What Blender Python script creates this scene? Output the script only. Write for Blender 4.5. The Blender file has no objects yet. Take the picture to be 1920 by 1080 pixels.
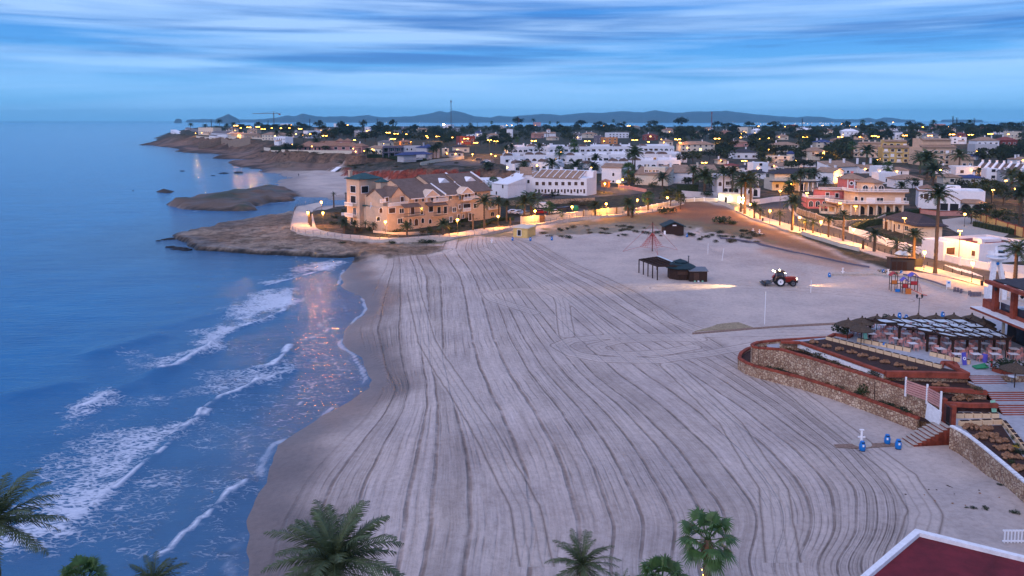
import bpy, math, random
HAZE_D = 5.5e-5
import numpy as np
from mathutils import Vector, Matrix
S = bpy.context.scene
COL = S.collection
R = math.radians
rng = random.Random(7)
# ------------------------------------------------------------------ camera
CH, FP, PITCH = 33.0, 1400.0, R(5.0)
YP = 225 + FP * math.tan(PITCH)
cam_d = bpy.data.cameras.new("camera")
cam = bpy.data.objects.new("camera", cam_d); COL.objects.link(cam)
cam.location = (0, 0, CH); cam.rotation_euler = (R(90) - PITCH, 0, 0)
cam_d.sensor_width = 36; cam_d.lens = FP / 1920 * 36
cam_d.shift_y = -(540 - YP) / 1920
cam_d.clip_start = 0.5; cam_d.clip_end = 60000
S.camera = cam
# ------------------------------------------------------------------ colour management / sampling
S.view_settings.view_transform = 'Standard'; S.view_settings.look = 'None'
S.view_settings.exposure = 0.45; S.view_settings.gamma = 1
try:
    S.cycles.use_denoising = True
    S.cycles.max_bounces = 5; S.cycles.diffuse_bounces = 2; S.cycles.glossy_bounces = 3
    S.cycles.transmission_bounces = 3; S.cycles.transparent_max_bounces = 8; S.cycles.volume_bounces = 0
    S.cycles.sample_clamp_indirect = 4; S.cycles.caustics_reflective = False; S.cycles.caustics_refractive = False
except Exception: pass
# ------------------------------------------------------------------ world
W = bpy.data.worlds.new("World"); S.world = W; W.use_nodes = True
nt = W.node_tree; nt.nodes.clear()
def N(t, **k):
    n = nt.nodes.new(t)
    for a, b in k.items():
        if a.startswith('i_'):
            n.inputs[a[2:].replace('_', ' ')].default_value = b
        else: setattr(n, a, b)
    return n
def L(a, b): nt.links.new(a, b)
def MIX(fac, a, b, mode='MIX', tree=None):
    n = nt.nodes.new('ShaderNodeMix'); n.data_type = 'RGBA'; n.blend_type = mode
    for s, v in ((0, fac), (6, a), (7, b)):
        if hasattr(v, 'is_linked') or hasattr(v, 'links'): L(v, n.inputs[s])
        else: n.inputs[s].default_value = v if s == 0 else (*v, 1)
    return n.outputs[2]
def MATH(op, a, b=None, c=None, clamp=False):
    n = nt.nodes.new('ShaderNodeMath'); n.operation = op; n.use_clamp = clamp
    for s, v in ((0, a), (1, b), (2, c)):
        if v is None: continue
        if hasattr(v, 'links'): L(v, n.inputs[s])
        else: n.inputs[s].default_value = v
    return n.outputs[0]
def RAMP(fac, stops, interp='LINEAR'):
    n = nt.nodes.new('ShaderNodeValToRGB'); n.color_ramp.interpolation = interp
    e = n.color_ramp.elements
    while len(e) > 1: e.remove(e[-1])
    e[0].position = stops[0][0]; c = stops[0][1]; e[0].color = (*c, 1) if len(c) == 3 else c
    for p, c in stops[1:]:
        x = e.new(p); x.color = (*c, 1)
    L(fac, n.inputs[0]); return n.outputs[0]
SUN_EL, SUN_AZ = R(24), R(250)
sky = N('ShaderNodeTexSky', sky_type='NISHITA', sun_disc=False)
sky.sun_elevation = SUN_EL; sky.sun_rotation = SUN_AZ
sky.ozone_density = 6.0; sky.air_density = 1.4; sky.dust_density = 0.4
tc = N('ShaderNodeTexCoord')
sep = N('ShaderNodeSeparateXYZ'); L(tc.outputs['Generated'], sep.inputs[0])
z = sep.outputs[2]
# clear part: the Nishita sky, deepened towards dusk blue
base = MIX(1.0, sky.outputs[0], RAMP(z, [(0, (.62, 1.12, 1.35)), (.08, (.50, 1.0, 1.45)), (.18, (.38, .80, 1.5)), (1, (.45, .75, 1.3))]), 'MULTIPLY')
base = MIX(0.80, base, MIX(1.0, RAMP(z, [(0, (.17, .45, .90)), (.04, (.14, .42, .88)), (.09, (.075, .29, .74)), (.16, (.045, .20, .60)), (.4, (.10, .26, .6)), (1, (.16, .28, .55))]), (9.2, 9.2, 9.2), 'MULTIPLY'))
cmb = N('ShaderNodeCombineXYZ')
L(MATH('MULTIPLY', sep.outputs[0], 1.3), cmb.inputs[0]); L(MATH('MULTIPLY', sep.outputs[1], 1.3), cmb.inputs[1]); L(MATH('MULTIPLY', z, 24.0), cmb.inputs[2])
n1 = N('ShaderNodeTexNoise', i_Scale=1.15, i_Detail=7.0, i_Roughness=.52, i_Distortion=.35); L(cmb.outputs[0], n1.inputs['Vector'])
cmb2 = N('ShaderNodeCombineXYZ')
L(MATH('ADD', MATH('MULTIPLY', sep.outputs[0], 1.9), 7.3), cmb2.inputs[0]); L(MATH('MULTIPLY', sep.outputs[1], 1.9), cmb2.inputs[1]); L(MATH('MULTIPLY', z, 46.0), cmb2.inputs[2])
n2 = N('ShaderNodeTexNoise', i_Scale=1.2, i_Detail=8.0, i_Roughness=.6, i_Distortion=.25); L(cmb2.outputs[0], n2.inputs['Vector'])
# pale cloud sheets
cl = RAMP(n1.outputs[0], [(.45, (0, 0, 0)), (.62, (1, 1, 1))])
cover = RAMP(z, [(0, (.15, .15, .15)), (.035, (.45, .45, .45)), (.08, (.85, .85, .85)), (.3, (.8, .8, .8)), (1, (.8, .8, .8))])
f1 = MATH('MULTIPLY', cl, cover)
f1 = MATH('MULTIPLY', f1, MATH('MULTIPLY_ADD', n2.outputs[0], 1.4, .25), clamp=True)
pale = MIX(1.0, RAMP(z, [(0, (.36, .62, 1.0)), (.12, (.39, .60, .92)), (.35, (.36, .46, .88)), (.6, (.95, .97, 1.45)), (1, (1.25, 1.22, 1.8))]), (9.6, 9.6, 9.6), 'MULTIPLY')
c1 = MIX(f1, base, pale)
# darker streaks of cloud higher up
dk = RAMP(n2.outputs[0], [(.44, (0, 0, 0)), (.60, (1, 1, 1))])
dkc = RAMP(z, [(0, (0, 0, 0)), (.05, (.25, .25, .25)), (.09, (.85, .85, .85)), (.16, (.95, .95, .95)), (.3, (.4, .4, .4)), (1, (.3, .3, .3))])
dk = MATH('MULTIPLY', MATH('MULTIPLY', dk, dkc), RAMP(n1.outputs[0], [(.40, (1, 1, 1)), (.62, (.2, .2, .2))]), clamp=True)
c2 = MIX(dk, c1, MIX(1.0, (.06, .165, .47), (9, 9, 9), 'MULTIPLY'))
bg = N('ShaderNodeBackground', i_Strength=.1); L(c2, bg.inputs[0])
wo = N('ShaderNodeOutputWorld'); L(bg.outputs[0], wo.inputs[0])
# ------------------------------------------------------------------ sun (after sunset: a wide soft glow of the western sky)
sd = bpy.data.lights.new("sun", 'SUN'); sd.energy = 1.2; sd.angle = R(40); sd.color = (1, .80, .84)
so = bpy.data.objects.new("sun", sd); COL.objects.link(so)
so.rotation_euler = (R(90) - SUN_EL, 0, R(180) - SUN_AZ + R(180))
so.rotation_euler = (R(60), 0, R(-35))

# ------------------------------------------------------------------ picture <-> place
_F = np.array([0, math.cos(PITCH), -math.sin(PITCH)]); _U = np.array([0, math.sin(PITCH), math.cos(PITCH)])
def ray(px, py):
    return _F + (px - 960) / FP * np.array([1, 0, 0]) - (py - YP) / FP * _U
def G(px, py, z=0.0):
    d = ray(px, py); t = (z - CH) / d[2]
    return np.array([d[0] * t, d[1] * t, z])
def G2(pts, z=0.0): return np.array([G(a, b, z)[:2] for a, b in pts])
def PX(p):
    v = np.array(p, float) - np.array([0, 0, CH]); f = v @ _F
    return 960 + v[0] / f * FP, YP - (v @ _U) / f * FP
# ------------------------------------------------------------------ tagging
def tag(o, label=None, cat=None, group=None, kind=None):
    if label: o['label'] = label
    if cat: o['category'] = cat
    if group: o['group'] = group
    if kind: o['kind'] = kind
    return o
def empty(name, loc=(0, 0, 0), rz=0, parent=None):
    o = bpy.data.objects.new(name, None); COL.objects.link(o); o.location = loc; o.rotation_euler = (0, 0, rz)
    o.empty_display_size = .2
    if parent: o.parent = parent
    return o
def kids(o): return KIDS.get(o.name, [])
KIDS = {}
def setpar(c, p):
    c.parent = p; KIDS.setdefault(p.name, []).append(c)
def copy_tree(o, parent=None):
    c = o.copy(); COL.objects.link(c)
    if parent is not None: setpar(c, parent)
    for ch in list(kids(o)): copy_tree(ch, c)
    return c
# ------------------------------------------------------------------ mesh builder
class MB:
    def __init__(s): s.v = []; s.f = []; s.M = Matrix.Identity(4)
    def at(s, x=0, y=0, z=0, rz=0): s.M = Matrix.Translation((x, y, z)) @ Matrix.Rotation(rz, 4, 'Z'); return s
    def add(s, vs, fs):
        b = len(s.v); s.v += [tuple(s.M @ Vector(v)) for v in vs]; s.f += [tuple(b + i for i in f) for f in fs]; return s
    def box(s, x0, x1, y0, y1, z0, z1):
        return s.add([(x0, y0, z0), (x1, y0, z0), (x1, y1, z0), (x0, y1, z0), (x0, y0, z1), (x1, y0, z1), (x1, y1, z1), (x0, y1, z1)],
                     [(3, 2, 1, 0), (4, 5, 6, 7), (0, 1, 5, 4), (1, 2, 6, 5), (2, 3, 7, 6), (3, 0, 4, 7)])
    def bar(s, a, b, w, h=None):
        a = Vector(a); b = Vector(b); h = h or w; d = (b - a).normalized()
        sx = d.cross(Vector((0, 0, 1)))
        sx = Vector((1, 0, 0)) if sx.length < 1e-4 else sx.normalized()
        sy = sx.cross(d)
        vs = [p + sx * i * w / 2 + sy * j * h / 2 for p in (a, b) for i, j in ((-1, -1), (1, -1), (1, 1), (-1, 1))]
        return s.add(vs, [(0, 1, 2, 3), (7, 6, 5, 4), (0, 4, 5, 1), (1, 5, 6, 2), (2, 6, 7, 3), (3, 7, 4, 0)])
    def tube(s, pts, rs, n=8, cap=True):
        pts = [Vector(p) for p in pts]
        if not hasattr(rs, '__len__'): rs = [rs] * len(pts)
        vs = []; fs = []
        for i, p in enumerate(pts):
            d = (pts[min(i + 1, len(pts) - 1)] - pts[max(i - 1, 0)]).normalized()
            u = d.cross(Vector((0, 1, 0)) if abs(d.y) < .9 else Vector((1, 0, 0))).normalized(); w = d.cross(u)
            for k in range(n):
                a = 2 * math.pi * k / n; vs.append(p + (u * math.cos(a) + w * math.sin(a)) * rs[i])
        for i in range(len(pts) - 1):
            for k in range(n):
                fs.append((i * n + k, i * n + (k + 1) % n, (i + 1) * n + (k + 1) % n, (i + 1) * n + k))
        if cap: fs.append(tuple(range(n))[::-1]); fs.append(tuple((len(pts) - 1) * n + k for k in range(n)))
        return s.add(vs, fs)
    def lathe(s, prof, n=16, a0=0, a1=2 * math.pi):
        full = abs(a1 - a0 - 2 * math.pi) < 1e-6; m = n if full else n + 1; vs = []; fs = []
        for r, z in prof:
            for k in range(m):
                a = a0 + (a1 - a0) * k / n; vs.append((r * math.cos(a), r * math.sin(a), z))
        for i in range(len(prof) - 1):
            for k in range(n):
                k2 = (k + 1) % m if full else k + 1
                fs.append((i * m + k, i * m + k2, (i + 1) * m + k2, (i + 1) * m + k))
        return s.add(vs, fs)
    def prism(s, poly, z0, z1):
        n = len(poly); a = sum(poly[i][0] * poly[(i + 1) % n][1] - poly[(i + 1) % n][0] * poly[i][1] for i in range(n))
        if a < 0: poly = poly[::-1]
        vs = [(x, y, z0) for x, y in poly] + [(x, y, z1) for x, y in poly]
        return s.add(vs, [tuple(range(n))[::-1], tuple(range(n, 2 * n))] + [(i, (i + 1) % n, n + (i + 1) % n, n + i) for i in range(n)])
    def xprism(s, prof, x0, x1):   # profile in (y, z) swept along x
        n = len(prof); vs = [(x0, y, z) for y, z in prof] + [(x1, y, z) for y, z in prof]
        return s.add(vs, [tuple(range(n))[::-1], tuple(range(n, 2 * n))] + [(i, (i + 1) % n, n + (i + 1) % n, n + i) for i in range(n)])
    def yprism(s, prof, y0, y1):   # profile in (x, z) swept along y
        n = len(prof); vs = [(x, y0, z) for x, z in prof] + [(x, y1, z) for x, z in prof]
        return s.add(vs, [tuple(range(n)), tuple(range(n, 2 * n))[::-1]] + [(n + i, n + (i + 1) % n, (i + 1) % n, i) for i in range(n)])
    def slab(s, quad, t):          # a thick sheet below 3 or 4 corners
        n = len(quad); vs = [tuple(q) for q in quad] + [(q[0], q[1], q[2] - t) for q in quad]
        return s.add(vs, [tuple(range(n)), tuple(range(n, 2 * n))[::-1]] + [(i, n + i, n + (i + 1) % n, (i + 1) % n) for i in range(n)])
    def build(s, name, mt, parent=None, smooth=False):
        me = bpy.data.meshes.new(name); me.from_pydata(s.v, [], s.f); me.update()
        me.materials.append(mt)
        if smooth: me.polygons.foreach_set('use_smooth', [True] * len(me.polygons))
        o = bpy.data.objects.new(name, me); COL.objects.link(o)
        if parent is not None: setpar(o, parent)
        return o
def inst(name, me, parent=None, loc=(0, 0, 0), rz=0, sc=None):
    o = bpy.data.objects.new(name, me); COL.objects.link(o); o.location = loc; o.rotation_euler = (0, 0, rz)
    if sc: o.scale = sc if hasattr(sc, '__len__') else (sc,) * 3
    if parent is not None: setpar(o, parent)
    return o
# ------------------------------------------------------------------ materials
MATS = {}
def newmat(name):
    global nt
    m = bpy.data.materials.new(name); m.use_nodes = True; nt = m.node_tree
    return m, nt.nodes['Principled BSDF']
def mat(name, c, rough=.8, var=.18, scale=3.0, bump=0.0, bscale=20.0, metal=0, emit=0, ecol=None, rnd=0.0, spec=.3):
    if name in MATS: return MATS[name]
    m, b = newmat(name)
    b.inputs['Roughness'].default_value = rough; b.inputs['Metallic'].default_value = metal
    b.inputs['Specular IOR Level'].default_value = spec
    tcn = N('ShaderNodeTexCoord')
    no = N('ShaderNodeTexNoise', i_Scale=scale, i_Detail=5.0, i_Roughness=.65); L(tcn.outputs['Object'], no.inputs['Vector'])
    d = tuple(max(0, x * (1 - var * 1.6)) for x in c); e = tuple(min(1, x * (1 + var)) for x in c)
    col = RAMP(no.outputs[0], [(.3, d), (.7, e)])
    if rnd:
        oi = N('ShaderNodeObjectInfo')
        col = MIX(1.0, col, RAMP(oi.outputs['Random'], [(0, (1 - rnd, 1 - rnd, 1 - rnd * .8)), (.5, (1, 1, 1)), (1, (1 + rnd, 1 + rnd * .6, 1 - rnd * .3))]), 'MULTIPLY')
    L(col, b.inputs['Base Color'])
    if bump:
        n3 = N('ShaderNodeTexNoise', i_Scale=bscale, i_Detail=4.0); L(tcn.outputs['Object'], n3.inputs['Vector'])
        bp = N('ShaderNodeBump', i_Strength=bump, i_Distance=.05); L(n3.outputs[0], bp.inputs['Height']); L(bp.outputs[0], b.inputs['Normal'])
    if emit:
        b.inputs['Emission Color'].default_value = (*(ecol or c), 1); b.inputs['Emission Strength'].default_value = emit
        try: m.cycles.emission_sampling = 'NONE'
        except Exception: pass
    MATS[name] = m; return m
def tiles(name, c, scale=3.2, dark=.55):
    """curved roof tiles: rows of ribs down the slope, weathered"""
    if name in MATS: return MATS[name]
    m, b = newmat(name); b.inputs['Roughness'].default_value = .85
    tcn = N('ShaderNodeTexCoord')
    w = N('ShaderNodeTexWave', i_Scale=scale, i_Distortion=.6, i_Detail=2.0); w.bands_direction = 'DIAGONAL'; L(tcn.outputs['Object'], w.inputs['Vector'])
    no = N('ShaderNodeTexNoise', i_Scale=.7, i_Detail=8.0, i_Roughness=.75); L(tcn.outputs['Object'], no.inputs['Vector'])
    col = RAMP(no.outputs[0], [(.3, tuple(x * .6 for x in c)), (.5, c), (.72, tuple(min(1, x * 1.35) for x in c))])
    col = MIX(.45, col, RAMP(w.outputs[0], [(0, (dark,) * 3), (.6, (1, 1, 1))]), 'MULTIPLY')
    L(col, b.inputs['Base Color'])
    bp = N('ShaderNodeBump', i_Strength=.5, i_Distance=.05); L(w.outputs[0], bp.inputs['Height']); L(bp.outputs[0], b.inputs['Normal'])
    MATS[name] = m; return m
# ================================================================== TERRAIN
def inpoly(P, poly):
    x, y = P[:, 0], P[:, 1]; r = np.zeros(len(P), bool); n = len(poly)
    for i in range(n):
        x0, y0 = poly[i]; x1, y1 = poly[(i + 1) % n]
        c = ((y0 > y) != (y1 > y)); c &= x < (x1 - x0) * (y - y0) / (y1 - y0 + 1e-12) + x0; r ^= c
    return r
def dline(P, pl, closed=False):
    d = np.full(len(P), 1e9); n = len(pl)
    for i in range(n if closed else n - 1):
        a = pl[i]; b = pl[(i + 1) % n]; ab = b - a
        t = np.clip(((P - a) @ ab) / (ab @ ab + 1e-9), 0, 1)
        q = P - a - t[:, None] * ab; d = np.minimum(d, np.hypot(q[:, 0], q[:, 1]))
    return d
def sdist(P, poly, m=60.0):        # positive inside, only worked out near the outline
    lo = poly.min(0) - m; hi = poly.max(0) + m
    near = (P[:, 0] > lo[0]) & (P[:, 0] < hi[0]) & (P[:, 1] > lo[1]) & (P[:, 1] < hi[1])
    out = np.full(len(P), -m)
    if near.any():
        q = P[near]; d = dline(q, poly, True); out[near] = np.where(inpoly(q, poly), d, -d)
    return out
def sstep(x, a, b):
    t = np.clip((x - a) / (b - a), 0, 1); return t * t * (3 - 2 * t)
_h = np.random.RandomState(3).rand(64, 64)
def vnoise(x, y, s, o=0):
    x = x / s + o * 7.3; y = y / s + o * 3.1; xi = np.floor(x).astype(int); yi = np.floor(y).astype(int); fx = x - xi; fy = y - yi
    fx = fx * fx * (3 - 2 * fx); fy = fy * fy * (3 - 2 * fy)
    g = lambda i, j: _h[(xi + i) % 64, (yi + j) % 64]
    return (g(0, 0) * (1 - fx) + g(1, 0) * fx) * (1 - fy) + (g(0, 1) * (1 - fx) + g(1, 1) * fx) * fy - .5
def fbm(x, y, s, n=4):
    return sum(vnoise(x, y, s / 2.03 ** k, k) / 1.8 ** k for k in range(n))
COAST = [(430, 1150), (455, 1080), (452, 1040), (470, 1000), (468, 975), (478, 940), (500, 905), (500, 880), (515, 850), (520, 835), (555, 812), (590, 790), (625, 768), (655, 752), (672, 738), (690, 728), (698, 712),
         (690, 692), (668, 668), (655, 655), (645, 640), (648, 622), (665, 602), (685, 590), (692, 578), (685, 562), (660, 548), (640, 535), (643, 515), (655, 500), (668, 488), (660, 483),
         (600, 482), (540, 477), (500, 479), (440, 474), (400, 470), (372, 469), (345, 458), (327, 447), (333, 442), (355, 436), (400, 427), (440, 418), (475, 410), (520, 404), (545, 400), (553, 392), (575, 390), (640, 386), (720, 384),
         (720, 373), (665, 373), (620, 374), (590, 372), (560, 368), (540, 362), (522, 356), (516, 349), (528, 341), (534, 333), (520, 327), (490, 323), (480, 321), (500, 320), (470, 316), (440, 311), (428, 304), (450, 302), (462, 299), (440, 298), (405, 297), (400, 294), (430, 292), (400, 289), (355, 287), (330, 284), (345, 281), (320, 277), (290, 274), (270, 271.5), (280, 269),
         (300, 263), (318, 254), (345, 247), (385, 242)]
coast = G2(COAST)
coast = np.vstack([coast, [[-700, 2300], [-300, 2500], [300, 2350], [900, 2500], [1700, 2600], [2600, 3500], [9500, 9800], [9500, -200], [-70, -200], [-48, 20], [-36, 40], [-24, 47]]])
ISLE = [(317, 384), (330, 378), (352, 374), (385, 369), (420, 364), (450, 360), (480, 357), (505, 355), (530, 356), (548, 362), (560, 371), (553, 377), (535, 381), (515, 379), (490, 385), (470, 388), (476, 394), (455, 396), (410, 396), (385, 397), (350, 392), (340, 388)]
isle = G2(ISLE)
rock2 = G2([(290, 359.5), (300, 357), (312, 357.5), (327, 359), (325, 362), (300, 362)])
rock3 = G2([(243, 356.5), (250, 356), (252, 358), (244, 358)])
CLIFFFOOT = [(1000, 352), (860, 352), (772, 345), (640, 337), (634, 328), (634, 318), (600, 316), (560, 315), (520, 314), (490, 307), (478, 300), (462, 292), (440, 287), (405, 282), (360, 277), (320, 273), (296, 269), (290, 264)]
low2 = np.vstack([G2(CLIFFFOOT), G2([(240, 262), (240, 300), (400, 345), (500, 400), (640, 395), (1000, 380)])])
CP = [(600, 1080, 1.1), (1000, 1080, 1.5), (1500, 1080, 1.8), (1900, 1080, 2.2), (1000, 700, 1.2), (1300, 800, 1.5), (1800, 860, 1.6), (1900, 950, 2.2), (1000, 500, 1.3), (1200, 600, 1.3), (1500, 560, 1.3), (1700, 560, 1.4), (1900, 600, 1.6), (800, 480, 1.0), (1200, 480, 1.4), (1400, 500, 1.3),
      (600, 420, 2.6), (560, 440, 2.2), (700, 400, 2.8), (700, 445, 2.4), (850, 440, 2.6), (800, 390, 3.0), (950, 420, 2.6), (950, 390, 3.2), (500, 450, 1.7), (450, 455, 1.6), (650, 460, 1.5), (720, 458, 1.4), (800, 455, 1.6), (950, 435, 2.0), (1060, 437, 1.9),
      (1100, 400, 3.4), (1200, 395, 3.4), (1280, 380, 3.6), (1350, 392, 3.4), (1100, 420, 2.2), (1200, 430, 2.6), (1300, 420, 2.7), (1400, 440, 2.2), (1300, 460, 1.5), (1450, 470, 1.8), (1550, 490, 2.0), (1640, 505, 1.9), (1500, 520, 1.3), (1620, 520, 1.5),
      (1450, 420, 2.8), (1550, 460, 2.6), (1650, 490, 2.4), (1760, 520, 2.2), (1900, 550, 2.1), (1450, 390, 3.3), (1600, 410, 3.4), (1750, 420, 3.4), (1900, 450, 3.0), (1900, 490, 2.6), (1600, 370, 4.0), (1900, 380, 4.4), (1450, 350, 4.5), (1300, 350, 5.0),
      (1000, 370, 5.0), (1100, 370, 5.0), (900, 372, 4.6), (880, 350, 6.2), (1000, 345, 6.2), (1000, 320, 7.5), (1250, 320, 7.5), (1250, 345, 5.5), (1200, 300, 9.0), (1000, 300, 9.0), (900, 320, 8.8), (860, 312, 9.2), (800, 305, 9.2), (760, 312, 8.8), (700, 315, 8.8), (640, 312, 8.6), (780, 330, 8.5), (850, 335, 7.5),
      (700, 300, 9.6), (720, 285, 10.5), (620, 293, 10.5), (560, 288, 10.8), (510, 290, 10.5), (900, 290, 10), (560, 270, 12), (500, 272, 12), (470, 268, 12.5), (430, 265, 13.5), (380, 262, 13.5), (340, 257, 13.5), (312, 256, 12.5), (460, 250, 14), (400, 250, 14), (600, 250, 13.5), (800, 260, 12), (900, 250, 12.5), (700, 240, 14), (500, 243, 14),
      (1000, 270, 10.5), (1200, 270, 10.5), (1400, 320, 7), (1400, 290, 9), (1400, 265, 11), (1600, 330, 6), (1600, 300, 7.5), (1600, 270, 10.5), (1900, 330, 6.5), (1900, 300, 8.5), (1900, 270, 11), (1750, 350, 5.2), (1750, 300, 8),
      (1000, 245, 13), (1300, 245, 13), (1600, 245, 14), (1900, 250, 14.5), (1300, 239.5, 14), (1600, 240, 15), (1900, 241, 17), (1000, 239, 12), (700, 237.5, 13), (2300, 400, 4), (2300, 300, 9), (2300, 600, 2.5), (2300, 900, 3)]
_cp = np.array([G(a, b, c) for a, b, c in CP])
_cq = np.stack([_cp[:, 0] / _cp[:, 1], np.log(_cp[:, 1])], 1)
def plateau(P):
    q = np.stack([P[:, 0] / np.maximum(P[:, 1], 20), np.log(np.maximum(P[:, 1], 20))], 1)
    out = np.zeros(len(P))
    for s in range(0, len(P), 40000):
        d2 = ((q[s:s + 40000, None, :] - _cq[None]) ** 2).sum(2) + 2e-4
        w = 1 / d2 ** 1.9; out[s:s + 40000] = (w * _cp[:, 2]).sum(1) / w.sum(1)
    return out
rockzone = G2([(300, 440), (400, 420), (548, 396), (552, 430), (560, 440), (620, 452), (700, 458), (790, 462), (830, 468), (800, 476), (740, 482), (400, 482), (300, 460)], 1)
def terrain(P):
    X, Y = P[:, 0], P[:, 1]
    wob = fbm(X, Y, 9, 3)
    near = (Y < 215) & (Y > -50)
    dc = sdist(P, coast, 90.0)
    rk = sstep(sdist(P, rockzone, 30.0), -1.5, 1.0)
    far = sstep(Y, 240, 300)
    rk = np.maximum(rk, far * .0)
    dcw = dc + wob * np.where(Y < 215, np.where(rk > .1, 3.0, .5), np.clip((Y - 215) / 40, 0, 1) * 9.0)
    pl = plateau(P)
    second = (sdist(P, low2, 90.0) + fbm(X, Y, 22, 4) * 12 * sstep(Y, 330, 380) + fbm(X, Y, 7, 3) * 3)
    beach2 = sstep(Y, 340, 390)
    lowz = np.where(Y > 250, np.minimum(1.4 + .8 * np.clip(fbm(X, Y, 12, 3) * 2, -.5, 1), 2.0), pl)
    lowz = np.where(Y > 500, 2.0 + fbm(X, Y, 25, 4) * 4.5, lowz)
    cw = 9 + (Y > 480) * 9
    rise = sstep(-second, 0, cw)
    h = np.where(Y > 250, lowz + (pl - lowz) * rise, pl)
    # steps of rock in the cliffs
    h += np.where((Y > 250) & (rise > .02) & (rise < .98), fbm(X, Y, 6, 3) * 1.8, 0)
    rocky_far = (Y > 470)
    prof_beach = np.where(dcw > 0, dcw * .11, dcw * .12)
    prof_rock = np.where(dcw > 0, np.minimum(dcw * 1.6, 1.0 + dcw * .05), dcw * .8) + fbm(X, Y, 5, 4) * .7 * sstep(dcw, -1, 1)
    prof_far = np.where(dcw > 0, dcw * .35, dcw * .25) + fbm(X, Y, 14, 4) * 1.5 * sstep(dcw, -2, 6)
    prof = np.where(rocky_far, prof_far, prof_beach) * (1 - rk) + prof_rock * rk
    h = np.minimum(h, np.where(dc < 85, prof, 1e3))
    h = np.where(rk > .02, h + rk * fbm(X, Y, 6, 4) * .35 * sstep(dc, 0, 4), h)
    # dunes
    dn = sstep(sdist(P, DUNE, 30.0), -1, 5)
    h += dn * (np.abs(fbm(X, Y, 10, 4)) * 1.7)
    # island and rocks
    di = sdist(P, isle, 40.0) + fbm(X, Y, 10, 4) * 4
    hi = np.clip(di * .7, -3, 1.5) + np.clip(di - 2, 0, 30) * .13 + fbm(X, Y, 9, 5) * 2.2 * (di > 0)
    h = np.maximum(h, np.where(di > -8, hi, -5))
    d2 = sdist(P, rock2, 20.0); h = np.maximum(h, np.where(d2 > -4, np.clip(d2 * .6, -3, 1.4) + fbm(X, Y, 4, 3) * .9, -5))
    d3 = sdist(P, rock3, 20.0); h = np.maximum(h, np.where(d3 > -4, np.clip(d3 * .6, -3, 1), -5))
    return np.clip(h, -4, 60)
DUNE = G2([(1000, 445), (1060, 425), (1200, 420), (1290, 425), (1400, 438), (1440, 455), (1440, 470), (1330, 450), (1280, 452), (1200, 450), (1150, 455), (1060, 450), (1000, 450)], 1.5)
def axis(segs):
    out = [segs[0][0]]
    for a, b, st in segs:
        n = max(1, int(round((b - a) / st))); out += list(a + (b - a) * (np.arange(n) + 1) / n)
    return np.array(out)
ys = list(axis([(-60, 44, 4), (44, 215, .42)])); st = .42
while ys[-1] < 12000:
    st = min(st * 1.014, 900) if ys[-1] < 900 else st * 1.12; st = max(st, .45); ys.append(ys[-1] + st)
ys = np.array(ys)
xs = np.array(list(-np.cumsum([.9 * 1.05 ** k for k in range(115)])[::-1] - 75) + list(axis([(-75, 90, .42), (90, 190, .8)])) + list(190 + np.cumsum([1.0 * 1.04 ** k for k in range(150)])))
xs = xs[(xs > -4500)]
GX, GY = np.meshgrid(xs, ys); PP = np.stack([GX.ravel(), GY.ravel()], 1)
HZ = terrain(PP).reshape(GX.shape)
def gz(x, y):
    i = min(max(np.searchsorted(xs, x) - 1, 0), len(xs) - 2); j = min(max(np.searchsorted(ys, y) - 1, 0), len(ys) - 2)
    a = (x - xs[i]) / (xs[i + 1] - xs[i]); b = (y - ys[j]) / (ys[j + 1] - ys[j])
    a = min(max(a, 0), 1); b = min(max(b, 0), 1)
    return float((HZ[j, i] * (1 - a) + HZ[j, i + 1] * a) * (1 - b) + (HZ[j + 1, i] * (1 - a) + HZ[j + 1, i + 1] * a) * b)
_t = 30 * 1.0018 ** np.arange(2900)
def hit(px, py, dz=0.0):
    """where the line of sight through a pixel first meets the ground (raised by dz)"""
    d = ray(px, py); X = d[0] * _t; Y = d[1] * _t; Z = CH + d[2] * _t
    i = np.clip(np.searchsorted(xs, X) - 1, 0, len(xs) - 2); j = np.clip(np.searchsorted(ys, Y) - 1, 0, len(ys) - 2)
    h = np.maximum(HZ[j, i], 0) + dz
    k = np.argmax(Z <= h)
    if Z[k] > h[k]: k = len(_t) - 1
    lo, hi = _t[max(k - 1, 0)], _t[k]
    for _ in range(12):
        t = (lo + hi) / 2; p = d * t
        if CH + p[2] <= max(gz(p[0], p[1]), 0) + dz: hi = t
        else: lo = t
    p = d * hi
    return Vector((p[0], p[1], max(gz(p[0], p[1]), 0) + dz))
# ---- colours of the ground, per vertex (real surface colours)
def lerp(c, k, m): return c * (1 - m[:, None]) + np.array(k)[None] * m[:, None]
hz = HZ.ravel(); X, Y = PP[:, 0], PP[:, 1]
n_a = fbm(X, Y, 14, 5); n_b = fbm(X, Y, 3.2, 4)
gy, gx = np.gradient(HZ, ys, xs); slope = np.hypot(gx, gy).ravel()
C = np.tile(np.array([.475, .405, .36]), (len(PP), 1))       # dry beach sand
C = lerp(C, (.37, .30, .26), sstep(n_a, -.1, .7) * .5)
dcst = sdist(PP, coast, 90.0)
wet = (1 - sstep(dcst + n_a * 6.0, 2.0, 8.5)) * (Y < 215)
wet2 = (1 - sstep(dcst + n_a * 6, 4, 16)) * (Y > 215) * (Y < 500)
C = lerp(C, (.165, .125, .105), np.clip(wet, 0, 1) * .95); C = lerp(C, (.19, .15, .13), np.clip(wet2, 0, 1) * .7)
town = sstep(Y, 300, 330) * (1 - sstep(sdist(PP, low2, 60.0) + 3, -3, 2))
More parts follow.
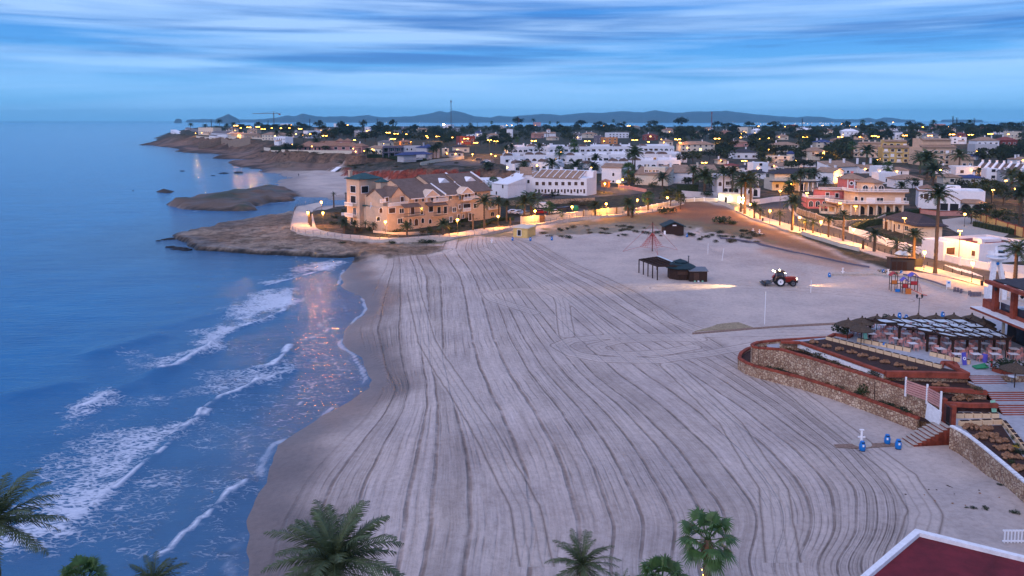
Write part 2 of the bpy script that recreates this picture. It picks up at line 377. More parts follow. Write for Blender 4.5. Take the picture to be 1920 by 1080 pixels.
earth = np.tile(np.array([.050, .048, .030]), (len(PP), 1)); earth = lerp(earth, (.14, .10, .075), sstep(n_b + n_a, .0, .6)); earth = lerp(earth, (.045, .045, .026), sstep(Y, 420, 600) * .8)
def zone(poly, col, soft=1.5, amt=1.0, z=1.5, nz=.8):
    global C
    m = sstep(sdist(PP, G2(poly, z), 30.0) + n_b * nz * 2, -soft, soft) * amt; C = lerp(C, col, m); return m
C = C * (1 - town[:, None]) + earth * town[:, None]
nl = sdist(PP, G2([(545, 398), (548, 432), (640, 447), (760, 449), (850, 447), (960, 432), (1000, 425), (1100, 412), (1190, 402), (1290, 378), (1360, 392), (1480, 440), (1620, 495), (1900, 560), (2100, 620), (2400, 600), (2400, 300), (1000, 300), (700, 384), (640, 384)], 2), 30.0)
m = sstep(nl + n_b, -1, 1.5); C = C * (1 - m[:, None]) + earth * m[:, None]
# reddish dry field behind the dunes, dune grass, rough grass
fld = zone([(1060, 424), (1190, 404), (1290, 380), (1365, 396), (1400, 415), (1480, 442), (1620, 500), (1560, 492), (1450, 462), (1400, 448), (1290, 432), (1180, 424)], (.17, .085, .048), 2.5, .95, 2)
zone([(1235, 385), (1320, 382), (1365, 402), (1300, 408), (1200, 408)], (.22, .10, .05), 2, .9, 3)
zone([(1440, 455), (1500, 470), (1620, 500), (1600, 512), (1500, 490), (1420, 470)], (.36, .24, .18), 2.5, .8, 2)
zone([(1010, 440), (1060, 420), (1200, 414), (1290, 420), (1400, 435), (1450, 460), (1300, 440), (1200, 440), (1060, 446)], (.15, .13, .075), 2, .75, 1.5, 3.5)
zone([(640, 452), (800, 452), (960, 436), (1010, 430), (1000, 440), (880, 452), (760, 460), (640, 460)], (.13, .125, .06), 1, .8, 1.8, 2.5)
rkm = sstep(sdist(PP, rockzone, 30.0) + n_b * 2, -1.5, 1)
C = lerp(C, (.22, .155, .105), rkm * .95); C = lerp(C, (.10, .085, .06), rkm * sstep(n_b, .05, .4) * .7); C = lerp(C, (.33, .27, .21), rkm * sstep(n_a, .1, .4) * .8)
drk = sstep(.9 - hz + n_b * .5, -.1, .3) * np.maximum(rkm * (dcst < 5), 0); C = lerp(C, (.028, .024, .020), np.clip(drk, 0, 1))
di_ = sdist(PP, isle, 40.0) + n_b * 3; im = sstep(di_, -3, 0); C = lerp(C, (.115, .08, .055), im); C = lerp(C, (.05, .055, .03), im * sstep(hz + n_a * 3, 2.4, 3.2)); C = lerp(C, (.03, .025, .02), im * (hz < .8))
im = sstep(sdist(PP, rock2, 20.0), -4, -1) + sstep(sdist(PP, rock3, 20.0), -4, -1); C = lerp(C, (.04, .03, .025), np.clip(im, 0, 1))
cl_ = sstep(slope, .22, .5) * (Y > 300) * (hz > .2)
C = lerp(C, (.19, .115, .075), cl_); C = lerp(C, (.085, .06, .045), cl_ * sstep(n_b, .0, .35))
fr = (Y > 470) * (dcst < 60) * sstep(7 - hz, 0, 2) * (1 - town); C = lerp(C, (.16, .095, .065), fr * .9); C = lerp(C, (.07, .05, .04), fr * sstep(n_b + n_a, .0, .4)); C = lerp(C, (.035, .028, .024), fr * (hz < .7))
red = cl_ * inpoly(PP, np.array([G(620, 345, 1)[:2], G(620, 325, 8)[:2], G(650, 300, 8)[:2], G(900, 305, 8)[:2], G(900, 360, 2)[:2]])); C = lerp(C, (.26, .055, .032), red * sstep(8.2 + n_b * 2 - hz, 0, .8))
zone([(590, 318), (545, 302), (500, 300), (520, 312)], (.20, .16, .12), 2, .4, 4)
# ---- tractor tracks: u runs across the raked lines, v along them
GU = [0, 7, 14, 22, 34, 48, 62]
GL = [[(735, 470), (728, 500), (695, 560), (680, 610), (700, 680), (728, 720), (690, 780), (590, 880), (540, 960), (505, 1080)],
      [(750, 470), (756, 500), (766, 575), (764, 632), (776, 714), (772, 762), (733, 856), (713, 900), (690, 980), (670, 1080)],
      [(800, 470), (812, 490), (833, 523), (839, 673), (855, 746), (884, 836), (900, 900), (905, 1000), (890, 1080)],
      [(870, 470), (893, 500), (920, 551), (949, 632), (985, 698), (1034, 762), (1087, 852), (1107, 900), (1140, 1000), (1130, 1080)],
      [(915, 462), (945, 500), (985, 551), (1058, 632), (1128, 702), (1209, 767), (1290, 844), (1339, 909), (1390, 980), (1370, 1080)],
      [(945, 455), (965, 470), (1087, 551), (1209, 632), (1330, 700), (1450, 780), (1550, 860), (1610, 930), (1610, 1020), (1560, 1080)],
      [(965, 452), (1010, 462), (1200, 551), (1300, 610), (1400, 680), (1520, 760), (1620, 850), (1700, 940), (1712, 1000), (1680, 1080)]]
rows = ys; gxs = []
for g in GL:
    w = G2(g, 1.1); w = w[np.argsort(w[:, 1])]; x_ = np.interp(rows, w[:, 1], w[:, 0])
    k = np.hanning(17); k /= k.sum(); gxs.append(np.convolve(np.pad(x_, 8, 'edge'), k, 'valid'))
gxs = np.array(gxs)
from_left = np.empty(GX.shape); trk = np.empty(GX.shape)
for j in range(len(rows)):
    cx_ = np.maximum.accumulate(gxs[:, j] + np.arange(len(GU)) * .02)
    e = np.concatenate([[cx_[0] - 40], cx_, [cx_[-1] + 60]]); from_left[j] = np.interp(xs, e, [GU[0] - 40] + GU + [GU[-1] + 60])
    trk[j] = sstep(xs, cx_[0] - 2, cx_[0] + 2) * (1 - sstep(xs, cx_[-1] - 1.0, cx_[-1] + 1.5))
trk *= (sstep(GY, 30, 45) * (1 - sstep(GY, 188, 200)))
trk = trk.ravel() * (dcst > 2) * (1 - rkm)
LOOPS = [[(1020, 700)] * 0, [(1063, 632), (1058, 600), (1055, 575), (1050, 562), (1028, 551), (980, 547), (940, 550), (915, 557), (925, 568), (960, 578), (1000, 590)],
         [(1650, 628), (1400, 632), (1250, 632), (1140, 634), (1070, 641), (1048, 650), (1075, 665), (1130, 676), (1230, 680), (1330, 668), (1420, 652), (1560, 640)],
         [(1310, 640), (1240, 638), (1160, 642), (1115, 652), (1130, 663), (1180, 668), (1250, 664), (1300, 655)],
         [(1560, 628), (1320, 625), (1250, 600), (1232, 585)], [(1700, 566), (1500, 545), (1380, 540), (1230, 545)], [(905, 470), (1000, 520), (1090, 580), (1160, 640)], [(770, 520), (800, 640), (900, 800), (985, 960), (1010, 1090)], [(1255, 690), (1370, 800), (1450, 930), (1470, 1090)], [(1440, 700), (1560, 800), (1690, 900), (1735, 985), (1700, 1100)], [(840, 470), (760, 490), (715, 520), (690, 560)]]
loop = np.full(len(PP), 9.0); sel = (Y > 50) & (Y < 188) & (X > -20) & (X < 90)
for l in LOOPS:
    if len(l) > 1: loop[sel] = np.minimum(loop[sel], dline(PP[sel], G2(l, 1.1)))
wob = fbm(X, Y, 5, 3)
nx, ny = len(xs), len(ys)
verts = np.stack([X, Y, hz], 1).astype(np.float32)
idx = np.arange(nx * ny).reshape(ny, nx)
quads = np.stack([idx[:-1, :-1], idx[:-1, 1:], idx[1:, 1:], idx[1:, :-1]], -1).reshape(-1, 4)
keep = HZ.max() > -99
qh = np.maximum.reduce([hz[quads[:, k]] for k in range(4)]); quads = quads[qh > -1.2]     # drop the deep sea bed
def grid_mesh(name, verts, quads):
    used = np.unique(quads); remap = -np.ones(len(verts), int); remap[used] = np.arange(len(used))
    v = verts[used]; q = remap[quads].astype(np.int32)
    me = bpy.data.meshes.new(name); me.vertices.add(len(v)); me.vertices.foreach_set('co', v.ravel())
    me.loops.add(q.size); me.loops.foreach_set('vertex_index', q.ravel())
    me.polygons.add(len(q)); me.polygons.foreach_set('loop_start', np.arange(0, q.size, 4, dtype=np.int32))
    me.update(calc_edges=True); me.polygons.foreach_set('use_smooth', np.ones(len(q), bool)); me.validate()
    return me, used
def attr(me, name, data, typ='FLOAT'):
    a = me.attributes.new(name, typ, 'POINT')
    if typ == 'FLOAT': a.data.foreach_set('value', data.astype(np.float32).ravel())
    else: a.data.foreach_set('color', np.concatenate([data, np.ones((len(data), 1))], 1).astype(np.float32).ravel())
me, used = grid_mesh('ground', verts, quads)
attr(me, 'gcol', C[used], 'FLOAT_COLOR')
attr(me, 'trk_u', (from_left.ravel() + wob * .12)[used]); attr(me, 'trk', trk[used]); attr(me, 'lpd', loop[used]); attr(me, 'wet', np.clip(wet + wet2 * .6, 0, 1)[used])
attr(me, 'sand', ((1 - town) * (1 - rkm) * (1 - m) * (1 - cl_))[used])
ground = bpy.data.objects.new('ground', me); COL.objects.link(ground); tag(ground, kind='structure')
# ground material
gm, b = newmat('ground_surface'); b.inputs['Specular IOR Level'].default_value = .25
A = lambda n: N('ShaderNodeAttribute', attribute_name=n)
geo = N('ShaderNodeNewGeometry'); pos = geo.outputs['Position']
def NOISE(scale, detail=5.0, rough=.6, vec=None, dist=0.0):
    n = N('ShaderNodeTexNoise', i_Scale=scale, i_Detail=detail, i_Roughness=rough, i_Distortion=dist); L(vec or pos, n.inputs['Vector']); return n.outputs[0]
gcol = A('gcol').outputs['Color']
gritty = MIX(1.0, gcol, RAMP(NOISE(1.7, 8, .72), [(.3, (.80, .79, .78)), (.5, (1, 1, 1)), (.72, (1.14, 1.14, 1.15))]), 'MULTIPLY')
gritty = MIX(1.0, gritty, RAMP(NOISE(.12, 5, .6), [(.35, (.86, .86, .88)), (.65, (1.08, 1.07, 1.06))]), 'MULTIPLY')
# tracks
u = A('trk_u').outputs['Fac']; tr = A('trk').outputs['Fac']
wobn = MATH('MULTIPLY_ADD', NOISE(.35, 3, .5), 1.2, -.6)
uu = MATH('ADD', u, MATH('MULTIPLY', wobn, .22))
vo = N('ShaderNodeTexVoronoi', voronoi_dimensions='1D', feature='DISTANCE_TO_EDGE', i_Scale=.36); L(uu, vo.inputs['W'])
rut = RAMP(vo.outputs['Distance'], [(0, (1, 1, 1)), (.035, (.8, .8, .8)), (.07, (0, 0, 0))])
vo2 = N('ShaderNodeTexVoronoi', voronoi_dimensions='1D', feature='DISTANCE_TO_EDGE', i_Scale=1.3); L(MATH('ADD', uu, 31.7), vo2.inputs['W'])
rut2 = RAMP(vo2.outputs['Distance'], [(0, (.6, .6, .6)), (.10, (.18, .18, .18)), (.2, (0, 0, 0))])
rutm = MATH('MULTIPLY', MATH('MAXIMUM', rut, MATH('MULTIPLY', rut2, RAMP(NOISE(.09, 3, .5), [(.42, (0, 0, 0)), (.6, (.8, .8, .8))]))), RAMP(NOISE(.5, 4, .6), [(.3, (.25, .25, .25)), (.55, (1, 1, 1))]))
sx = N('ShaderNodeSeparateXYZ'); L(pos, sx.inputs[0])
cu = N('ShaderNodeCombineXYZ'); L(MATH('MULTIPLY', u, 1.0), cu.inputs[0]); L(MATH('MULTIPLY', sx.outputs[1], .045), cu.inputs[1])
strk = NOISE(1.4, 6, .7, cu.outputs[0]); strk2 = NOISE(5.5, 4, .6, cu.outputs[0])
vb = N('ShaderNodeTexVoronoi', voronoi_dimensions='1D', i_Scale=.36); L(uu, vb.inputs['W'])
sepc = N('ShaderNodeSeparateColor'); L(vb.outputs['Color'], sepc.inputs[0])
tcol = MIX(1.0, gritty, RAMP(strk, [(.32, (.80, .785, .77)), (.5, (1, 1, 1)), (.68, (1.16, 1.17, 1.19))]), 'MULTIPLY')
tcol = MIX(.7, tcol, RAMP(strk2, [(.3, (.84, .83, .82)), (.7, (1.12, 1.12, 1.13))]), 'MULTIPLY')
tcol = MIX(.8, tcol, RAMP(sepc.outputs[0], [(0, (.86, .85, .84)), (1, (1.10, 1.10, 1.11))]), 'MULTIPLY')
tcol = MIX(1.0, tcol, RAMP(rutm, [(0, (1, 1, 1)), (1, (.53, .48, .45))]), 'MULTIPLY')
rk_ = MATH('SUBTRACT', 1.0, A('sand').outputs['Fac'], clamp=True)
rough_ = MIX(1.0, gritty, RAMP(NOISE(.42, 9, .78), [(.38, (.42, .40, .38)), (.5, (.95, .95, .95)), (.62, (1.45, 1.4, 1.35))]), 'MULTIPLY')
gritty = MIX(rk_, gritty, rough_)
col = MIX(tr, gritty, tcol)
# loops driven over the lines
lp = A('lpd').outputs['Fac']; lpw = MATH('ADD', lp, MATH('MULTIPLY', wobn, .3))
inl = RAMP(MATH('DIVIDE', lpw, 4.0), [(.34, (1, 1, 1)), (.40, (0, 0, 0))])

bands = RAMP(MATH('DIVIDE', lpw, 2.0), [(0, (.75,)*3), (.12, (.8,)*3), (.2, (.25,)*3), (.28, (.9,)*3), (.48, (.8,)*3), (.6, (0,)*3), (.72, (.8,)*3)])
lcol = MIX(1.0, gritty, RAMP(bands, [(0, (.50, .46, .43)), (.35, (.88, .87, .86)), (.8, (1.08, 1.08, 1.08))]), 'MULTIPLY')
col = MIX(MATH('MULTIPLY', inl, 1.0), col, lcol)
L(col, b.inputs['Base Color'])
wetn = A('wet').outputs['Fac']
L(RAMP(wetn, [(0, (.92, .92, .92)), (.6, (.55, .55, .55)), (1, (.30, .30, .30))]), b.inputs['Roughness'])
hgt = MATH('ADD', MATH('MULTIPLY', MATH('MULTIPLY', rutm, tr), -1.2), MATH('MULTIPLY', MATH('MULTIPLY', strk2, tr), .5))
hgt = MATH('ADD', hgt, MATH('MULTIPLY', MATH('MULTIPLY', NOISE(.42, 9, .78), 9.0), rk_))
hgt = MATH('ADD', hgt, MATH('MULTIPLY', NOISE(1.6, 7, .7), MATH('MULTIPLY_ADD', wetn, -.8, 1.0)))
hgt = MATH('ADD', hgt, MATH('MULTIPLY', MATH('MULTIPLY', inl, bands), .35))
bp = N('ShaderNodeBump', i_Strength=.75, i_Distance=.22); L(hgt, bp.inputs['Height']); L(bp.outputs[0], b.inputs['Normal'])
ground.data.materials.append(gm)
# ================================================================== SEA
sxs = np.array(list(-np.cumsum([1.0 * 1.09 ** k for k in range(100)])[::-1] - 82) + list(axis([(-82, 0, .4)])) + list(0 + np.cumsum([.6 * 1.12 ** k for k in range(70)])))
sys_ = list(axis([(-40, 40, 8), (40, 182, .4)])); st = .5
while sys_[-1] < 26000: st *= 1.05; sys_.append(sys_[-1] + st)
sys_ = np.array(sys_)
sxs = sxs[(sxs > -32000) & (sxs < 20000)]
SX, SY = np.meshgrid(sxs, sys_); SP = np.stack([SX.ravel(), SY.ravel()], 1)
foam = np.zeros(len(SP)); solid = np.zeros(len(SP)); zz = np.zeros(len(SP))
PATCH = [([(185, 675), (260, 660), (330, 655), (395, 650), (350, 682), (300, 698), (230, 688)], .8), ([(345, 642), (370, 622), (430, 608), (470, 598), (490, 602), (440, 620), (395, 652), (350, 647)], .9),
         ([(425, 590), (455, 560), (500, 545), (546, 545), (543, 570), (490, 602), (435, 614)], 1.0), ([(495, 532), (540, 508), (600, 488), (640, 484), (622, 500), (570, 515), (530, 532)], .75),
         ([(400, 705), (450, 700), (550, 690), (485, 716), (430, 735), (345, 745), (340, 735)], .62), ([(130, 775), (190, 745), (300, 742), (290, 760), (200, 772), (150, 790)], .7),
         ([(100, 850), (125, 800), (200, 788), (300, 795), (350, 795), (262, 877), (200, 927), (120, 988), (40, 1010), (50, 930)], .78), ([(230, 900), (330, 870), (390, 890), (360, 960), (320, 1030), (230, 1045), (200, 980)], .52),
         ([(340, 800), (400, 780), (560, 715), (690, 660), (700, 700), (690, 740), (600, 780), (520, 830), (440, 870), (370, 840)], .36), ([(360, 870), (520, 840), (480, 930), (455, 1060), (380, 1090), (340, 1040)], .30),
         ([(560, 620), (640, 600), (650, 650), (690, 690), (600, 700), (540, 660)], .25), ([(0, 960), (60, 930), (120, 990), (60, 1030), (0, 1040)], .55), ([(410, 650), (500, 640), (540, 660), (480, 690)], .3)]
for poly, a in PATCH:
    d = sdist(SP, G2(poly), 16.0) + fbm(SP[:, 0], SP[:, 1], 5, 4) * 6
    foam = np.maximum(foam, a * sstep(d, -3.5, 3.5))
CREST = [([(302, 699), (330, 690), (350, 676), (375, 661), (396, 650)], 1.1, .50), ([(396, 650), (412, 637), (440, 617), (490, 601), (530, 583), (543, 567), (546, 548)], .35, .15), ([(483, 691), (510, 687), (530, 670), (541, 650)], .9, .35), ([(155, 765), (175, 757), (193, 746)], .9, .35),
         ([(40, 1012), (120, 988), (200, 926), (262, 876), (300, 846), (345, 800), (378, 774)], .3, .16), ([(378, 774), (410, 747), (445, 736), (480, 719)], .5, .3), ([(480, 719), (510, 708), (550, 694)], .55, .2), ([(300, 1040), (320, 1031), (345, 1001), (385, 966), (410, 946)], .28, .10), ([(410, 948), (430, 924), (457, 908)], .6, .3),
         ([(500, 535), (540, 525), (600, 508), (640, 490)], .3, .1), ([(365, 790), (400, 768)], .4, .15)]
SWELL = [([(190, 660), (230, 648), (290, 632)], 1.6, .4), ([(215, 732), (260, 718), (300, 700)], 1.4, .3), ([(0, 748), (60, 735), (120, 722)], 1.8, .3), ([(320, 610), (400, 590), (450, 570)], 1.6, .2)]
fnear = np.full(len(SP), 30.0)
for pl, w, hgt_ in CREST:
    s_ = (SP[:, 1] < 182) & (SP[:, 0] > -80); fnear[s_] = np.minimum(fnear[s_], dline(SP[s_], G2(pl)))
foam *= .62 + .55 * np.exp(-fnear / 4.5)
for pl, w, hgt_ in CREST + SWELL:
    wl = G2(pl); lo, hi = wl.min(0) - 14, wl.max(0) + 14
    s_ = (SP[:, 0] > lo[0]) & (SP[:, 0] < hi[0]) & (SP[:, 1] > lo[1]) & (SP[:, 1] < hi[1]); q = SP[s_]
    if not len(q): continue
    d = dline(q, wl) + fbm(q[:, 0], q[:, 1], 1.6, 3) * .5
    if (pl, w, hgt_) in CREST: solid[s_] = np.maximum(solid[s_], 1 - sstep(d, w * .15, w * .62))
    zz[s_] += hgt_ * 1.25 * np.exp(-(d / (w * 1.3)) ** 2)
sdc = -sdist(SP, coast, 60.0) + fbm(SP[:, 0], SP[:, 1], 9, 4) * 1.2
lace = (SP[:, 1] < 182) * np.maximum(1 - sstep(np.abs(sdc - .4), .0, .42), .5 * (1 - sstep(np.abs(sdc - 4.2 - fbm(SP[:, 0], SP[:, 1], 6, 4) * 4), .03, .16)))
rkd = np.minimum(np.minimum(np.abs(sdist(SP, isle, 20.0)), np.abs(sdist(SP, rock2, 20.0))), 99)
solid = np.maximum(solid, lace * .75 * sstep(fbm(SP[:, 0], SP[:, 1], 8, 4), -.12, .22))
foam = np.maximum(foam, .45 * (1 - sstep(rkd, 0, 3)))
depth = np.clip(sdc / 45, 0, 1)
zz += fbm(SP[:, 0], SP[:, 1] * 1.5, 9, 3) * .10 * np.exp(-SP[:, 1] / 900)
sv = np.stack([SP[:, 0], SP[:, 1], zz], 1).astype(np.float32)
i2 = np.arange(len(sxs) * len(sys_)).reshape(len(sys_), len(sxs))
sq = np.stack([i2[:-1, :-1], i2[:-1, 1:], i2[1:, 1:], i2[1:, :-1]], -1).reshape(-1, 4)
sme, used = grid_mesh('sea', sv, sq)
attr(sme, 'foam', foam[used]); attr(sme, 'solid', solid[used]); attr(sme, 'depth', depth[used])
sea = bpy.data.objects.new('sea', sme); COL.objects.link(sea); tag(sea, kind='structure')
wm, b = newmat('sea_water'); b.inputs['IOR'].default_value = 1.33; b.inputs['Specular IOR Level'].default_value = .42
geo = N('ShaderNodeNewGeometry'); pos = geo.outputs['Position']
mp = N('ShaderNodeMapping'); mp.inputs['Scale'].default_value = (.45, 1.25, 1); mp.inputs['Rotation'].default_value = (0, 0, R(-14)); L(pos, mp.inputs[0]); mv = mp.outputs[0]
fo = A('foam').outputs['Fac']; sl = A('solid').outputs['Fac']; dp = A('depth').outputs['Fac']
warp = N('ShaderNodeTexNoise', i_Scale=.8, i_Detail=3.0); L(pos, warp.inputs['Vector'])
wv = N('ShaderNodeVectorMath', operation='MULTIPLY_ADD'); L(warp.outputs['Color'], wv.inputs[0]); wv.inputs[1].default_value = (1.4, 1.4, 0); L(pos, wv.inputs[2])
mf_ = N('ShaderNodeMapping'); mf_.inputs['Rotation'].default_value = (0, 0, R(-38)); mf_.inputs['Scale'].default_value = (.55, 1.3, 1); L(wv.outputs[0], mf_.inputs[0])
vf = N('ShaderNodeTexVoronoi', feature='DISTANCE_TO_EDGE', i_Scale=1.9); vf.voronoi_dimensions = '2D'; L(mf_.outputs[0], vf.inputs['Vector'])
net = RAMP(vf.outputs[0], [(0, (1, 1, 1)), (.10, (.75, .75, .75)), (.28, (0, 0, 0))])
fn = MATH('MULTIPLY_ADD', NOISE(.8, 9, .8, mf_.outputs[0]), 2.0, -1.0)
fsum = MATH('ADD', MATH('ADD', fo, MATH('MULTIPLY', fn, 1.5)), MATH('MULTIPLY', net, .42))
fmask = MATH('MULTIPLY', RAMP(fsum, [(.60, (0, 0, 0)), (1.35, (1, 1, 1))]), RAMP(fo, [(.0, (0, 0, 0)), (.2, (.45, .45, .45)), (.8, (.85, .85, .85))]))
fmask = MATH('MAXIMUM', fmask, MATH('MULTIPLY', sl, RAMP(NOISE(1.8, 5, .7), [(.3, (.3, .3, .3)), (.5, (1, 1, 1))])), clamp=True)
deepc = MIX(dp, (.045, .12, .22), (.003, .125, .30))
deepc = MIX(1.0, deepc, RAMP(NOISE(.05, 4, .6), [(.3, (.75, .8, .85)), (.7, (1.2, 1.15, 1.1))]), 'MULTIPLY')
L(MIX(fmask, deepc, (.62, .68, .76)), b.inputs['Base Color'])
L(RAMP(fmask, [(0, (.135, .135, .135)), (1, (.85, .85, .85))]), b.inputs['Roughness'])
hh = MATH('ADD', MATH('MULTIPLY', NOISE(.9, 6, .62, mv), 1.0), MATH('MULTIPLY', NOISE(.16, 3, .5, mv), 2.2))
hh = MATH('ADD', hh, MATH('MULTIPLY', fmask, .5))
hh = MATH('ADD', hh, MATH('MULTIPLY', MATH('SUBTRACT', 1.0, dp, clamp=True), MATH('MULTIPLY', NOISE(2.6, 5, .7, mv), .8)))
bp = N('ShaderNodeBump', i_Strength=.55, i_Distance=.30); L(hh, bp.inputs['Height']); L(bp.outputs[0], b.inputs['Normal'])
sme.materials.append(wm)
# ================================================================== HILLS
hm = mat('hill_rock', (.07, .085, .09), .95, .2, .004)
def hills(name, prof, D, depth=2600):
    """ridge of real mountains standing at distance D; prof = (px, py) of its skyline"""
    prof = sorted(prof); pxs = np.arange(prof[0][0], prof[-1][0] + .1, 3.0)
    top = np.interp(pxs, [p[0] for p in prof], [p[1] for p in prof]); jit = np.array([vnoise(np.array([p]), np.array([D / 10.]), 9)[0] + .5 * vnoise(np.array([p]), np.array([D / 7.]), 4)[0] for p in pxs])
    v = []; q = []; K = 9
    for i, (p, t) in enumerate(zip(pxs, top)):
        x = (p - 960) / FP * D; h = max(0, (225 - t) / FP * D + CH * (t < 224.5) + jit[i] * 9 * (t < 224))
        for k in range(K):
            s = k / (K - 1) * 2 - 1; f = max(0, 1 - abs(s) ** 1.15)
            yy = D + s * depth * (.5 + .5 * h / 200); r = vnoise(np.array([x]), np.array([yy]), 300)[0]
            v.append((x * yy / D, yy, -3 + (h + 3) * f + (r * h * .5 * (0 < abs(s) < .99))))
    for i in range(len(pxs) - 1):
        for k in range(K - 1): q.append((i * K + k, (i + 1) * K + k, (i + 1) * K + k + 1, i * K + k + 1))
    me = bpy.data.meshes.new(name); me.from_pydata(v, [], q); me.materials.append(hm)
    me.polygons.foreach_set('use_smooth', [True] * len(q)); o = bpy.data.objects.new(name, me); COL.objects.link(o); tag(o, kind='structure')
hills('hills', [(404, 225), (410, 222), (420, 219), (430, 214), (440, 218), (449, 223), (453, 225)], 8200, 500)
hills('hills', [(328, 225), (337, 222.5), (345, 225)], 8600, 200)
hills('hills', [(350, 224.5), (380, 223), (400, 224), (480, 224), (520, 221), (540, 216), (555, 218), (570, 213), (590, 217), (605, 219), (640, 218), (660, 219), (690, 216), (715, 220), (740, 219), (775, 218), (800, 214), (825, 208), (840, 211), (850, 207), (870, 211), (890, 218), (920, 220), (935, 217), (960, 219), (985, 216), (1010, 214), (1030, 214), (1050, 216), (1080, 213), (1110, 211),
                (1130, 212), (1165, 208), (1185, 210), (1205, 211), (1228, 207), (1245, 210), (1270, 212), (1300, 209), (1330, 209), (1360, 208), (1390, 211), (1410, 214), (1440, 216), (1460, 218), (1490, 220), (1510, 218), (1535, 219), (1560, 223), (1600, 224), (1612, 223), (1625, 220), (1640, 224), (1655, 220), (1670, 221), (1690, 224), (1740, 225), (1780, 224), (1850, 224.6)], 11500)
# ================================================================== SHARED MATERIALS
M = dict(
 white=mat('white_render', (.74, .75, .78), .8, .06, 1.2), cream=mat('cream_render', (.62, .55, .44), .85, .08, 1.0), beige=mat('beige_render', (.60, .42, .29), .85, .09, .8), beige2=mat('pale_beige_render', (.66, .50, .37), .85, .08, .8),
 yellow=mat('yellow_render', (.60, .43, .16), .85, .1, 1), pink=mat('pink_render', (.56, .17, .16), .85, .09, .9), rosewall=mat('rose_render', (.50, .26, .23), .85, .1, 1), orange=mat('orange_render', (.50, .22, .08), .85, .1, 1), greyw=mat('grey_cladding', (.13, .12, .16), .7, .12, 1.5), lightgrey=mat('light_grey_render', (.45, .45, .47), .8, .08, 1),
 stonew=mat('stone_wall', (.30, .23, .17), .9, .5, 2.2, .5, 6), trim=mat('white_trim', (.80, .80, .82), .6, .04, 3), dark=mat('dark_opening', (.012, .012, .016), .7, .3, 2), glass=mat('window_glass', (.02, .025, .035), .12, .3, 2, spec=.6), shut=mat('brown_shutter', (.07, .035, .022), .6, .2, 3),
 wood=mat('dark_brown_wood', (.035, .016, .010), .75, .3, 5), metal=mat('grey_metal', (.18, .18, .19), .45, .15, 6, metal=.6), dmetal=mat('dark_metal', (.03, .03, .035), .5, .2, 6), pole=mat('lamp_pole_metal', (.10, .085, .07), .5, .2, 5), pave=mat('pale_paving', (.52, .44, .38), .85, .16, 1.6, .2, 5), asph=mat('asphalt', (.075, .068, .066), .85, .25, .8, .2, 9), kerb=mat('kerb_stone', (.40, .36, .32), .85, .15, 2),
 paint=mat('road_paint', (.68, .68, .66), .7, .15, 4), terra=mat('terracotta_render', (.27, .058, .032), .85, .30, 1.1, .4, 14), lamp=mat('lamp_glow', (1, .80, .42), .5, 0, 1, emit=18, ecol=(1, .42, .05)), wlamp=mat('white_lamp_glow', (1, .95, .85), .5, 0, 1, emit=40, ecol=(1, .85, .5)), farlamp=mat('far_lamp_glow', (1, .8, .4), .5, 0, 1, emit=2.2, ecol=(1, .72, .32)), litwin=mat('lit_window', (1, .6, .2), .5, .1, 1, emit=4, ecol=(1, .62, .18)),
 r_brown=tiles('brown_tiles', (.165, .105, .08)), r_terra=tiles('terracotta_tiles', (.30, .155, .095)), r_tan=tiles('tan_tiles', (.34, .21, .135)), r_red=tiles('red_tiles', (.22, .045, .035)), r_slate=tiles('dark_slate', (.035, .028, .036)), r_blue=tiles('blue_tiles', (.03, .05, .16)), r_green=tiles('green_tiles', (.02, .075, .08)), r_grey=tiles('grey_tiles', (.15, .13, .13)),
 trunk=mat('palm_trunk', (.13, .085, .055), .95, .45, 9, .8, 12), bark=mat('pine_bark', (.06, .045, .035), .95, .4, 4, .6, 8), frond=mat('palm_frond', (.040, .066, .028), .6, .35, 2, rnd=.25), fan=mat('fan_leaf', (.040, .095, .026), .55, .35, 3, rnd=.2), nfan=mat('near_fan_leaf', (.055, .115, .03), .5, .3, 3), ffrond=mat('near_palm_frond', (.075, .105, .045), .5, .3, 2), dirt=mat('dirt', (.16, .12, .09), .95, .3, 1), dead=mat('dead_fronds', (.16, .085, .04), .9, .35, 5), pine=mat('pine_foliage', (.030, .040, .020), .8, .55, .9, rnd=.45), bush=mat('shrub_foliage', (.032, .052, .022), .8, .5, 1.6, rnd=.45), hedge=mat('hedge_foliage', (.022, .040, .016), .8, .5, 2), olive=mat('grey_green_foliage', (.085, .085, .065), .8, .4, 2), scrub=mat('dry_scrub', (.105, .085, .045), .9, .5, 2), dscrub=mat('dune_scrub', (.055, .062, .035), .9, .5, 2),
 soil=mat('dark_mulch', (.045, .022, .018), .95, .4, 3, .5, 14))
AUTO = []
def auto(o, desc, place, cat, group): AUTO.append((o, desc, place)); o['category'] = cat; o['group'] = group; return o
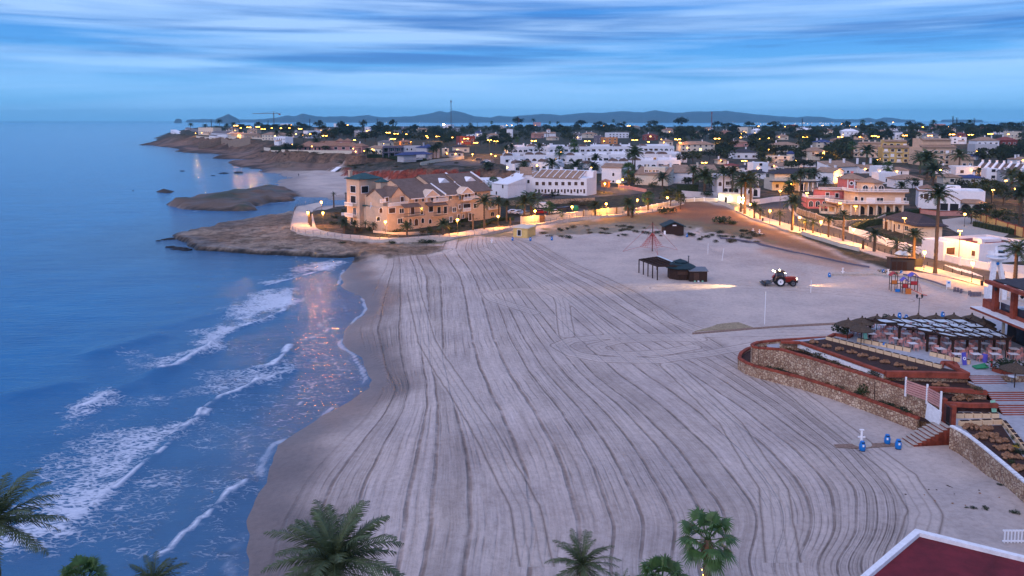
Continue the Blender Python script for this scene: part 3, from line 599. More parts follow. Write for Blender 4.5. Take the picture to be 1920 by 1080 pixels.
# ------------------------------------------------------------------ trees
def leafball(mb, c, r, n, s, rg, squash=1.0):
    for _ in range(n):
        a = rg.uniform(0, 2 * math.pi); u = rg.uniform(-1, 1); q = math.sqrt(1 - u * u); rr = rg.uniform(.62, 1.08)
        p = Vector((c[0] + r * rr * q * math.cos(a), c[1] + r * rr * q * math.sin(a), c[2] + r * squash * rr * u))
        d = Vector((rg.uniform(-1, 1), rg.uniform(-1, 1), rg.uniform(-.6, .6))).normalized() * s * rg.uniform(.6, 1.3)
        e = d.cross(Vector((rg.uniform(-1, 1), rg.uniform(-1, 1), rg.uniform(-1, 1)))).normalized() * s * rg.uniform(.4, .9)
        b = len(mb.v); mb.v += [tuple(p - d), tuple(p + e), tuple(p + d), tuple(p - e)]; mb.f.append((b, b + 1, b + 2, b + 3))
def me_of(mb, name, m):
    me = bpy.data.meshes.new(name); me.from_pydata(mb.v, [], mb.f); me.update(); me.materials.append(m); return me
def crown_mesh(kind, seed):
    g = random.Random(seed); mb = MB()
    if kind == 'pine':      # broad umbrella pine, unit height 1 for crown base..top, radius ~1
        for _ in range(24):
            a = g.uniform(0, 6.28); r = g.uniform(0, .95) ** .7; z = .30 * (1 - r * r) + g.uniform(-.10, .16); leafball(mb, (r * math.cos(a), r * math.sin(a), z + .02 - .12 * r), g.uniform(.22, .38), 30, .085, g, .75)
    elif kind == 'round':
        for _ in range(20):
            a = g.uniform(0, 6.28); u = g.uniform(-.6, 1); r = math.sqrt(max(0, 1 - u * u)) * g.uniform(.3, .8); leafball(mb, (r * math.cos(a), r * math.sin(a), .62 * u), g.uniform(.25, .42), 30, .09, g, .8)
    elif kind == 'cone':
        for k in range(22):
            z = k / 22.0; a = g.uniform(0, 6.28); r = (1 - z) * .55 * g.uniform(.3, .9); leafball(mb, (r * math.cos(a), r * math.sin(a), z * 2.2 - .6), .12 + .26 * (1 - z), 20, .07, g, 1)
    elif kind == 'tiered':   # norfolk pine
        for k in range(12):
            z = k / 12.0; rr = (1 - z) * .55 + .05
            for j in range(6):
                a = j * 1.047 + k; mb.bar((0, 0, z * 3), (rr * math.cos(a), rr * math.sin(a), z * 3 + .06), .05, .05); leafball(mb, (rr * .6 * math.cos(a), rr * .6 * math.sin(a), z * 3 + .05), rr * .38, 8, .05, g, .4)
    return me_of(mb, kind + '_crown', M['pine'] if kind != 'round' else M['bush'])
CROWN = {k: [crown_mesh(k, 10 * i + len(k)) for i in range(5)] for k in ('pine', 'round', 'cone', 'tiered')}
def trunk_mesh(seed, limbs=True):
    g = random.Random(seed); mb = MB(); bend = g.uniform(-.06, .06)
    mb.tube([(0, 0, -.1), (bend, .02, .35), (bend * 1.6, 0, .62), (bend, .0, 1.0)], [.055, .042, .034, .02], 6)
    if limbs:
        for k in range(5):
            a = g.uniform(0, 6.28); mb.tube([(bend, 0, .45 + .06 * k), (.16 * math.cos(a), .16 * math.sin(a), .72 + .04 * k), (.3 * math.cos(a), .3 * math.sin(a), .95)], [.022, .016, .008], 5)
    return me_of(mb, 'trunk', M['bark'])
TRUNK = [trunk_mesh(s) for s in range(3)]
NAMES = {'pine': ('pine_tree', 'tree'), 'round': ('broadleaf_tree', 'tree'), 'cone': ('cypress_tree', 'tree'), 'tiered': ('norfolk_pine', 'tree')}
def tree(kind, p, hgt, rad, g=rng):
    nm, cat = NAMES[kind]; o = empty(nm, p, g.uniform(0, 6.28))
    s = {'pine': .42, 'round': .62, 'cone': 1.0, 'tiered': 1.0}[kind]
    if kind in ('pine', 'round'):
        ch = hgt * (.70 if kind == 'pine' else .75); inst('trunk', TRUNK[g.randrange(3)], o, (0, 0, 0), 0, (hgt * .55, hgt * .55, hgt * (.72 if kind == 'pine' else .5)))
        inst('crown', CROWN[kind][g.randrange(5)], o, (0, 0, hgt - ch * .5), g.uniform(0, 6), (rad, rad, ch * (.95 if kind == 'pine' else .62)))
    elif kind == 'cone':
        inst('trunk', TRUNK[0], o, (0, 0, 0), 0, (hgt * .3, hgt * .3, hgt * .6)); inst('crown', CROWN[kind][g.randrange(5)], o, (0, 0, hgt * .28), 0, (rad, rad, hgt * .40))
    else:
        inst('trunk', TRUNK[1], o, (0, 0, 0), 0, (hgt * .3, hgt * .3, hgt)); inst('crown', CROWN[kind][g.randrange(5)], o, (0, 0, hgt * .12), 0, (rad, rad, hgt * .3))
    return o
# ------------------------------------------------------------------ palms
def date_crown(seed, n=30, lf=12, L=3.2, wid=.09, droop=1.0, ll=.62):
    g = random.Random(seed); mb = MB()
    for i in range(n):
        az = i * 2.39996 + g.uniform(-.15, .15); el = 1.35 - 1.75 * (i / n) ** .85 + g.uniform(-.1, .1); LL = L * g.uniform(.85, 1.1) * (.75 + .25 * min(1, i / (n * .3)))
        pts = []; p = Vector((0, 0, 0)); e = el; steps = 9
        for s in range(steps + 1):
            pts.append(p.copy()); t = s / steps; e2 = e - droop * (1.25 * t ** 1.6) * (1.0 if el > .3 else .75)
            p = p + Vector((math.cos(az) * math.cos(e2), math.sin(az) * math.cos(e2), math.sin(e2))) * (LL / steps)
        mb.tube(pts, [.05 * (1 - .85 * s / steps) for s in range(steps + 1)], 4, False)
        side = Vector((-math.sin(az), math.cos(az), 0))
        for s in range(2, lf * 2 + 2):
            t = s / (lf * 2 + 2); f = t * steps; k = min(int(f), steps - 1); q = pts[k].lerp(pts[k + 1], f - k); d = (pts[k + 1] - pts[k]).normalized(); up = side.cross(d)
            sgn = 1 if s % 2 else -1; ln = ll * L / 3.2 * (math.sin(math.pi * min(1, (t * .92 + .08))) ** .55) * g.uniform(.85, 1.1)
            dd = (side * sgn * .82 + d * .62 + up * g.uniform(-.05, .4)).normalized(); tip = q + dd * ln + Vector((0, 0, -.10 * ln)); w = d * wid * L / 3.2
            b = len(mb.v); mb.v += [tuple(q - w), tuple(q + w), tuple((q + tip) / 2 + w * .9 + Vector((0, 0, .03))), tuple(tip), tuple((q + tip) / 2 - w * .9 + Vector((0, 0, .03)))]; mb.f.append((b, b + 1, b + 2, b + 3, b + 4))
    return mb
def fan_crown(seed, n=34, L=1.25, blades=15):
    g = random.Random(seed); mb = MB()
    for i in range(n):
        az = i * 2.39996 + g.uniform(-.2, .2); el = 1.35 - 2.15 * (i / n) + g.uniform(-.12, .12); pet = L * g.uniform(.75, 1.05)
        d = Vector((math.cos(az) * math.cos(el), math.sin(az) * math.cos(el), math.sin(el))); side = Vector((-math.sin(az), math.cos(az), 0)); up = side.cross(d)
        c = d * pet; mb.bar((0, 0, 0), c, .045, .03)
        for k in range(blades):
            a = (k / (blades - 1) - .5) * 3.3; dd = (d * math.cos(a) + side * math.sin(a)).normalized(); ln = L * .86 * (1 - .12 * abs(a)) * g.uniform(.85, 1.08)
            tip = c + dd * ln + Vector((0, 0, -.42 * ln * g.uniform(.5, 1.3))) + up * .05; mid = c + dd * ln * .55 + up * .06; w = dd.cross(up).normalized() * .050 * L / 1.25
            b = len(mb.v); mb.v += [tuple(c), tuple(mid + w), tuple(tip), tuple(mid - w)]; mb.f.append((b, b + 1, b + 2, b + 3))
    return mb
def skirt(r=.55, ln=1.3, seed=1, n=60):
    g = random.Random(seed); mb = MB()
    for i in range(n):
        a = g.uniform(0, 6.28); z = g.uniform(-ln * .6, .1); r0 = .16; t = Vector((math.cos(a), math.sin(a), 0)); p = t * r0 + Vector((0, 0, z)); q = t * r * g.uniform(.6, 1) + Vector((0, 0, z - .5 * g.uniform(.6, 1.3))); w = Vector((-t.y, t.x, 0)) * .09
        b = len(mb.v); mb.v += [tuple(p - w * .4), tuple(p + w * .4), tuple(q + w), tuple(q - w)]; mb.f.append((b, b + 1, b + 2, b + 3))
    return mb
def ptrunk(seed, n=12, lean=.02):
    g = random.Random(seed); mb = MB(); pts = []; rs = []
    for k in range(n * 2 + 1):
        t = k / (n * 2.0); pts.append((lean * math.sin(t * 2), lean * t, t)); rs.append((1.18 - .3 * t + (.55 if t < .03 else 0)) * (1 + (.10 if k % 2 else -.05)))
    # unit height; radius given at scale time
    mb2 = MB(); m = 8; vs = []
    for i, p in enumerate(pts):
        for k in range(m):
            a = 6.28318 * k / m + (i % 2) * .39; vs.append((p[0] + .5 * rs[i] * math.cos(a), p[1] + .5 * rs[i] * math.sin(a), p[2]))
    mb2.add(vs, [(i * m + k, i * m + (k + 1) % m, (i + 1) * m + (k + 1) % m, (i + 1) * m + k) for i in range(len(pts) - 1) for k in range(m)]); return me_of(mb2, 'trunk', M['trunk'])
DATE = [me_of(date_crown(s, 30, 12, 3.2, .10, 1.0, .75), 'date_fronds', M['frond']) for s in (1, 2, 3)]
YOUNG = [me_of(date_crown(s, 16, 8, 2.2, .10, 1.1, .7), 'young_fronds', M['frond']) for s in (11, 12)]
FAN = [me_of(fan_crown(s), 'fan_leaves', M['fan']) for s in (4, 5, 6)]
SKIRT = me_of(skirt(), 'dead_fronds', M['dead']); PTR = [ptrunk(s) for s in (1, 2)]
def palm(kind, p, th, cs=1.0, r=.32, g=rng, lean=0):
    """trunk height th, crown scale cs"""
    nm = {'date': 'date_palm', 'fan': 'fan_palm', 'young': 'young_palm', 'bare': 'trimmed_palm'}[kind]; o = empty(nm, p, g.uniform(0, 6.28))
    inst('trunk', PTR[g.randrange(2)], o, (0, 0, -.1), 0, (r * 2 * .8, r * 2 * .8, th + .1))
    me = {'date': DATE, 'fan': FAN, 'young': YOUNG, 'bare': YOUNG}[kind]
    inst('crown', me[g.randrange(len(me))], o, (0, 0, th - .05), g.uniform(0, 6), cs * (1 if kind != 'bare' else .6))
    if kind in ('fan',): inst('dead_frond_skirt', SKIRT, o, (0, 0, th - .1), 0, cs)
    return o
def bush(p, r, h, m='bush', name='shrub', seed=None):
    g = random.Random(seed if seed is not None else int(p[0] * 7 + p[1] * 13)); mb = MB()
    for _ in range(7):
        leafball(mb, (g.uniform(-.5, .5) * r, g.uniform(-.5, .5) * r, h * g.uniform(.3, .6)), r * .5, 40, max(.07, r * .11), g, h / r * .8)
    o = mb.build(name, M[m]); o.location = p; return o
BUSHM = {}
def bush_i(p, r, h, m='bush', name='shrub', g=rng):
    k = (m, g.randrange(4))
    if k not in BUSHM:
        gg = random.Random(k[1] * 17 + len(m)); mb = MB()
        for _ in range(9): leafball(mb, (gg.uniform(-.55, .55), gg.uniform(-.55, .55), gg.uniform(.25, .6)), .45, 34, .10, gg, .75)
        BUSHM[k] = me_of(mb, name, M[m])
    return inst(name, BUSHM[k], None, p, g.uniform(0, 6), (r, r, h))
# ------------------------------------------------------------------ lamps
_l = MB(); _l.lathe([(0, 0), (.16, 0), (.17, .15), (.06, .25), (.05, 1)], 8); 
def polemesh(h, r=.055):
    return me_of(MB().lathe([(.16, 0), (.14, .35), (r, .5), (r * .85, h)], 8), 'pole', M['pole'])
def sphere(r, n=12, z=0):
    return MB().lathe([(max(r * math.sin(math.pi * k / n), .001), z - r * math.cos(math.pi * k / n)) for k in range(n + 1)], 14)
GLOBE = me_of(sphere(.33), 'globe', M['lamp']); CAPM = me_of(MB().lathe([(.001, .44), (.10, .40), (.20, .33), (.24, .27)], 10), 'cap', M['pole'])
POLES = {}
LDATA = {}
def blight(parent, z, power, col=(1, .40, .06), r=.25, x=0, y=0):
    k = (power, col, r)
    if k not in LDATA:
        d = bpy.data.lights.new('bulb', 'POINT'); d.energy = power * 2.2; d.color = col; d.shadow_soft_size = r; LDATA[k] = d
    o = bpy.data.objects.new('bulb', LDATA[k]); COL.objects.link(o); o.location = (x, y, z); setpar(o, parent); return o
def globe_lamp(p, h=3.6, power=300, light=True):
    o = empty('globe_street_lamp', p)
    if h not in POLES: POLES[h] = polemesh(h)
    inst('pole', POLES[h], o); inst('globe', GLOBE, o, (0, 0, h + .30)); inst('cap', CAPM, o, (0, 0, h + .30))
    if light: blight(o, h - .25, power)
    return o
HEAD = me_of(MB().box(-.45, .45, -.3, .3, -.18, .10), 'lamp_head', M['lamp']); HEADC = me_of(MB().box(-.5, .5, -.34, .34, .10, .22), 'cover', M['pole'])
def street_lamp(p, h=7, heads=1, power=500, rz=0, light=True, s=1.0):
    o = empty('tall_street_lamp', p, rz); k = ('t', round(h, 1))
    if k not in POLES: POLES[k] = polemesh(h, .07)
    inst('pole', POLES[k], o)
    xs_ = [0] if heads == 1 else [-.95 * s, .95 * s]
    if heads == 2: MB().bar((-1.0 * s, 0, h - .05), (1.0 * s, 0, h - .05), .07).build('arm', M['pole'], o)
    for x in xs_:
        hd = inst('lamp_head', HEAD, o, (x, 0, h + .12), 0, s); c = inst('cover', HEADC, hd, (0, 0, 0))
    if light: blight(o, h - .5, power)
    return o
# ------------------------------------------------------------------ building kit
WM = {}
def winmesh(w, h, style, fr='trim', arch=False):
    k = (round(w, 2), round(h, 2), style, fr, arch)
    if k in WM: return WM[k]
    t = .12 if min(w, h) > .8 else .08; f = MB(); p = MB()
    if arch:
        n = 8; R0 = w / 2; zc = h - R0
        pr = [(-R0, 0), (R0, 0)] + [(R0 * math.cos(math.pi * i / n), zc + R0 * math.sin(math.pi * i / n)) for i in range(n + 1)]
        o_ = [(-R0 - t, 0), (R0 + t, 0)] + [((R0 + t) * math.cos(math.pi * i / n), zc + (R0 + t) * math.sin(math.pi * i / n)) for i in range(n + 1)]
        m = len(pr); v = [(x, -.05, z) for x, z in pr] + [(x, -.05, z) for x, z in o_] + [(x, .04, z) for x, z in pr] + [(x, .04, z) for x, z in o_]; fs = []
        for i in range(1, m):
            j = (i + 1) % m; fs += [(i, m + i, m + j, j), (m + i, 3 * m + i, 3 * m + j, m + j), (2 * m + i, i, j, 2 * m + j)]
        f.add(v, fs); p.yprism(pr, -.02, .03)
    else:
        f.box(-w / 2 - t, w / 2 + t, -.06, .03, h, h + t); f.box(-w / 2 - t, -w / 2, -.06, .03, 0, h); f.box(w / 2, w / 2 + t, -.06, .03, 0, h); f.box(-w / 2 - t * 1.4, w / 2 + t * 1.4, -.12, .03, -t, 0)
        p.box(-w / 2, w / 2, -.02, .02, 0, h)
    if w > 1.0 and style == 'glass': f.box(-.035, .035, -.045, -.021, .0, h * (.9 if arch else 1))
    mf = me_of(f, 'window', M[fr]); mp_ = me_of(p, 'pane', M[{'glass': 'glass', 'shut': 'shut', 'dark': 'dark', 'lit': 'litwin', 'wood': 'wood', 'white': 'trim'}[style]])
    WM[k] = (mf, mp_); return WM[k]
class B:
    """a building: local x along its front (left to right as seen), y into the depth, z up"""
    def __init__(s, name, label, cat, a, b, dz=0, depth=8, sink=1.0, group=None):
        pa, pb = (hit(*a) if len(a) == 2 else Vector(a)), (hit(*b) if len(b) == 2 else Vector(b))
        s.z = min(pa.z, pb.z) + dz; d = pb - pa; d.z = 0; s.W = d.length; s.rz = math.atan2(d.y, d.x); s.D = depth; s.sink = sink
        s.o = empty(name, (pa.x, pa.y, s.z), s.rz)
        if label: tag(s.o, label, cat, group)
        s.wall = MB(); s.sc = (pa.length) / FP   # metres per pixel here (roughly)
    def pm(s, px): return px * s.sc
    def box(s, x0, x1, y0, y1, z0, z1): s.wall.box(x0, x1, y0, y1, z0 - (s.sink if z0 == 0 else 0), z1); return s
    def part(s, mb, name, m): return mb.build(name, M[m], s.o)
    def done(s, m='white', name='wall'): s.wallo = s.wall.build(name, M[m], s.o); return s.o
    def win(s, face, x, z, w, h, style='glass', y=0, fr='trim', arch=False, name='window'):
        mf, mp_ = winmesh(w, h, style, fr, arch)
        loc, rz = {'f': ((x, y, z), 0), 'l': ((y, x, z), R(-90)), 'r': ((y, x, z), R(90)), 'b': ((x, y, z), R(180))}[face]
        o = inst(name, mf, s.o, loc, rz); inst('pane' if style != 'wood' else 'panel', mp_, o); return o
    def hip(s, x0, x1, y0, y1, z, h, over=.5, m='r_terra', name='roof', ridge=None):
        x0 -= over; x1 += over; y0 -= over; y1 += over; w, d = x1 - x0, y1 - y0; k = min(w, d) / 2
        if ridge is not None: k *= ridge
        if w >= d: r0, r1 = (x0 + k, (y0 + y1) / 2), (x1 - k, (y0 + y1) / 2)
        else: r0, r1 = ((x0 + x1) / 2, y0 + k), ((x0 + x1) / 2, y1 - k)
        v = [(x0, y0, z), (x1, y0, z), (x1, y1, z), (x0, y1, z), (*r0, z + h), (*r1, z + h), (x0, y0, z - .18), (x1, y0, z - .18), (x1, y1, z - .18), (x0, y1, z - .18)]
        f = [(0, 1, 5, 4), (1, 2, 5), (2, 3, 4, 5), (3, 0, 4)] if w >= d else [(0, 1, 4), (1, 2, 5, 4), (2, 3, 5), (3, 0, 4, 5)]
        f += [(6, 7, 1, 0), (7, 8, 2, 1), (8, 9, 3, 2), (9, 6, 0, 3), (9, 8, 7, 6)]
        return MB().add(v, f).build(name, M[m], s.o)
    def gable(s, x0, x1, y0, y1, z, h, over=.4, m='r_terra', axis='x', name='roof', t=.2):
        """ridge along axis; gable ends are filled by the wall"""
        if axis == 'x':
            ym = (y0 + y1) / 2; sl = h / (ym - y0)
            s.wall.xprism([(y0, z - .01), (y1, z - .01), (ym, z + h - .02)], x0, x1)
            pr = [(y0 - over, z - over * sl), (ym, z + h), (y1 + over, z - over * sl), (y1 + over, z - over * sl + t), (ym, z + h + t), (y0 - over, z - over * sl + t)]
            return MB().xprism(pr, x0 - over * .6, x1 + over * .6).build(name, M[m], s.o)
        xm = (x0 + x1) / 2; sl = h / (xm - x0)
        s.wall.yprism([(x0, z - .01), (x1, z - .01), (xm, z + h - .02)], y0, y1)
        pr = [(x0 - over, z - over * sl), (xm, z + h), (x1 + over, z - over * sl), (x1 + over, z - over * sl + t), (xm, z + h + t), (x0 - over, z - over * sl + t)]
        return MB().yprism(pr, y0 - over * .6, y1 + over * .6).build(name, M[m], s.o)
    def shed(s, x0, x1, y0, y1, z0, z1, over=.3, m='r_terra', name='roof', t=.18, fill=True):
        if fill: s.wall.xprism([(y0, z0 - .3), (y1, z0 - .3), (y1, z1 - .02), (y0, z0 - .02)], x0, x1)
        sl = (z1 - z0) / (y1 - y0)
        return MB().xprism([(y0 - over, z0 - over * sl), (y1, z1), (y1, z1 + t), (y0 - over, z0 - over * sl + t)], x0 - over * .4, x1 + over * .4).build(name, M[m], s.o)
    def parapet(s, x0, x1, y0, y1, z, h=.8, t=.25):
        for a in ((x0, x1, y0, y0 + t), (x0, x1, y1 - t, y1), (x0, x0 + t, y0 + t, y1 - t), (x1 - t, x1, y0 + t, y1 - t)): s.wall.box(*a, z, z + h)
    def chimney(s, x, y, z, h=1.2, w=.6, m=None, parent=None):
        o = MB().box(x - w / 2, x + w / 2, y - w / 2, y + w / 2, z, z + h).box(x - w * .65, x + w * .65, y - w * .65, y + w * .65, z + h, z + h + .12).build('chimney', M[m or 'white'], s.o); return o
    def rail(s, x0, y0, x1, y1, z, h=.95, m='trim', name='balustrade', step=.35):
        mb = MB(); a = Vector((x0, y0, z)); b = Vector((x1, y1, z)); n = max(1, int((b - a).length / step))
        mb.bar(a + Vector((0, 0, h)), b + Vector((0, 0, h)), .16, .12); mb.bar(a + Vector((0, 0, .07)), b + Vector((0, 0, .07)), .16, .12)
        for i in range(n + 1):
            p = a.lerp(b, i / n); mb.bar(p + Vector((0, 0, .1)), p + Vector((0, 0, h)), .12 if m == 'trim' else .04)
        return mb.build(name, M[m], s.o)
# ------------------------------------------------------------------ strips laid on the ground
def resamp(pts, n):
    pts = [Vector(p) for p in pts]; d = [0]
    for a, b in zip(pts, pts[1:]): d.append(d[-1] + (b - a).length)
    out = []; k = 0
    for i in range(n):
        t = d[-1] * i / (n - 1)
        while k < len(d) - 2 and d[k + 1] < t: k += 1
        f = (t - d[k]) / max(1e-6, d[k + 1] - d[k]); out.append(pts[k].lerp(pts[k + 1], min(1, max(0, f))))
    return out
def strip(name, outer, inner, off, m, kind='structure', thick=0.0, n=None, flat=False, cross=6):
    o_ = [hit(*p) for p in outer]; i_ = [hit(*p) for p in inner]; ln = sum((b - a).length for a, b in zip(o_, o_[1:])); n = n or max(8, int(ln / 2.0))
    o_ = resamp(o_, n); i_ = resamp(i_, n); v = []; f = []
    for a, b in zip(o_, i_):
        row = []
        for k in range(cross + 1):
            p = a.lerp(b, k / cross); row.append([p.x, p.y, gz(p.x, p.y) + off])
        if flat:
            zz_ = max(r[2] for r in row)
            for r in row: r[2] = zz_
        v += row
    w = cross + 1
    for i in range(n - 1):
        for k in range(cross): f.append((i * w + k, i * w + k + 1, (i + 1) * w + k + 1, (i + 1) * w + k))
    if thick:
        b0 = len(v); v += [[q[0], q[1], q[2] - thick] for q in v]
        for i in range(n - 1):
            f.append((i * w, (i + 1) * w, b0 + (i + 1) * w, b0 + i * w)); f.append((b0 + i * w + cross, b0 + (i + 1) * w + cross, (i + 1) * w + cross, i * w + cross))
        f.append(tuple(range(w)) + tuple(b0 + k for k in range(w))[::-1]); f.append(tuple((n - 1) * w + k for k in range(w))[::-1] + tuple(b0 + (n - 1) * w + k for k in range(w)))
    o = MB(); o.v = [tuple(q) for q in v]; o.f = f; ob = o.build(name, M[m]); tag(ob, kind=kind); return ob, [Vector(q) for q in v[0:n * w:w]], [Vector(q) for q in v[cross:n * w:w]]
def wallrun(name, label, pts, h, m='white', cap=None, t=.25, cat='wall', zoff=0, posts=0, group=None, world=False):
    P = [Vector(p) if world else hit(*p) for p in pts]; root = empty(name, P[0]); mb = MB(); mc = MB(); o0 = P[0]; mp_ = MB()
    for a, b in zip(P, P[1:]):
        n = max(1, int((b - a).length / 4)); nn = Vector((-(b - a).y, (b - a).x, 0)).normalized() * t / 2
        for i in range(n):
            p = a.lerp(b, i / n) - o0; q = a.lerp(b, (i + 1) / n) - o0; z0 = p.z - .8; hh = h + zoff
            vs = [tuple(p - nn + Vector((0, 0, -.8))), tuple(q - nn + Vector((0, 0, -.8))), tuple(q + nn + Vector((0, 0, -.8))), tuple(p + nn + Vector((0, 0, -.8))), tuple(p - nn + Vector((0, 0, hh))), tuple(q - nn + Vector((0, 0, hh))), tuple(q + nn + Vector((0, 0, hh))), tuple(p + nn + Vector((0, 0, hh)))]
            mb.add(vs, [(3, 2, 1, 0), (4, 5, 6, 7), (0, 1, 5, 4), (1, 2, 6, 5), (2, 3, 7, 6), (3, 0, 4, 7)])
            if cap: mc.bar(p + Vector((0, 0, hh + .06)), q + Vector((0, 0, hh + .06)), t + .14, .12)
            if posts and i % posts == 0: mp_.box(p.x - t * .8, p.x + t * .8, p.y - t * .8, p.y + t * .8, p.z - .6, p.z + hh + .35)
    mb.build('wall_face', M[m], root)
    if cap: mc.build('coping', M[cap], root)
    if posts: mp_.build('post', M[cap or m], root)
    tag(root, label, cat, group); return root
# promenade round the headland, the road and its pavement
OUT1 = [(600, 384), (575, 387), (556, 396), (544, 431), (560, 440), (600, 444.5), (650, 450), (700, 453), (760, 455), (810, 453.5), (847, 450), (902, 441), (960, 431), (1010, 423), (1056, 417), (1094, 412), (1150, 407), (1192, 403), (1233, 397), (1283, 383)]
IN1 = [(604, 388), (592, 392), (584, 400), (592, 428), (597, 433), (625, 438), (660, 442), (700, 446), (737, 448), (780, 448), (815, 446), (842, 441), (890, 434), (960, 424), (1000, 420), (1045, 412), (1094, 406), (1140, 403), (1185, 398), (1225, 391), (1278, 379)]
prom, pe_out, pe_in = strip('seafront_promenade', OUT1, IN1, .28, 'pave', thick=1.2, flat=True, n=110)
OUT2 = [(1380, 397), (1412, 412), (1450, 424), (1467, 431), (1500, 438), (1540, 451), (1611, 470), (1680, 492), (1739, 513), (1800, 526), (1851, 540), (1935, 561)]
IN2 = [(1404, 389), (1425, 405), (1455, 414), (1485, 423), (1540, 439), (1595, 453), (1661, 476), (1741, 501), (1800, 517), (1847, 529), (1935, 550)]
side, s_out, s_in = strip('pavement', OUT2, IN2, .20, 'pave', thick=.9, n=90)
ROADN = [(1404, 388), (1426, 404), (1456, 413), (1486, 422.5), (1541, 438.5), (1596, 452.5), (1662, 475.5), (1742, 500.5), (1801, 516.5), (1848, 528.5), (1935, 549.5)]
ROADF = [(1478, 379), (1478, 392), (1490, 405), (1515, 417), (1560, 427), (1600, 440), (1650, 459), (1700, 471), (1778, 494), (1837, 507), (1935, 522)]
road, _, r_far = strip('road', ROADN, ROADF, .07, 'asph', n=90)
strip('road', [(1478, 378.5), (1440, 383), (1400, 388)], [(1500, 366), (1440, 377), (1398, 383)], .07, 'asph')
strip('road', [(980, 373), (1040, 372), (1115, 371), (1170, 366), (1100, 352)], [(978, 369), (1040, 368), (1120, 366), (1215, 362), (1130, 347)], .09, 'asph')
strip('car_park', [(800, 310), (860, 312), (930, 312)], [(850, 302), (890, 298), (925, 298)], .10, 'asph')
strip('car_park', [(955, 419), (1000, 413), (1100, 398)], [(960, 410), (1000, 402), (1090, 392)], .08, 'asph')
strip('pavement', [(1478, 378), (1478, 391), (1490, 404), (1515, 416), (1560, 426), (1600, 439), (1650, 458), (1700, 470), (1778, 493), (1837, 506), (1935, 521)], [(1481, 378), (1482, 390), (1494, 402.5), (1518, 414), (1562, 424.5), (1602, 437), (1652, 456), (1702, 467.5), (1780, 491), (1839, 503.5), (1935, 518)], .17, 'kerb', thick=.5)
strip('dirt_lot', [(1770, 424), (1800, 440), (1870, 452)], [(1766, 412), (1820, 405), (1905, 430)], .06, 'kerb')
for i in range(7):   # crossing
    x = 1770 + i * 7.5; strip('crossing_stripe', [(x, 497.5 + i * 1.9), (x + 26, 497.5 + i * 1.9 + 11)], [(x + 3.2, 497 + i * 1.9), (x + 29, 497 + i * 1.9 + 11)], .085, 'paint', n=6, cross=1)
# railing along the promenade: one thing, posts and rails
def railing(name, label, pts, h=1.0, step=2.6, m='metal', off=0):
    root = empty(name, pts[0]); o0 = Vector(pts[0]); P = resamp([Vector(p) for p in pts], int(sum((b - a).length for a, b in zip(pts, pts[1:])) / step)); mr = MB()
    pm_ = me_of(MB().box(-.05, .05, -.05, .05, 0, h), 'post', M[m]); k = 0
    for p in P:
        if k < 95: inst('post', pm_, root, p - o0); k += 1
        else: mr.box(*(p - o0).xy[:1] * 0, 0, 0, 0, 0, 0, 0) if False else mr.bar(p - o0, p - o0 + Vector((0, 0, h)), .1)
    for a, b in zip(P, P[1:]):
        for z in (.25, .55, h): mr.bar(a - o0 + Vector((0, 0, z)), b - o0 + Vector((0, 0, z)), .05)
    mr.build('rails', M[m], root); tag(root, label, 'railing'); return root
railing('metal_railing', 'grey metal railing along the seaward edge of the curved promenade', [p + Vector((0, 0, .0)) for p in pe_out][:])
# bollards on the kerb of the right-hand road
bol = me_of(MB().lathe([(.09, 0), (.09, .8), (.12, .82), (.001, .9)], 8), 'bollard', M['dmetal'])
for i, p in enumerate(resamp(s_in[8:], 46)):
    o = inst('bollard', bol, None, p); auto(o, 'short dark bollard', 'along the kerb of the seafront road', 'bollard', 'bollards along the kerb')
# ================================================================== NAMED BUILDINGS
def _loc(s, px, py, face='f', off=0.0):
    """local (along-face, z) of the point of a face seen at a pixel"""
    d = ray(px, py); c, n = math.cos(s.rz), math.sin(s.rz); ox, oy, oz = s.o.location
    # world = o + R*(lx,ly)
    if face == 'f': nx, ny, k = -n, c, off
    elif face == 'b': nx, ny, k = -n, c, off
    else: nx, ny, k = c, n, off
    t = (k + nx * ox + ny * oy) / (nx * d[0] + ny * d[1]); X, Y, Z = d[0] * t - ox, d[1] * t - oy, CH + d[2] * t - oz
    return (X * c + Y * n if face == 'f' else -X * n + Y * c), Z
B.loc = _loc
def _wp(s, rows, face='f', off=0.0):
    for r in rows:
        x0, x1, y0, y1 = r[:4]; st = r[4] if len(r) > 4 else 'glass'; ar = len(r) > 5 and r[5]
        a, zb = s.loc(x0, y1, face, off); b_, _ = s.loc(x1, y1, face, off); xm, zt = s.loc((x0 + x1) / 2, y0, face, off); xm2, zb = s.loc((x0 + x1) / 2, y1, face, off)
        w = abs(b_ - a); h = max(.4, zt - zb)
        if face == 'l': s.win('l', off, zb, w, h, st, xm, arch=ar)     # win('l') takes x=y-position via y arg
        else: s.win('f', xm, zb, w, h, st, off, arch=ar)
B.wp = _wp
_ow = B.win
def _win(s, face, x, z, w, h, style='glass', y=0, fr='trim', arch=False, name='window'):
    mf, mp_ = winmesh(w, h, style, fr, arch)
    loc, rz = {'f': ((x, y, z), 0), 'l': ((x, y, z), R(-90)), 'r': ((x, y, z), R(90)), 'b': ((x, y, z), R(180))}[face]
    o = inst(name, mf, s.o, loc, rz); inst('pane' if style not in ('wood', 'shut') else 'panel', mp_, o); return o
B.win = _win
def railpx(s, x0, y0, x1, y1, y=0, h=.95, m='trim'):
    a, za = s.loc(x0, y0, 'f', y); b_, zb = s.loc(x1, y1, 'f', y); s.rail(a, y, b_, y, min(za, zb), h, m)
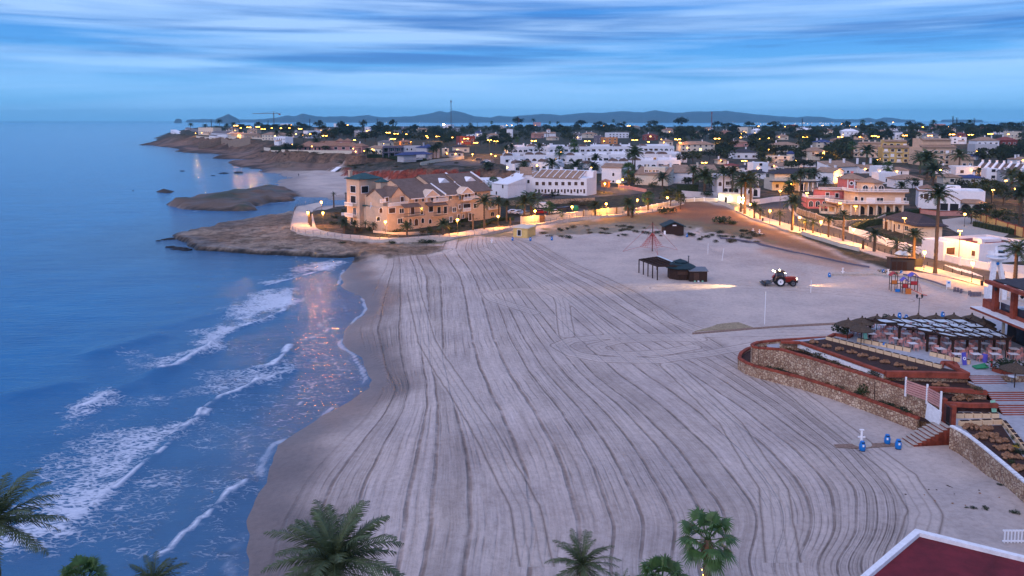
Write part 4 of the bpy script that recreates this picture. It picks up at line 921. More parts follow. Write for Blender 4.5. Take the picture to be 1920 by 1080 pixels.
# ---- beige seafront apartments: tower, gabled blocks, rear wing: one building
t = B('apartment_building', 'beige seafront apartment block with blue-green roofed tower and brown tiled roofs beside the curved promenade', 'building', (768, 431), (936, 405), depth=12, sink=2)
W = t.W; X = lambda px, y=0: t.loc(px, 400, 'f', y)[0]
t.box(0, W * .62, 0, 12, 0, 9.0); t.gable(0, W * .62, -.3, 12.3, 9.0, 2.7, .55, 'r_brown')
t.box(W * .62, W * .86, -1.2, 11, 0, 9.3); t.gable(W * .62, W * .86, -1.4, 11, 9.3, 2.4, .5, 'r_brown')
t.box(W * .86, W, -.6, 9, 0, 6.3); t.parapet(W * .86, W, -.6, 9, 6.3, .9, .2)
t.box(W * .86, W * .97, 3, 9, 6.3, 9.0); t.gable(W * .86, W * .97, 3, 9, 9.0, 1.9, .5, 'r_brown')
# left wings, turned towards the point
x_l = X(706, 3.0)
t.box(x_l + 2.0, 0, .8, 11, 0, 6.4); t.parapet(x_l + 2.0, 0, .8, 3.4, 6.4, .7, .2)
t.box(x_l + 2.6, 0, 3.6, 11, 6.4, 9.3); t.gable(x_l + 2.6, 0, 3.4, 11, 9.3, 2.0, .45, 'r_brown', 'x')
t.box(-4.6, 0, 2.0, 8, 6.4, 9.6); t.gable(-4.6, 0, 1.9, 8.2, 9.6, 2.4, .3, 'beige' if False else 'r_brown', 'y')
# the tower
n_k = len(kids(t.o)); t.wall.M = Matrix.Translation((0, 6.5, 0)); xt0 = X(667, 15); tw = 7.4
t.box(xt0, xt0 + tw, 6.5, 13, 0, 14.0); t.hip(xt0, xt0 + tw, 6.5, 13, 14.02, 1.5, .55, 'r_green')
t.chimney(xt0 + .7, 12, 14.0, 2.2, .9, 'beige')
t.box(xt0 + 1.4, xt0 + tw + 2.2, 3.6, 6.5, 0, 6.2)
t.box(xt0 + tw, x_l + 3.0, 5.0, 11, 0, 9.4); t.hip(xt0 + tw, x_l + 3.0, 5, 11, 9.45, 1.6, .4, 'r_brown')
t.slabp = MB().box(xt0 + .9, xt0 + tw + 2.6, 2.3, 6.4, 6.25, 6.55).build('canopy_roof', M['r_green'], t.o)
t.slabp = MB().box(xt0 + .7, xt0 + tw + 2.8, 2.1, 2.3, 5.95, 6.6).build('canopy_edge', M['trim'], t.o)
MB().box(xt0 + 1.2, xt0 + tw + 2.4, 2.4, 3.58, 3.0, 3.2).build('balcony_floor', M['beige'], t.o)
t.rail(xt0 + 1.3, 2.4, xt0 + tw + 2.3, 2.4, 3.2); t.rail(xt0 + 1.0, 2.5, xt0 + tw + 2.4, 2.5, 6.6)
for k in range(3): MB().box(xt0 + 1.4 + k * 3.7, xt0 + 1.65 + k * 3.7, 2.4, 2.65, 0, 6.2).build('column', M['beige2'], t.o)
for k in range(2):
    t.win('f', xt0 + 3.2 + k * 3.6, 3.25, 1.3, 2.2, 'shut', 3.6, arch=True); t.win('f', xt0 + 2.6 + k * 4.0, .7, 1.2, 1.7, 'glass', 3.6); t.win('f', xt0 + 3.6 + k * 3.4, 6.7, 1.3, 2.2, 'shut', 6.5 if k == 0 else 6.5, arch=True)
t.win('f', xt0 + 1.9, 10.0, 2.3, 1.9, 'dark', 6.5); t.win('f', xt0 + 6.2, 10.2, .7, 1.7, 'shut', 6.5, arch=True)
t.win('l', xt0, 10.0, 2.6, 1.9, 'dark', 9.6); t.win('l', xt0, 7.0, 2.6, 2.0, 'dark', 9.6); t.win('l', xt0, 3.6, 1.4, 2.0, 'glass', 9.0); t.win('l', xt0, .6, 1.4, 2.0, 'glass', 10.5)
MB().box(xt0 - 1.4, xt0, 8, 12, 6.0, 6.2).build('side_balcony', M['beige'], t.o); t.rail(xt0 - 1.4, 8, xt0 - 1.4, 12, 6.2); MB().box(xt0 - 1.4, xt0, 8, 12, 2.9, 3.1).build('side_balcony', M['beige'], t.o); t.rail(xt0 - 1.4, 8, xt0 - 1.4, 12, 3.1)
for q in kids(t.o)[n_k:]: q.location.y += 6.5
t.wall.M = Matrix.Identity(4)
# left wing openings (front of the wing is y=.8; terrace storey y=3.6; gable y=2)
t.wp([(711, 717, 390, 399, 'shut', 1), (729, 741, 390, 399.5, 'shut'), (749, 757, 391, 399.5, 'glass'), (746, 754, 410, 419, 'glass'), (706, 712, 407, 414, 'dark')], 'f', .8)
t.wp([(722, 728, 370, 378, 'shut'), (751, 757, 369, 378, 'shut')], 'f', 2.0)
t.win('f', -2.3, 10.2, .7, .7, 'dark', 1.98, fr='beige2', name='round_vent', arch=True)
railpx(t, 713, 379, 723, 379.5, .7); railpx(t, 728, 384, 766, 384, .7)
# main front openings
for a in [(778, 783, 371, 378.5, 'shut'), (791, 795, 370, 378, 'glass'), (798, 801, 370, 378, 'white'), (808, 813, 368, 376.5, 'shut'), (817, 822, 367.5, 375.5, 'shut'), (770, 777, 389, 402, 'shut'), (788, 793, 389, 402, 'glass'), (804, 812, 386, 397, 'dark'), (820, 826, 388, 400, 'dark'), (832, 838, 387, 400, 'dark'),
          (790, 795, 409, 418, 'glass', 1), (804, 809, 411, 419, 'dark', 1), (767, 772, 410, 423, 'shut', 1), (777, 784, 410, 423, 'beige' if False else 'shut', 1), (842, 847, 366, 374, 'glass')]: t.wp([a])
t.wp([(849, 855, 389, 397, 'glass'), (861, 864, 364, 373, 'glass', 1), (871, 876, 362, 371, 'shut'), (878, 882, 362, 370, 'shut'), (890, 894, 361, 370, 'shut'), (860, 864, 384, 391, 'shut'), (869, 882, 382, 391, 'dark'), (888, 893, 382, 390, 'dark'), (843, 848, 407, 416, 'glass'), (858, 862, 402, 412, 'shut'), (867, 870, 402, 409, 'shut'), (879, 884, 400, 413, 'shut')], 'f', -1.2)
t.wp([(897, 904, 382, 391, 'glass'), (912, 917, 378, 387, 'glass'), (921, 926, 378, 387, 'glass'), (900, 905, 400, 408, 'glass'), (911, 917, 398, 407, 'shut'), (920, 926, 397, 405, 'glass', 1)], 'f', -.6)
# balconies
for (a, b_, py, y, m_) in [(758, 797, 405.5, -1.3, 'dmetal'), (814, 838, 404, -1.3, 'dmetal'), (870, 884, 375.5, -2.3, 'trim'), (884, 897, 373, -2.3, 'trim'), (869, 883, 396, -2.3, 'trim'), (813, 840, 378, -1.0, 'trim'), (917, 935, 392.5, -1.9, 'trim')]:
    xa, za = t.loc(a, py, 'f', y); xb, zb = t.loc(b_, py, 'f', y); zf = (za + zb) / 2
    MB().box(xa, xb, y, 0 if y > -2 else -1.2, zf - .22, zf).build('balcony_floor', M['beige'], t.o); t.rail(xa, y + .08, xb, y + .08, zf, .95, m_)
for a, b_, py in [(758, 790, 386, ), (803, 840, 383)]:
    xa, za = t.loc(a, py, 'f', -1.6); xb, zb = t.loc(b_, py, 'f', -1.6); z_ = (za + zb) / 2; t.slabp = MB().slab([(xa, -1.7, z_ - .3), (xb, -1.7, z_ - .3), (xb, -.02, z_ + .6), (xa, -.02, z_ + .6)], .15).build('awning_roof', M['r_brown'], t.o)
# white pediments and party-wall copings on the brown roofs
for px in (807, 868):
    xc = X(px); y0 = -.9 if px < 850 else -2.0; z0 = 9.0
    MB().yprism([(xc - 2.4, z0 + .05), (xc + 2.4, z0 + .05), (xc, z0 + 1.7)], y0, y0 + .5).yprism([(xc - 2.7, z0 + .02), (xc - 2.3, z0 - .05), (xc, z0 + 1.55), (xc + 2.3, z0 - .05), (xc + 2.7, z0 + .02), (xc, z0 + 1.95)], y0 - .1, y0 + 3.2).build('pediment', M['beige2'], t.o)
    MB().bar((xc - 2.7, y0 - .15, z0), (xc, y0 - .15, z0 + 1.9), .14, .2).bar((xc + 2.7, y0 - .15, z0), (xc, y0 - .15, z0 + 1.9), .14, .2).bar((xc - 2.7, y0 - .15, z0), (xc + 2.7, y0 - .15, z0), .14, .2).build('pediment_trim', M['trim'], t.o)
for xf in (.36 * W, .62 * W): MB().xprism([(-.9, 8.9), (6, 11.75), (6, 12.1), (-.9, 9.35)], xf - .16, xf + .16).build('party_wall_coping', M['trim'], t.o)
t.rail(W * .86, -.55, W, -.55, 6.35, .9)
MB().box(-.02 + 0, W * .62, -.92, -.78, 8.62, 8.86).build('gutter', M['trim'], t.o)
MB().box(X(742, 4) - .5, X(742, 4) + .5, 4.2, 5.2, 10, 12.7).build('chimney', M['beige'], t.o)
c_ = MB().box(-3.6, -1.2, 8.5, 10.9, 9, 13.2).build('stair_turret', M['beige'], t.o); t.hip(-3.6, -1.2, 8.5, 10.9, 13.25, 1.0, .3, 'r_green')
# rear wing
y0 = 21
for (a, b_, y_, e, s_) in [(753, 806, 20, 9.6, 2.3), (806, 858, 18.5, 10.4, 2.5), (858, 905, 17, 10.4, 2.4)]:
    xa, xb = X(a, y_), X(b_, y_); t.box(xa, xb, y_, y_ + 11, 0, e); t.gable(xa, xb, y_ - .2, y_ + 11.2, e, s_, .5, 'r_brown')
    MB().xprism([(y_ - .7, e - .15), (y_ + 5.5, e + s_ + .05), (y_ + 5.5, e + s_ + .45), (y_ - .7, e + .35)], xb - .7, xb - .1).build('party_wall_coping', M['trim'], t.o)
    for k in range(3):
        xx = xa + (xb - xa) * (k + .6) / 3.3; t.win('f', xx, e - 2.3, 1.1, 1.7, ('shut', 'glass', 'dark')[k], y_)
    if a > 753: xc = (xa + xb) / 2; MB().yprism([(xc - 2.2, e + .1), (xc + 2.2, e + .1), (xc, e + 1.6)], y_ - .6, y_ + 2.5).build('pediment', M['trim'], t.o)
t.done('beige')
# garden walls, steps and shelter in front of it
wallrun('garden_wall', 'low white garden wall under the beige tower', [(640, 404), (662, 403), (690, 408)], .9, 'white')
wallrun('garden_wall', 'low pale wall below the arched doors of the beige apartments', [(700, 436), (740, 440), (800, 438)], .6, 'beige2')
# ---- small yellow beach hut with flat roof
h_ = B('beach_building', 'small yellow flat-roofed building with dark shutter on the sand below the promenade', 'hut', (962.5, 444.5), (989, 446.5), depth=5)
h_.box(0, h_.W, 0, 5.5, 0, 2.5); h_.done('yellow'); MB().box(-.3, h_.W + .3, -.3, 5.8, 2.5, 2.75).build('roof', M['cream'], h_.o); h_.win('f', h_.W * .42, .5, 1.0, 1.5, 'dark', 0)
# ---- white two-storey row with tiled roof bays
r = B('row_houses', 'long white two-storey row house with tan tile roof bays and eight dark upper windows', 'row house', (997, 361), (1100, 367.5), depth=9)
W = r.W; r.box(0, W, 0, 9, 0, 6.2); r.shed(1.2, W - 3.0, 0, 6.0, 6.25, 8.7, .35, 'r_tan'); r.box(W - 3.0, W, 0, 9, 6.2, 6.5); r.box(0, W, 6.0, 9, 6.2, 8.9)
for k in range(8): MB().xprism([(-.2, 6.25), (6, 8.8), (6, 9.05), (-.2, 6.6)], 1.2 + (W - 4.4) * k / 7 - .12, 1.2 + (W - 4.4) * k / 7 + .12).build('party_wall', M['trim'], r.o)
for k in range(4): r.chimney(3.2 + k * 6.1, 6.8, 8.9, 1.0, .9)
r.wp([(1004 + k * 12.15, 1010 + k * 12.15, 341, 347.5, 'shut') for k in range(8)]); r.wp([(1003 + k * 6.05, 1006.5 + k * 6.05, 354.5 + (k % 3) * .3, 360 + (k % 2) * 2.6, ('shut', 'dark', 'shut')[k % 3]) for k in range(16)])
r.done('white')
r = B('row_houses', 'white row house half hidden behind the eight-window row with tan roof bays', 'row house', (957, 352), (1036, 350), depth=9)
W = r.W; r.box(0, W, 0, 8, 0, 5.2); r.shed(.3, W - .3, 0, 6.4, 5.25, 8.1, .3, 'r_tan'); r.box(0, W, 6.4, 8, 5.2, 8.1)
for k in range(7): MB().xprism([(-.2, 5.3), (6.4, 8.15), (6.4, 8.5), (-.2, 5.7)], .3 + (W - .6) * k / 6 - .14, .3 + (W - .6) * k / 6 + .14).build('party_wall', M['trim'], r.o)
for k in range(4): r.win('f', W * (k + .5) / 4, 3.2, 1.2, 1.3, 'shut')
r.done('white')
for (nm, lb, a, b_, dp, h0, rf) in [('white_house', 'white house with blank walls and palm in front, right of the beige apartments', (898, 364), (925, 367), 9, 6.6, 'flat'), ('white_house', 'white house with sloped blank gable wall lit orange at its foot', (922, 369), (952, 372), 9, 5.0, 'shedx'), ('white_house', 'narrow white gabled house with stair slot beside the eight-window row', (958, 366), (975, 366), 9, 5.6, 'shedx'), ('white_house', 'white gabled end house left of the eight-window row', (976, 361), (997, 361), 9, 7.0, 'gable')]:
    r = B(nm, lb, 'house', a, b_, depth=dp); W = r.W; r.box(0, W, 0, dp, 0, h0)
    if rf == 'gable': r.gable(0, W, 0, dp, h0, 2.4, .3, 'r_tan', 'x')
    elif rf == 'shedx': r.shed(0, W, 0, dp, h0, h0 + 2.0, .1, 'white')
    else: r.parapet(0, W, 0, dp, h0, .5)
    r.win('f', W * .7, 3.6, .9, 1.3, 'dark'); r.win('f', W * .3, 1.0, .8, 1.2, 'dark'); r.done('white')
# ---- stepped white apartment terraces behind
TB = [(965, 1002, 323, 2, 1), (1002, 1040, 322, 1, 2), (1092, 1140, 325, 1, 3), (1140, 1182, 320, 2, 4), (1180, 1232, 318, 1, 5), (1232, 1276, 317, 0, 6),
      (946, 982, 309, 1, 7), (982, 1022, 307, 2, 8), (1022, 1062, 307, 0, 9), (1062, 1096, 308, 1, 10), (1096, 1142, 306, 0, 11), (1142, 1176, 305, 0, 12), (1188, 1234, 305, 2, 13), (1234, 1288, 305, 1, 14),
      (952, 990, 290, 0, 15), (990, 1030, 288, 2, 16), (1030, 1066, 289, 0, 17), (1066, 1108, 289, 2, 18), (1108, 1150, 288, 0, 19), (1150, 1188, 288, 1, 20), (1196, 1264, 287, 1, 21)]
for i, (a, b_, py, nd, sd) in enumerate(TB):
    g = random.Random(sd); r = B('terraced_apartment', None, 'apartment', (a, py), (b_, py), depth=9); W = r.W; H = (3.7 if py > 312 else 4.0 if py > 300 else 4.3); r.box(0, W, 0, 9, 0, H); r.parapet(0, W, 0, 9, H, .7, .2)
    r.box(W * .12, W * .92, 4.5, 9, H, H + 2.0)
    n = max(2, int(W / 3.4))
    for k in range(n):
        xx = W * (k + .5) / n
        r.win('f', xx, H - 2.5, min(2.5, W / n * .72), 1.45, g.choice(['glass', 'glass', 'dark', 'shut', 'glass']), arch=g.random() < .45)
        if py > 315 and g.random() < .5: r.win('f', xx, .2, 1.6, 1.6, 'glass')
    r.rail(.2, .1, W - .2, .1, H + .7, .35, 'trim')
    for k in range(nd):        # brown barrel roofs over the terrace rooms
        w_ = min(5.5, W * .42); x0 = W * (.06 + .46 * k); pr = [(x0 + w_ / 2 - w_ / 2 * math.cos(math.pi * j / 8), H + .35 + 2.0 * math.sin(math.pi * j / 8) ** .6) for j in range(9)]
        MB().yprism(pr[::-1], 1.6, 5.4).build('barrel_roof', M['r_brown'], r.o)
    for k in range(2): r.chimney(W * g.uniform(.1, .9), g.uniform(5.5, 8), H + 2.0, g.uniform(.7, 1.5), g.uniform(.5, .9))
    r.done('white'); row = 'front' if py > 312 else 'middle' if py > 300 else 'back'
    auto(r.o, 'white stepped apartment' + (' with brown barrel roofs' if nd else ''), ', %s row of white complex' % row, 'apartment', 'stepped white terrace apartments')
# ---- other named houses
def simple(name, label, a, b_, dp, h, roof='hip', wm='white', rm='r_tan', rh=1.8, wins=(), over=.5, chim=1, cat='house', storey2=None, extra=None, grp=None):
    r = B(name, label, cat, a, b_, depth=dp); W = r.W; r.box(0, W, 0, dp, 0, h)
    if roof == 'hip': r.hip(0, W, 0, dp, h + .02, rh, over, rm)
    elif roof == 'gable': r.gable(0, W, 0, dp, h, rh, over, rm, 'x')
    elif roof == 'gabley': r.gable(0, W, 0, dp, h, rh, over, rm, 'y')
    elif roof == 'shed': r.shed(0, W, 0, dp, h, h + rh, over, rm)
    else: r.parapet(0, W, 0, dp, h, .6)
    if storey2: x0, x1, y0, y1, h2, m2 = storey2; r.box(W * x0, W * x1, dp * y0, dp * y1, h, h + h2); r.hip(W * x0, W * x1, dp * y0, dp * y1, h + h2 + .02, 1.3, .4, m2) if m2 else r.parapet(W * x0, W * x1, dp * y0, dp * y1, h + h2, .5)
    for w in wins: r.wp([w])
    for k in range(chim): r.chimney(W * (.25 + .5 * k), dp * .6, h + rh * .3, rh + .5, .8, wm)
    if extra: extra(r, W)
    r.done(wm); return r
simple('white_house', 'tall white house with pointed gable window and lit garage arch by the ramp', (1128, 341), (1165, 344), 11, 6.8, 'gable', 'white', 'r_tan', 1.4, [(1148, 1152, 324, 330, 'dark', 1), (1148, 1152, 338, 342, 'dark', 1), (1156, 1163, 338, 343, 'lit', 1)])
simple('gate_lodge', 'small orange-lit gate lodge with tiled roof beside the ramp', (1127, 351), (1140, 352), 3, 2.6, 'hip', 'orange', 'r_terra', .9, chim=0, cat='lodge')
simple('row_houses', 'cream and white terrace with tan tiled roofs, palm in front, right of the white complex', (1190, 346), (1252, 349), 10, 4.6, 'shed', 'cream', 'r_tan', 2.6, [(1209, 1215, 318.5, 322.5), (1216.5, 1222, 318.5, 322.5), (1224, 1229, 318.5, 322.5), (1230, 1235, 318.5, 322.5)], cat='row house', extra=lambda r, W: (r.box(W * .22, W * .86, 3, 9, 4.6, 7.6), r.win('f', W * .75, 2.6, 1, 1, 'glass')))
simple('row_houses', 'white terrace under low tan roof with twin windows behind the dark hedge', (1252, 344), (1300, 345), 10, 5.0, 'shed', 'white', 'r_tan', 2.6, [(1282, 1287, 332, 338), (1288.5, 1293, 332, 338), (1262, 1265, 331, 334)], cat='row house')
simple('row_houses', 'white terrace under tan roof between the dark hedge and the blue-white villa', (1300, 340), (1346, 341), 10, 4.6, 'shed', 'cream', 'r_tan', 2.4, [(1312, 1316, 326, 331), (1328, 1333, 326, 331)], cat='row house')
def eh(r, W):
    r.box(W * .62, W * .98, -4.0, 0, 0, 3.6); r.hip(W * .64, W * .96, -4.0, 0, 3.6, 1.6, .4, 'r_slate')
    for k in range(2): r.win('f', W * (.74 + .13 * k), .2, 1.5, 2.6, 'dark', -4.0, arch=True)
    for k in range(3): r.win('f', W * (.20 + .13 * k), .1, 1.6, 2.7, 'dark', 0, arch=True)
    r.win('f', W * .06, 3.6, 1.2, 1.6, 'shut', arch=True); r.win('f', W * .30, 3.4, 3.2, 2.0, 'glass'); r.win('f', W * .66, 3.8, 1.0, 1.4, 'shut', arch=True); r.rail(W * .18, -.9, W * .55, -.9, 3.1); MB().box(W * .18, W * .55, -1, 0, 2.9, 3.1).build('balcony_floor', M['white'], r.o)
simple('white_villa', 'large white villa with dark slate hip roofs and arched porch behind tall palms', (1345, 366), (1422, 367), 12, 7.0, 'flat', 'white', 'r_slate', 1.2, (), chim=2, cat='villa', storey2=(.3, .68, .2, .8, 1.2, 'r_slate'), extra=eh)
def garage(r, W):
    for k, x in enumerate((.12, .45)): 
        o = inst('wall_lamp', me_of(sphere(.28, 8), 'globe', M['wlamp']), r.o, (W * x, -.35, 2.1)); blight(r.o, 1.7, 60, (1, .85, .6), .2, W * x, -.7)
    r.win('f', W * .30, .1, 1.0, 2.0, 'dark'); o = MB().box(W * .76, W * .96, -.08, -.01, .6, 2.6).build('lit_doorway', M['wlamp'], r.o); blight(r.o, 1.9, 260, (1, .62, .22), .4, W * .86, -1.2)
simple('garage', 'low pale garage block with two wall lamps and bright doorway under the white villa', (1346, 378), (1397, 384), 5, 2.9, 'flat', 'cream', 'r_tan', 0, (), chim=0, cat='garage', extra=garage)
def vf(r, W):
    r.box(W * .1, W * .86, 2.5, 10, 4.0, 6.8); r.hip(W * .1, W * .86, 2.5, 10, 6.82, 1.7, .9, 'r_slate'); MB().box(-1, W + 1, -3.2, 0, 3.75, 4.05).build('porch_roof', M['r_slate'], r.o)
    for k in range(5): MB().box(W * (.56 + .1 * k), W * (.56 + .1 * k) + .3, -2.9, -2.6, 0, 3.7).build('column', M['trim'], r.o)
    r.win('f', W * .12, 1.2, 1.3, 1.5, 'shut'); r.win('f', W * .68, .2, 2.6, 2.6, 'dark'); r.win('f', W * .5, 4.6, 1.6, 1.7, 'dark', 2.5); r.win('f', W * .75, 4.7, 1.5, 1.5, 'glass', 2.5)
simple('villa', 'white villa with broad black hip roof and columned porch left of the pink villa', (1447, 357), (1530, 358), 11, 4.0, 'flat', 'cream', 'r_slate', 0, (), chim=1, cat='villa', extra=vf)
simple('white_house', 'white house with tan gable roof behind the pink tower villa', (1529, 343), (1562, 345), 10, 5.2, 'gable', 'white', 'r_tan', 1.6, [(1548, 1552, 331, 336, 'dark'), (1534, 1538, 331, 335, 'glass')], chim=2)
simple('row_houses', 'white bungalow row with tan roof and four white chimneys behind the pink villa', (1560, 326), (1612, 324), 10, 3.4, 'shed', 'white', 'r_tan', 2.4, [(1570, 1574, 321, 325, 'dark'), (1588, 1592, 320, 324, 'dark')], chim=4, cat='row house')
# ---- pink villa
p_ = B('pink_villa', 'rose pink villa with square clock-like tower and white balustrade terraces', 'villa', (1541, 391), (1626, 391), depth=12); W = p_.W
def cylpart(b, cx, cy, r0, z0, z1, n=14, sq=1.0):
    b.wall.prism([(cx + r0 * math.cos(2 * math.pi * k / n), cy + r0 * sq * math.sin(2 * math.pi * k / n)) for k in range(n)], z0, z1)
p_.box(W * .3, W, 2, 12, -0.01, 6.0); cylpart(p_, W * .28, 5.5, 5.2, -1, 6.0, 18); p_.part(MB().lathe([(5.2, 5.9), (5.7, 6.0), (5.7, 6.25), (5.2, 6.3)], 18).at(), 'cornice', 'r_tan').location = (W * .28, 5.5, 0)
p_.box(W * .50, W * .96, 0.5, 8, 0.0, 10.0); p_.hip(W * .50, W * .96, .5, 8, 10.02, 1.7, .5, 'r_tan'); p_.chimney(W * .74, 4.5, 11.3, .9, .7, 'pink')
p_.wall.box(W * .0 - 4.5, W * .3, 0, 8, -1, 3.3); p_.part(MB().box(-4.9, W * .3, -.4, 0, 3.1, 3.45), 'cornice', 'r_tan'); p_.rail(-4.5, -.1, W * .26, -.1, 3.45, .9); p_.rail(-4.5, -.1, -4.5, 7, 3.45, .9)
p_.rail(W * .28 - 5, 1.2, W * .28 + 4, .6, 6.3, .8)
for k in range(2): p_.part(MB().box(W * (.55 + .15 * k), W * (.55 + .15 * k) + .35, .38, .5, 0, 10), 'pilaster', 'trim')
o = MB().lathe([(.001, 0), (.75, 0), (.75, .12), (.5, .14), (.5, .05), (.001, .05)], 16).build('clock_face', M['trim'], p_.o); o.location = (W * .64, .36, 8.6); o.rotation_euler = (R(90), 0, 0)
o2 = MB().lathe([(.001, .06), (.48, .06)], 16).build('dial', M['dark'], o)
p_.win('f', W * .84, 7.8, 3.2, 1.7, 'dark', .5)
for k in range(3): p_.win('f', -3.6 + k * 2.2, .6, 1.3, 1.9, 'glass', 0, arch=True)
p_.win('f', W * .12, 3.8, 1.1, 1.5, 'shut', .35); p_.win('f', W * .33, 3.7, 1.1, 1.5, 'dark', .28)
p_.done('pink')
# ---- yellow villa with curved arcade and turret
y_ = B('yellow_villa', 'pale yellow three-tier villa with curved arcade, white balustrades and hexagonal turret', 'villa', (1598, 404), (1697, 405), depth=13); W = y_.W
def round_left(r0, x0, x1, yf, yb, n=10):
    cy = (yf + yb) / 2; ry = (yb - yf) / 2
    return [(x1, yf)] + [(x0 - r0 * math.sin(math.pi * k / n), cy - ry * math.cos(math.pi * k / n)) for k in range(n + 1)] + [(x1, yb)]
y_.wall.prism(round_left(4.5, 0, W, 1.4, 13), -1, 3.4)
y_.part(MB().prism(round_left(6.2, 0, W + .8, -.8, 13.5), 3.42, 3.8), 'tiled_skirt_roof', 'r_tan')
y_.wall.prism(round_left(2, 2.5, W + .6, 2.2, 12.5), 3.8, 6.9); y_.part(MB().prism(round_left(3.2, 2.5, W + 1.4, 1.0, 13.4), 6.92, 7.3), 'tiled_skirt_roof', 'r_tan')
cx, cy = W * .45, 6; hexa = [(cx + 3.8 * math.cos(math.pi / 3 * k + .5), cy + 3.8 * math.sin(math.pi / 3 * k + .5)) for k in range(6)]; y_.wall.prism(hexa, 7.3, 9.9)
o = MB().lathe([(4.4, 9.9), (4.5, 10.05), (.05, 11.6)], 6, .5, .5 + 2 * math.pi); o.v = [(x + cx, y + cy, z) for x, y, z in o.v]; o.build('roof', M['r_tan'], y_.o)
for (pl, zz_) in (((-6.0, 6.4), 3.8), ): 
    arc = round_left(5.9, 0, W + .6, -.6, 13.2)[:8]
    for a, b_ in zip(arc, arc[1:]): y_.rail(*a, *b_, 3.8, .85)
arc = round_left(2.9, 2.5, W + 1.2, 1.2, 13)[:8]
for a, b_ in zip(arc, arc[1:]): y_.rail(*a, *b_, 7.3, .85)
for k in range(8): xx = -3.4 + k * (W + 3.2) / 7.4; y_.part(MB().box(xx, xx + .45, -.55, -.1, -1, 3.42), 'column', 'cream'); 
for k in range(7): xx = -3.4 + (k + .5) * (W + 3.2) / 7.4; y_.win('f', xx + .2, .1, 1.9, 2.7, 'dark' if k in (2, 3, 5) else 'glass', 1.4 if xx > .5 else 2.2, arch=True, fr='cream')
y_.wp([(1603, 1608, 369, 377), (1614, 1619, 370, 377.5), (1625, 1641, 371, 380, 'white'), (1644, 1656, 371, 379), (1679, 1689, 371, 380, 'white'), (1694, 1699, 371, 376, 'glass')], 'f', 2.2)
for k in range(3): y_.win('f', cx - 2.4 + k * 2.4, 7.5, 1.6, 1.7, 'glass', 2.45 + (0 if k == 1 else .55), arch=True)
y_.done('beige2')
g_ = B('gazebo', 'small pale gazebo with flat tiled roof between the pink and yellow villas', 'gazebo', (1536, 400), (1567, 402), depth=4); W = g_.W
for x in (0, W * .5, W - .4): g_.wall.box(x, x + .4, 0, .4, -.5, 2.6)
for x in (0, W - .4): g_.wall.box(x, x + .4, 3.6, 4, -.5, 2.6)
g_.wall.box(0, W, 0, .2, -.5, .8); g_.done('cream', 'columns'); g_.hip(0, W, 0, 4, 2.6, .9, .5, 'r_tan')
# ---- white villa on the right
def vg(r, W):
    r.box(W * .30, W * .62, -3.5, 6, 0, 3.4); r.gable(W * .30, W * .62, -3.5, 6, 3.4, 1.9, .4, 'r_terra', 'y'); r.box(W * .62, W * .98, -1.0, 6, 0, 2.7); r.hip(W * .6, W * 1.0, -1.6, 7, 2.72, 2.2, .5, 'r_tan'); r.box(W * .42, W * .66, 4, 9, 3, 7.2); r.parapet(W * .42, W * .66, 4, 9, 7.2, .3)
    for k in range(2): r.win('f', W * (.72 + .16 * k), .1, 2.6, 2.1, 'dark', -1.0, arch=True, fr='cream')
    r.win('f', W * .38, .1, 2.2, 2.3, 'dark', -3.5); r.win('f', W * .53, .1, 2.4, 2.3, 'dark', -3.5); r.win('f', W * .05, 3.6, .8, 1.3, 'shut'); r.win('f', W * .12, 3.2, 1.4, 1.8, 'shut'); r.win('f', W * .23, 3.6, 1.8, 1.6, 'dark')
simple('white_villa', 'rambling white villa with terracotta roofs and arched porch on the right', (1721, 391), (1846, 394), 11, 5.8, 'flat', 'white', 'r_tan', 0, (), chim=2, cat='villa', extra=lambda r, W: (vg(r, W), r.hip(0, W * .32, 0, 11, 6.0, 1.6, .4, 'r_terra')))
# ---- brown-roofed bungalow beside the road
def hb_(r, W):
    r.hip(0, W, 0, 15, 3.3, 2.3, 1.0, 'r_slate'); r.wp([(1658, 1668, 415, 433, 'wood' if False else 'shut'), (1674, 1679, 420, 434, 'shut'), (1684, 1688, 421, 430), (1697, 1703, 424, 432)], 'l', 0)
    for k in range(3): MB().box(-1.2, -.9, 14.2 - k * 2.3, 14.5 - k * 2.3, 0, 3.2).build('porch_column', M['cream'], r.o)
simple('bungalow', 'cream bungalow under wide dark brown hip roof beside the lit road', (1719, 447), (1766, 446), 15, 3.25, 'none' if False else 'flat', 'cream', 'r_brown', 0, (), chim=0, cat='bungalow', extra=hb_)
def hi_(r, W):
    r.box(-3.0, 3.0, 6.0, 12, 0, 3.7); r.parapet(-3.0, 3.0, 6.0, 12, 3.7, .3); r.wp([(1822, 1829, 470, 480, 'shut')], 'l', 0); MB().box(.4, W - .4, .4, 9.6, 3.76, 3.82).build('roof_deck', M['r_red'], r.o)
    r.box(W * .30, W * .36, 3, 4, 3.7, 4.8); r.box(W * .45, W * .8, 4, 7, 3.7, 4.5); r.win('f', -1.0, 1.1, 2.6, 1.6, 'shut', 6.0); r.win('f', W * .5, 1.4, 2, 1.2, 'dark')
simple('white_house', 'low white flat-roofed house with dark red roof deck beside the crossing', (1834, 496), (1925, 489), 10, 3.8, 'flat', 'white', 'r_tan', 0, (), chim=0, extra=hi_)
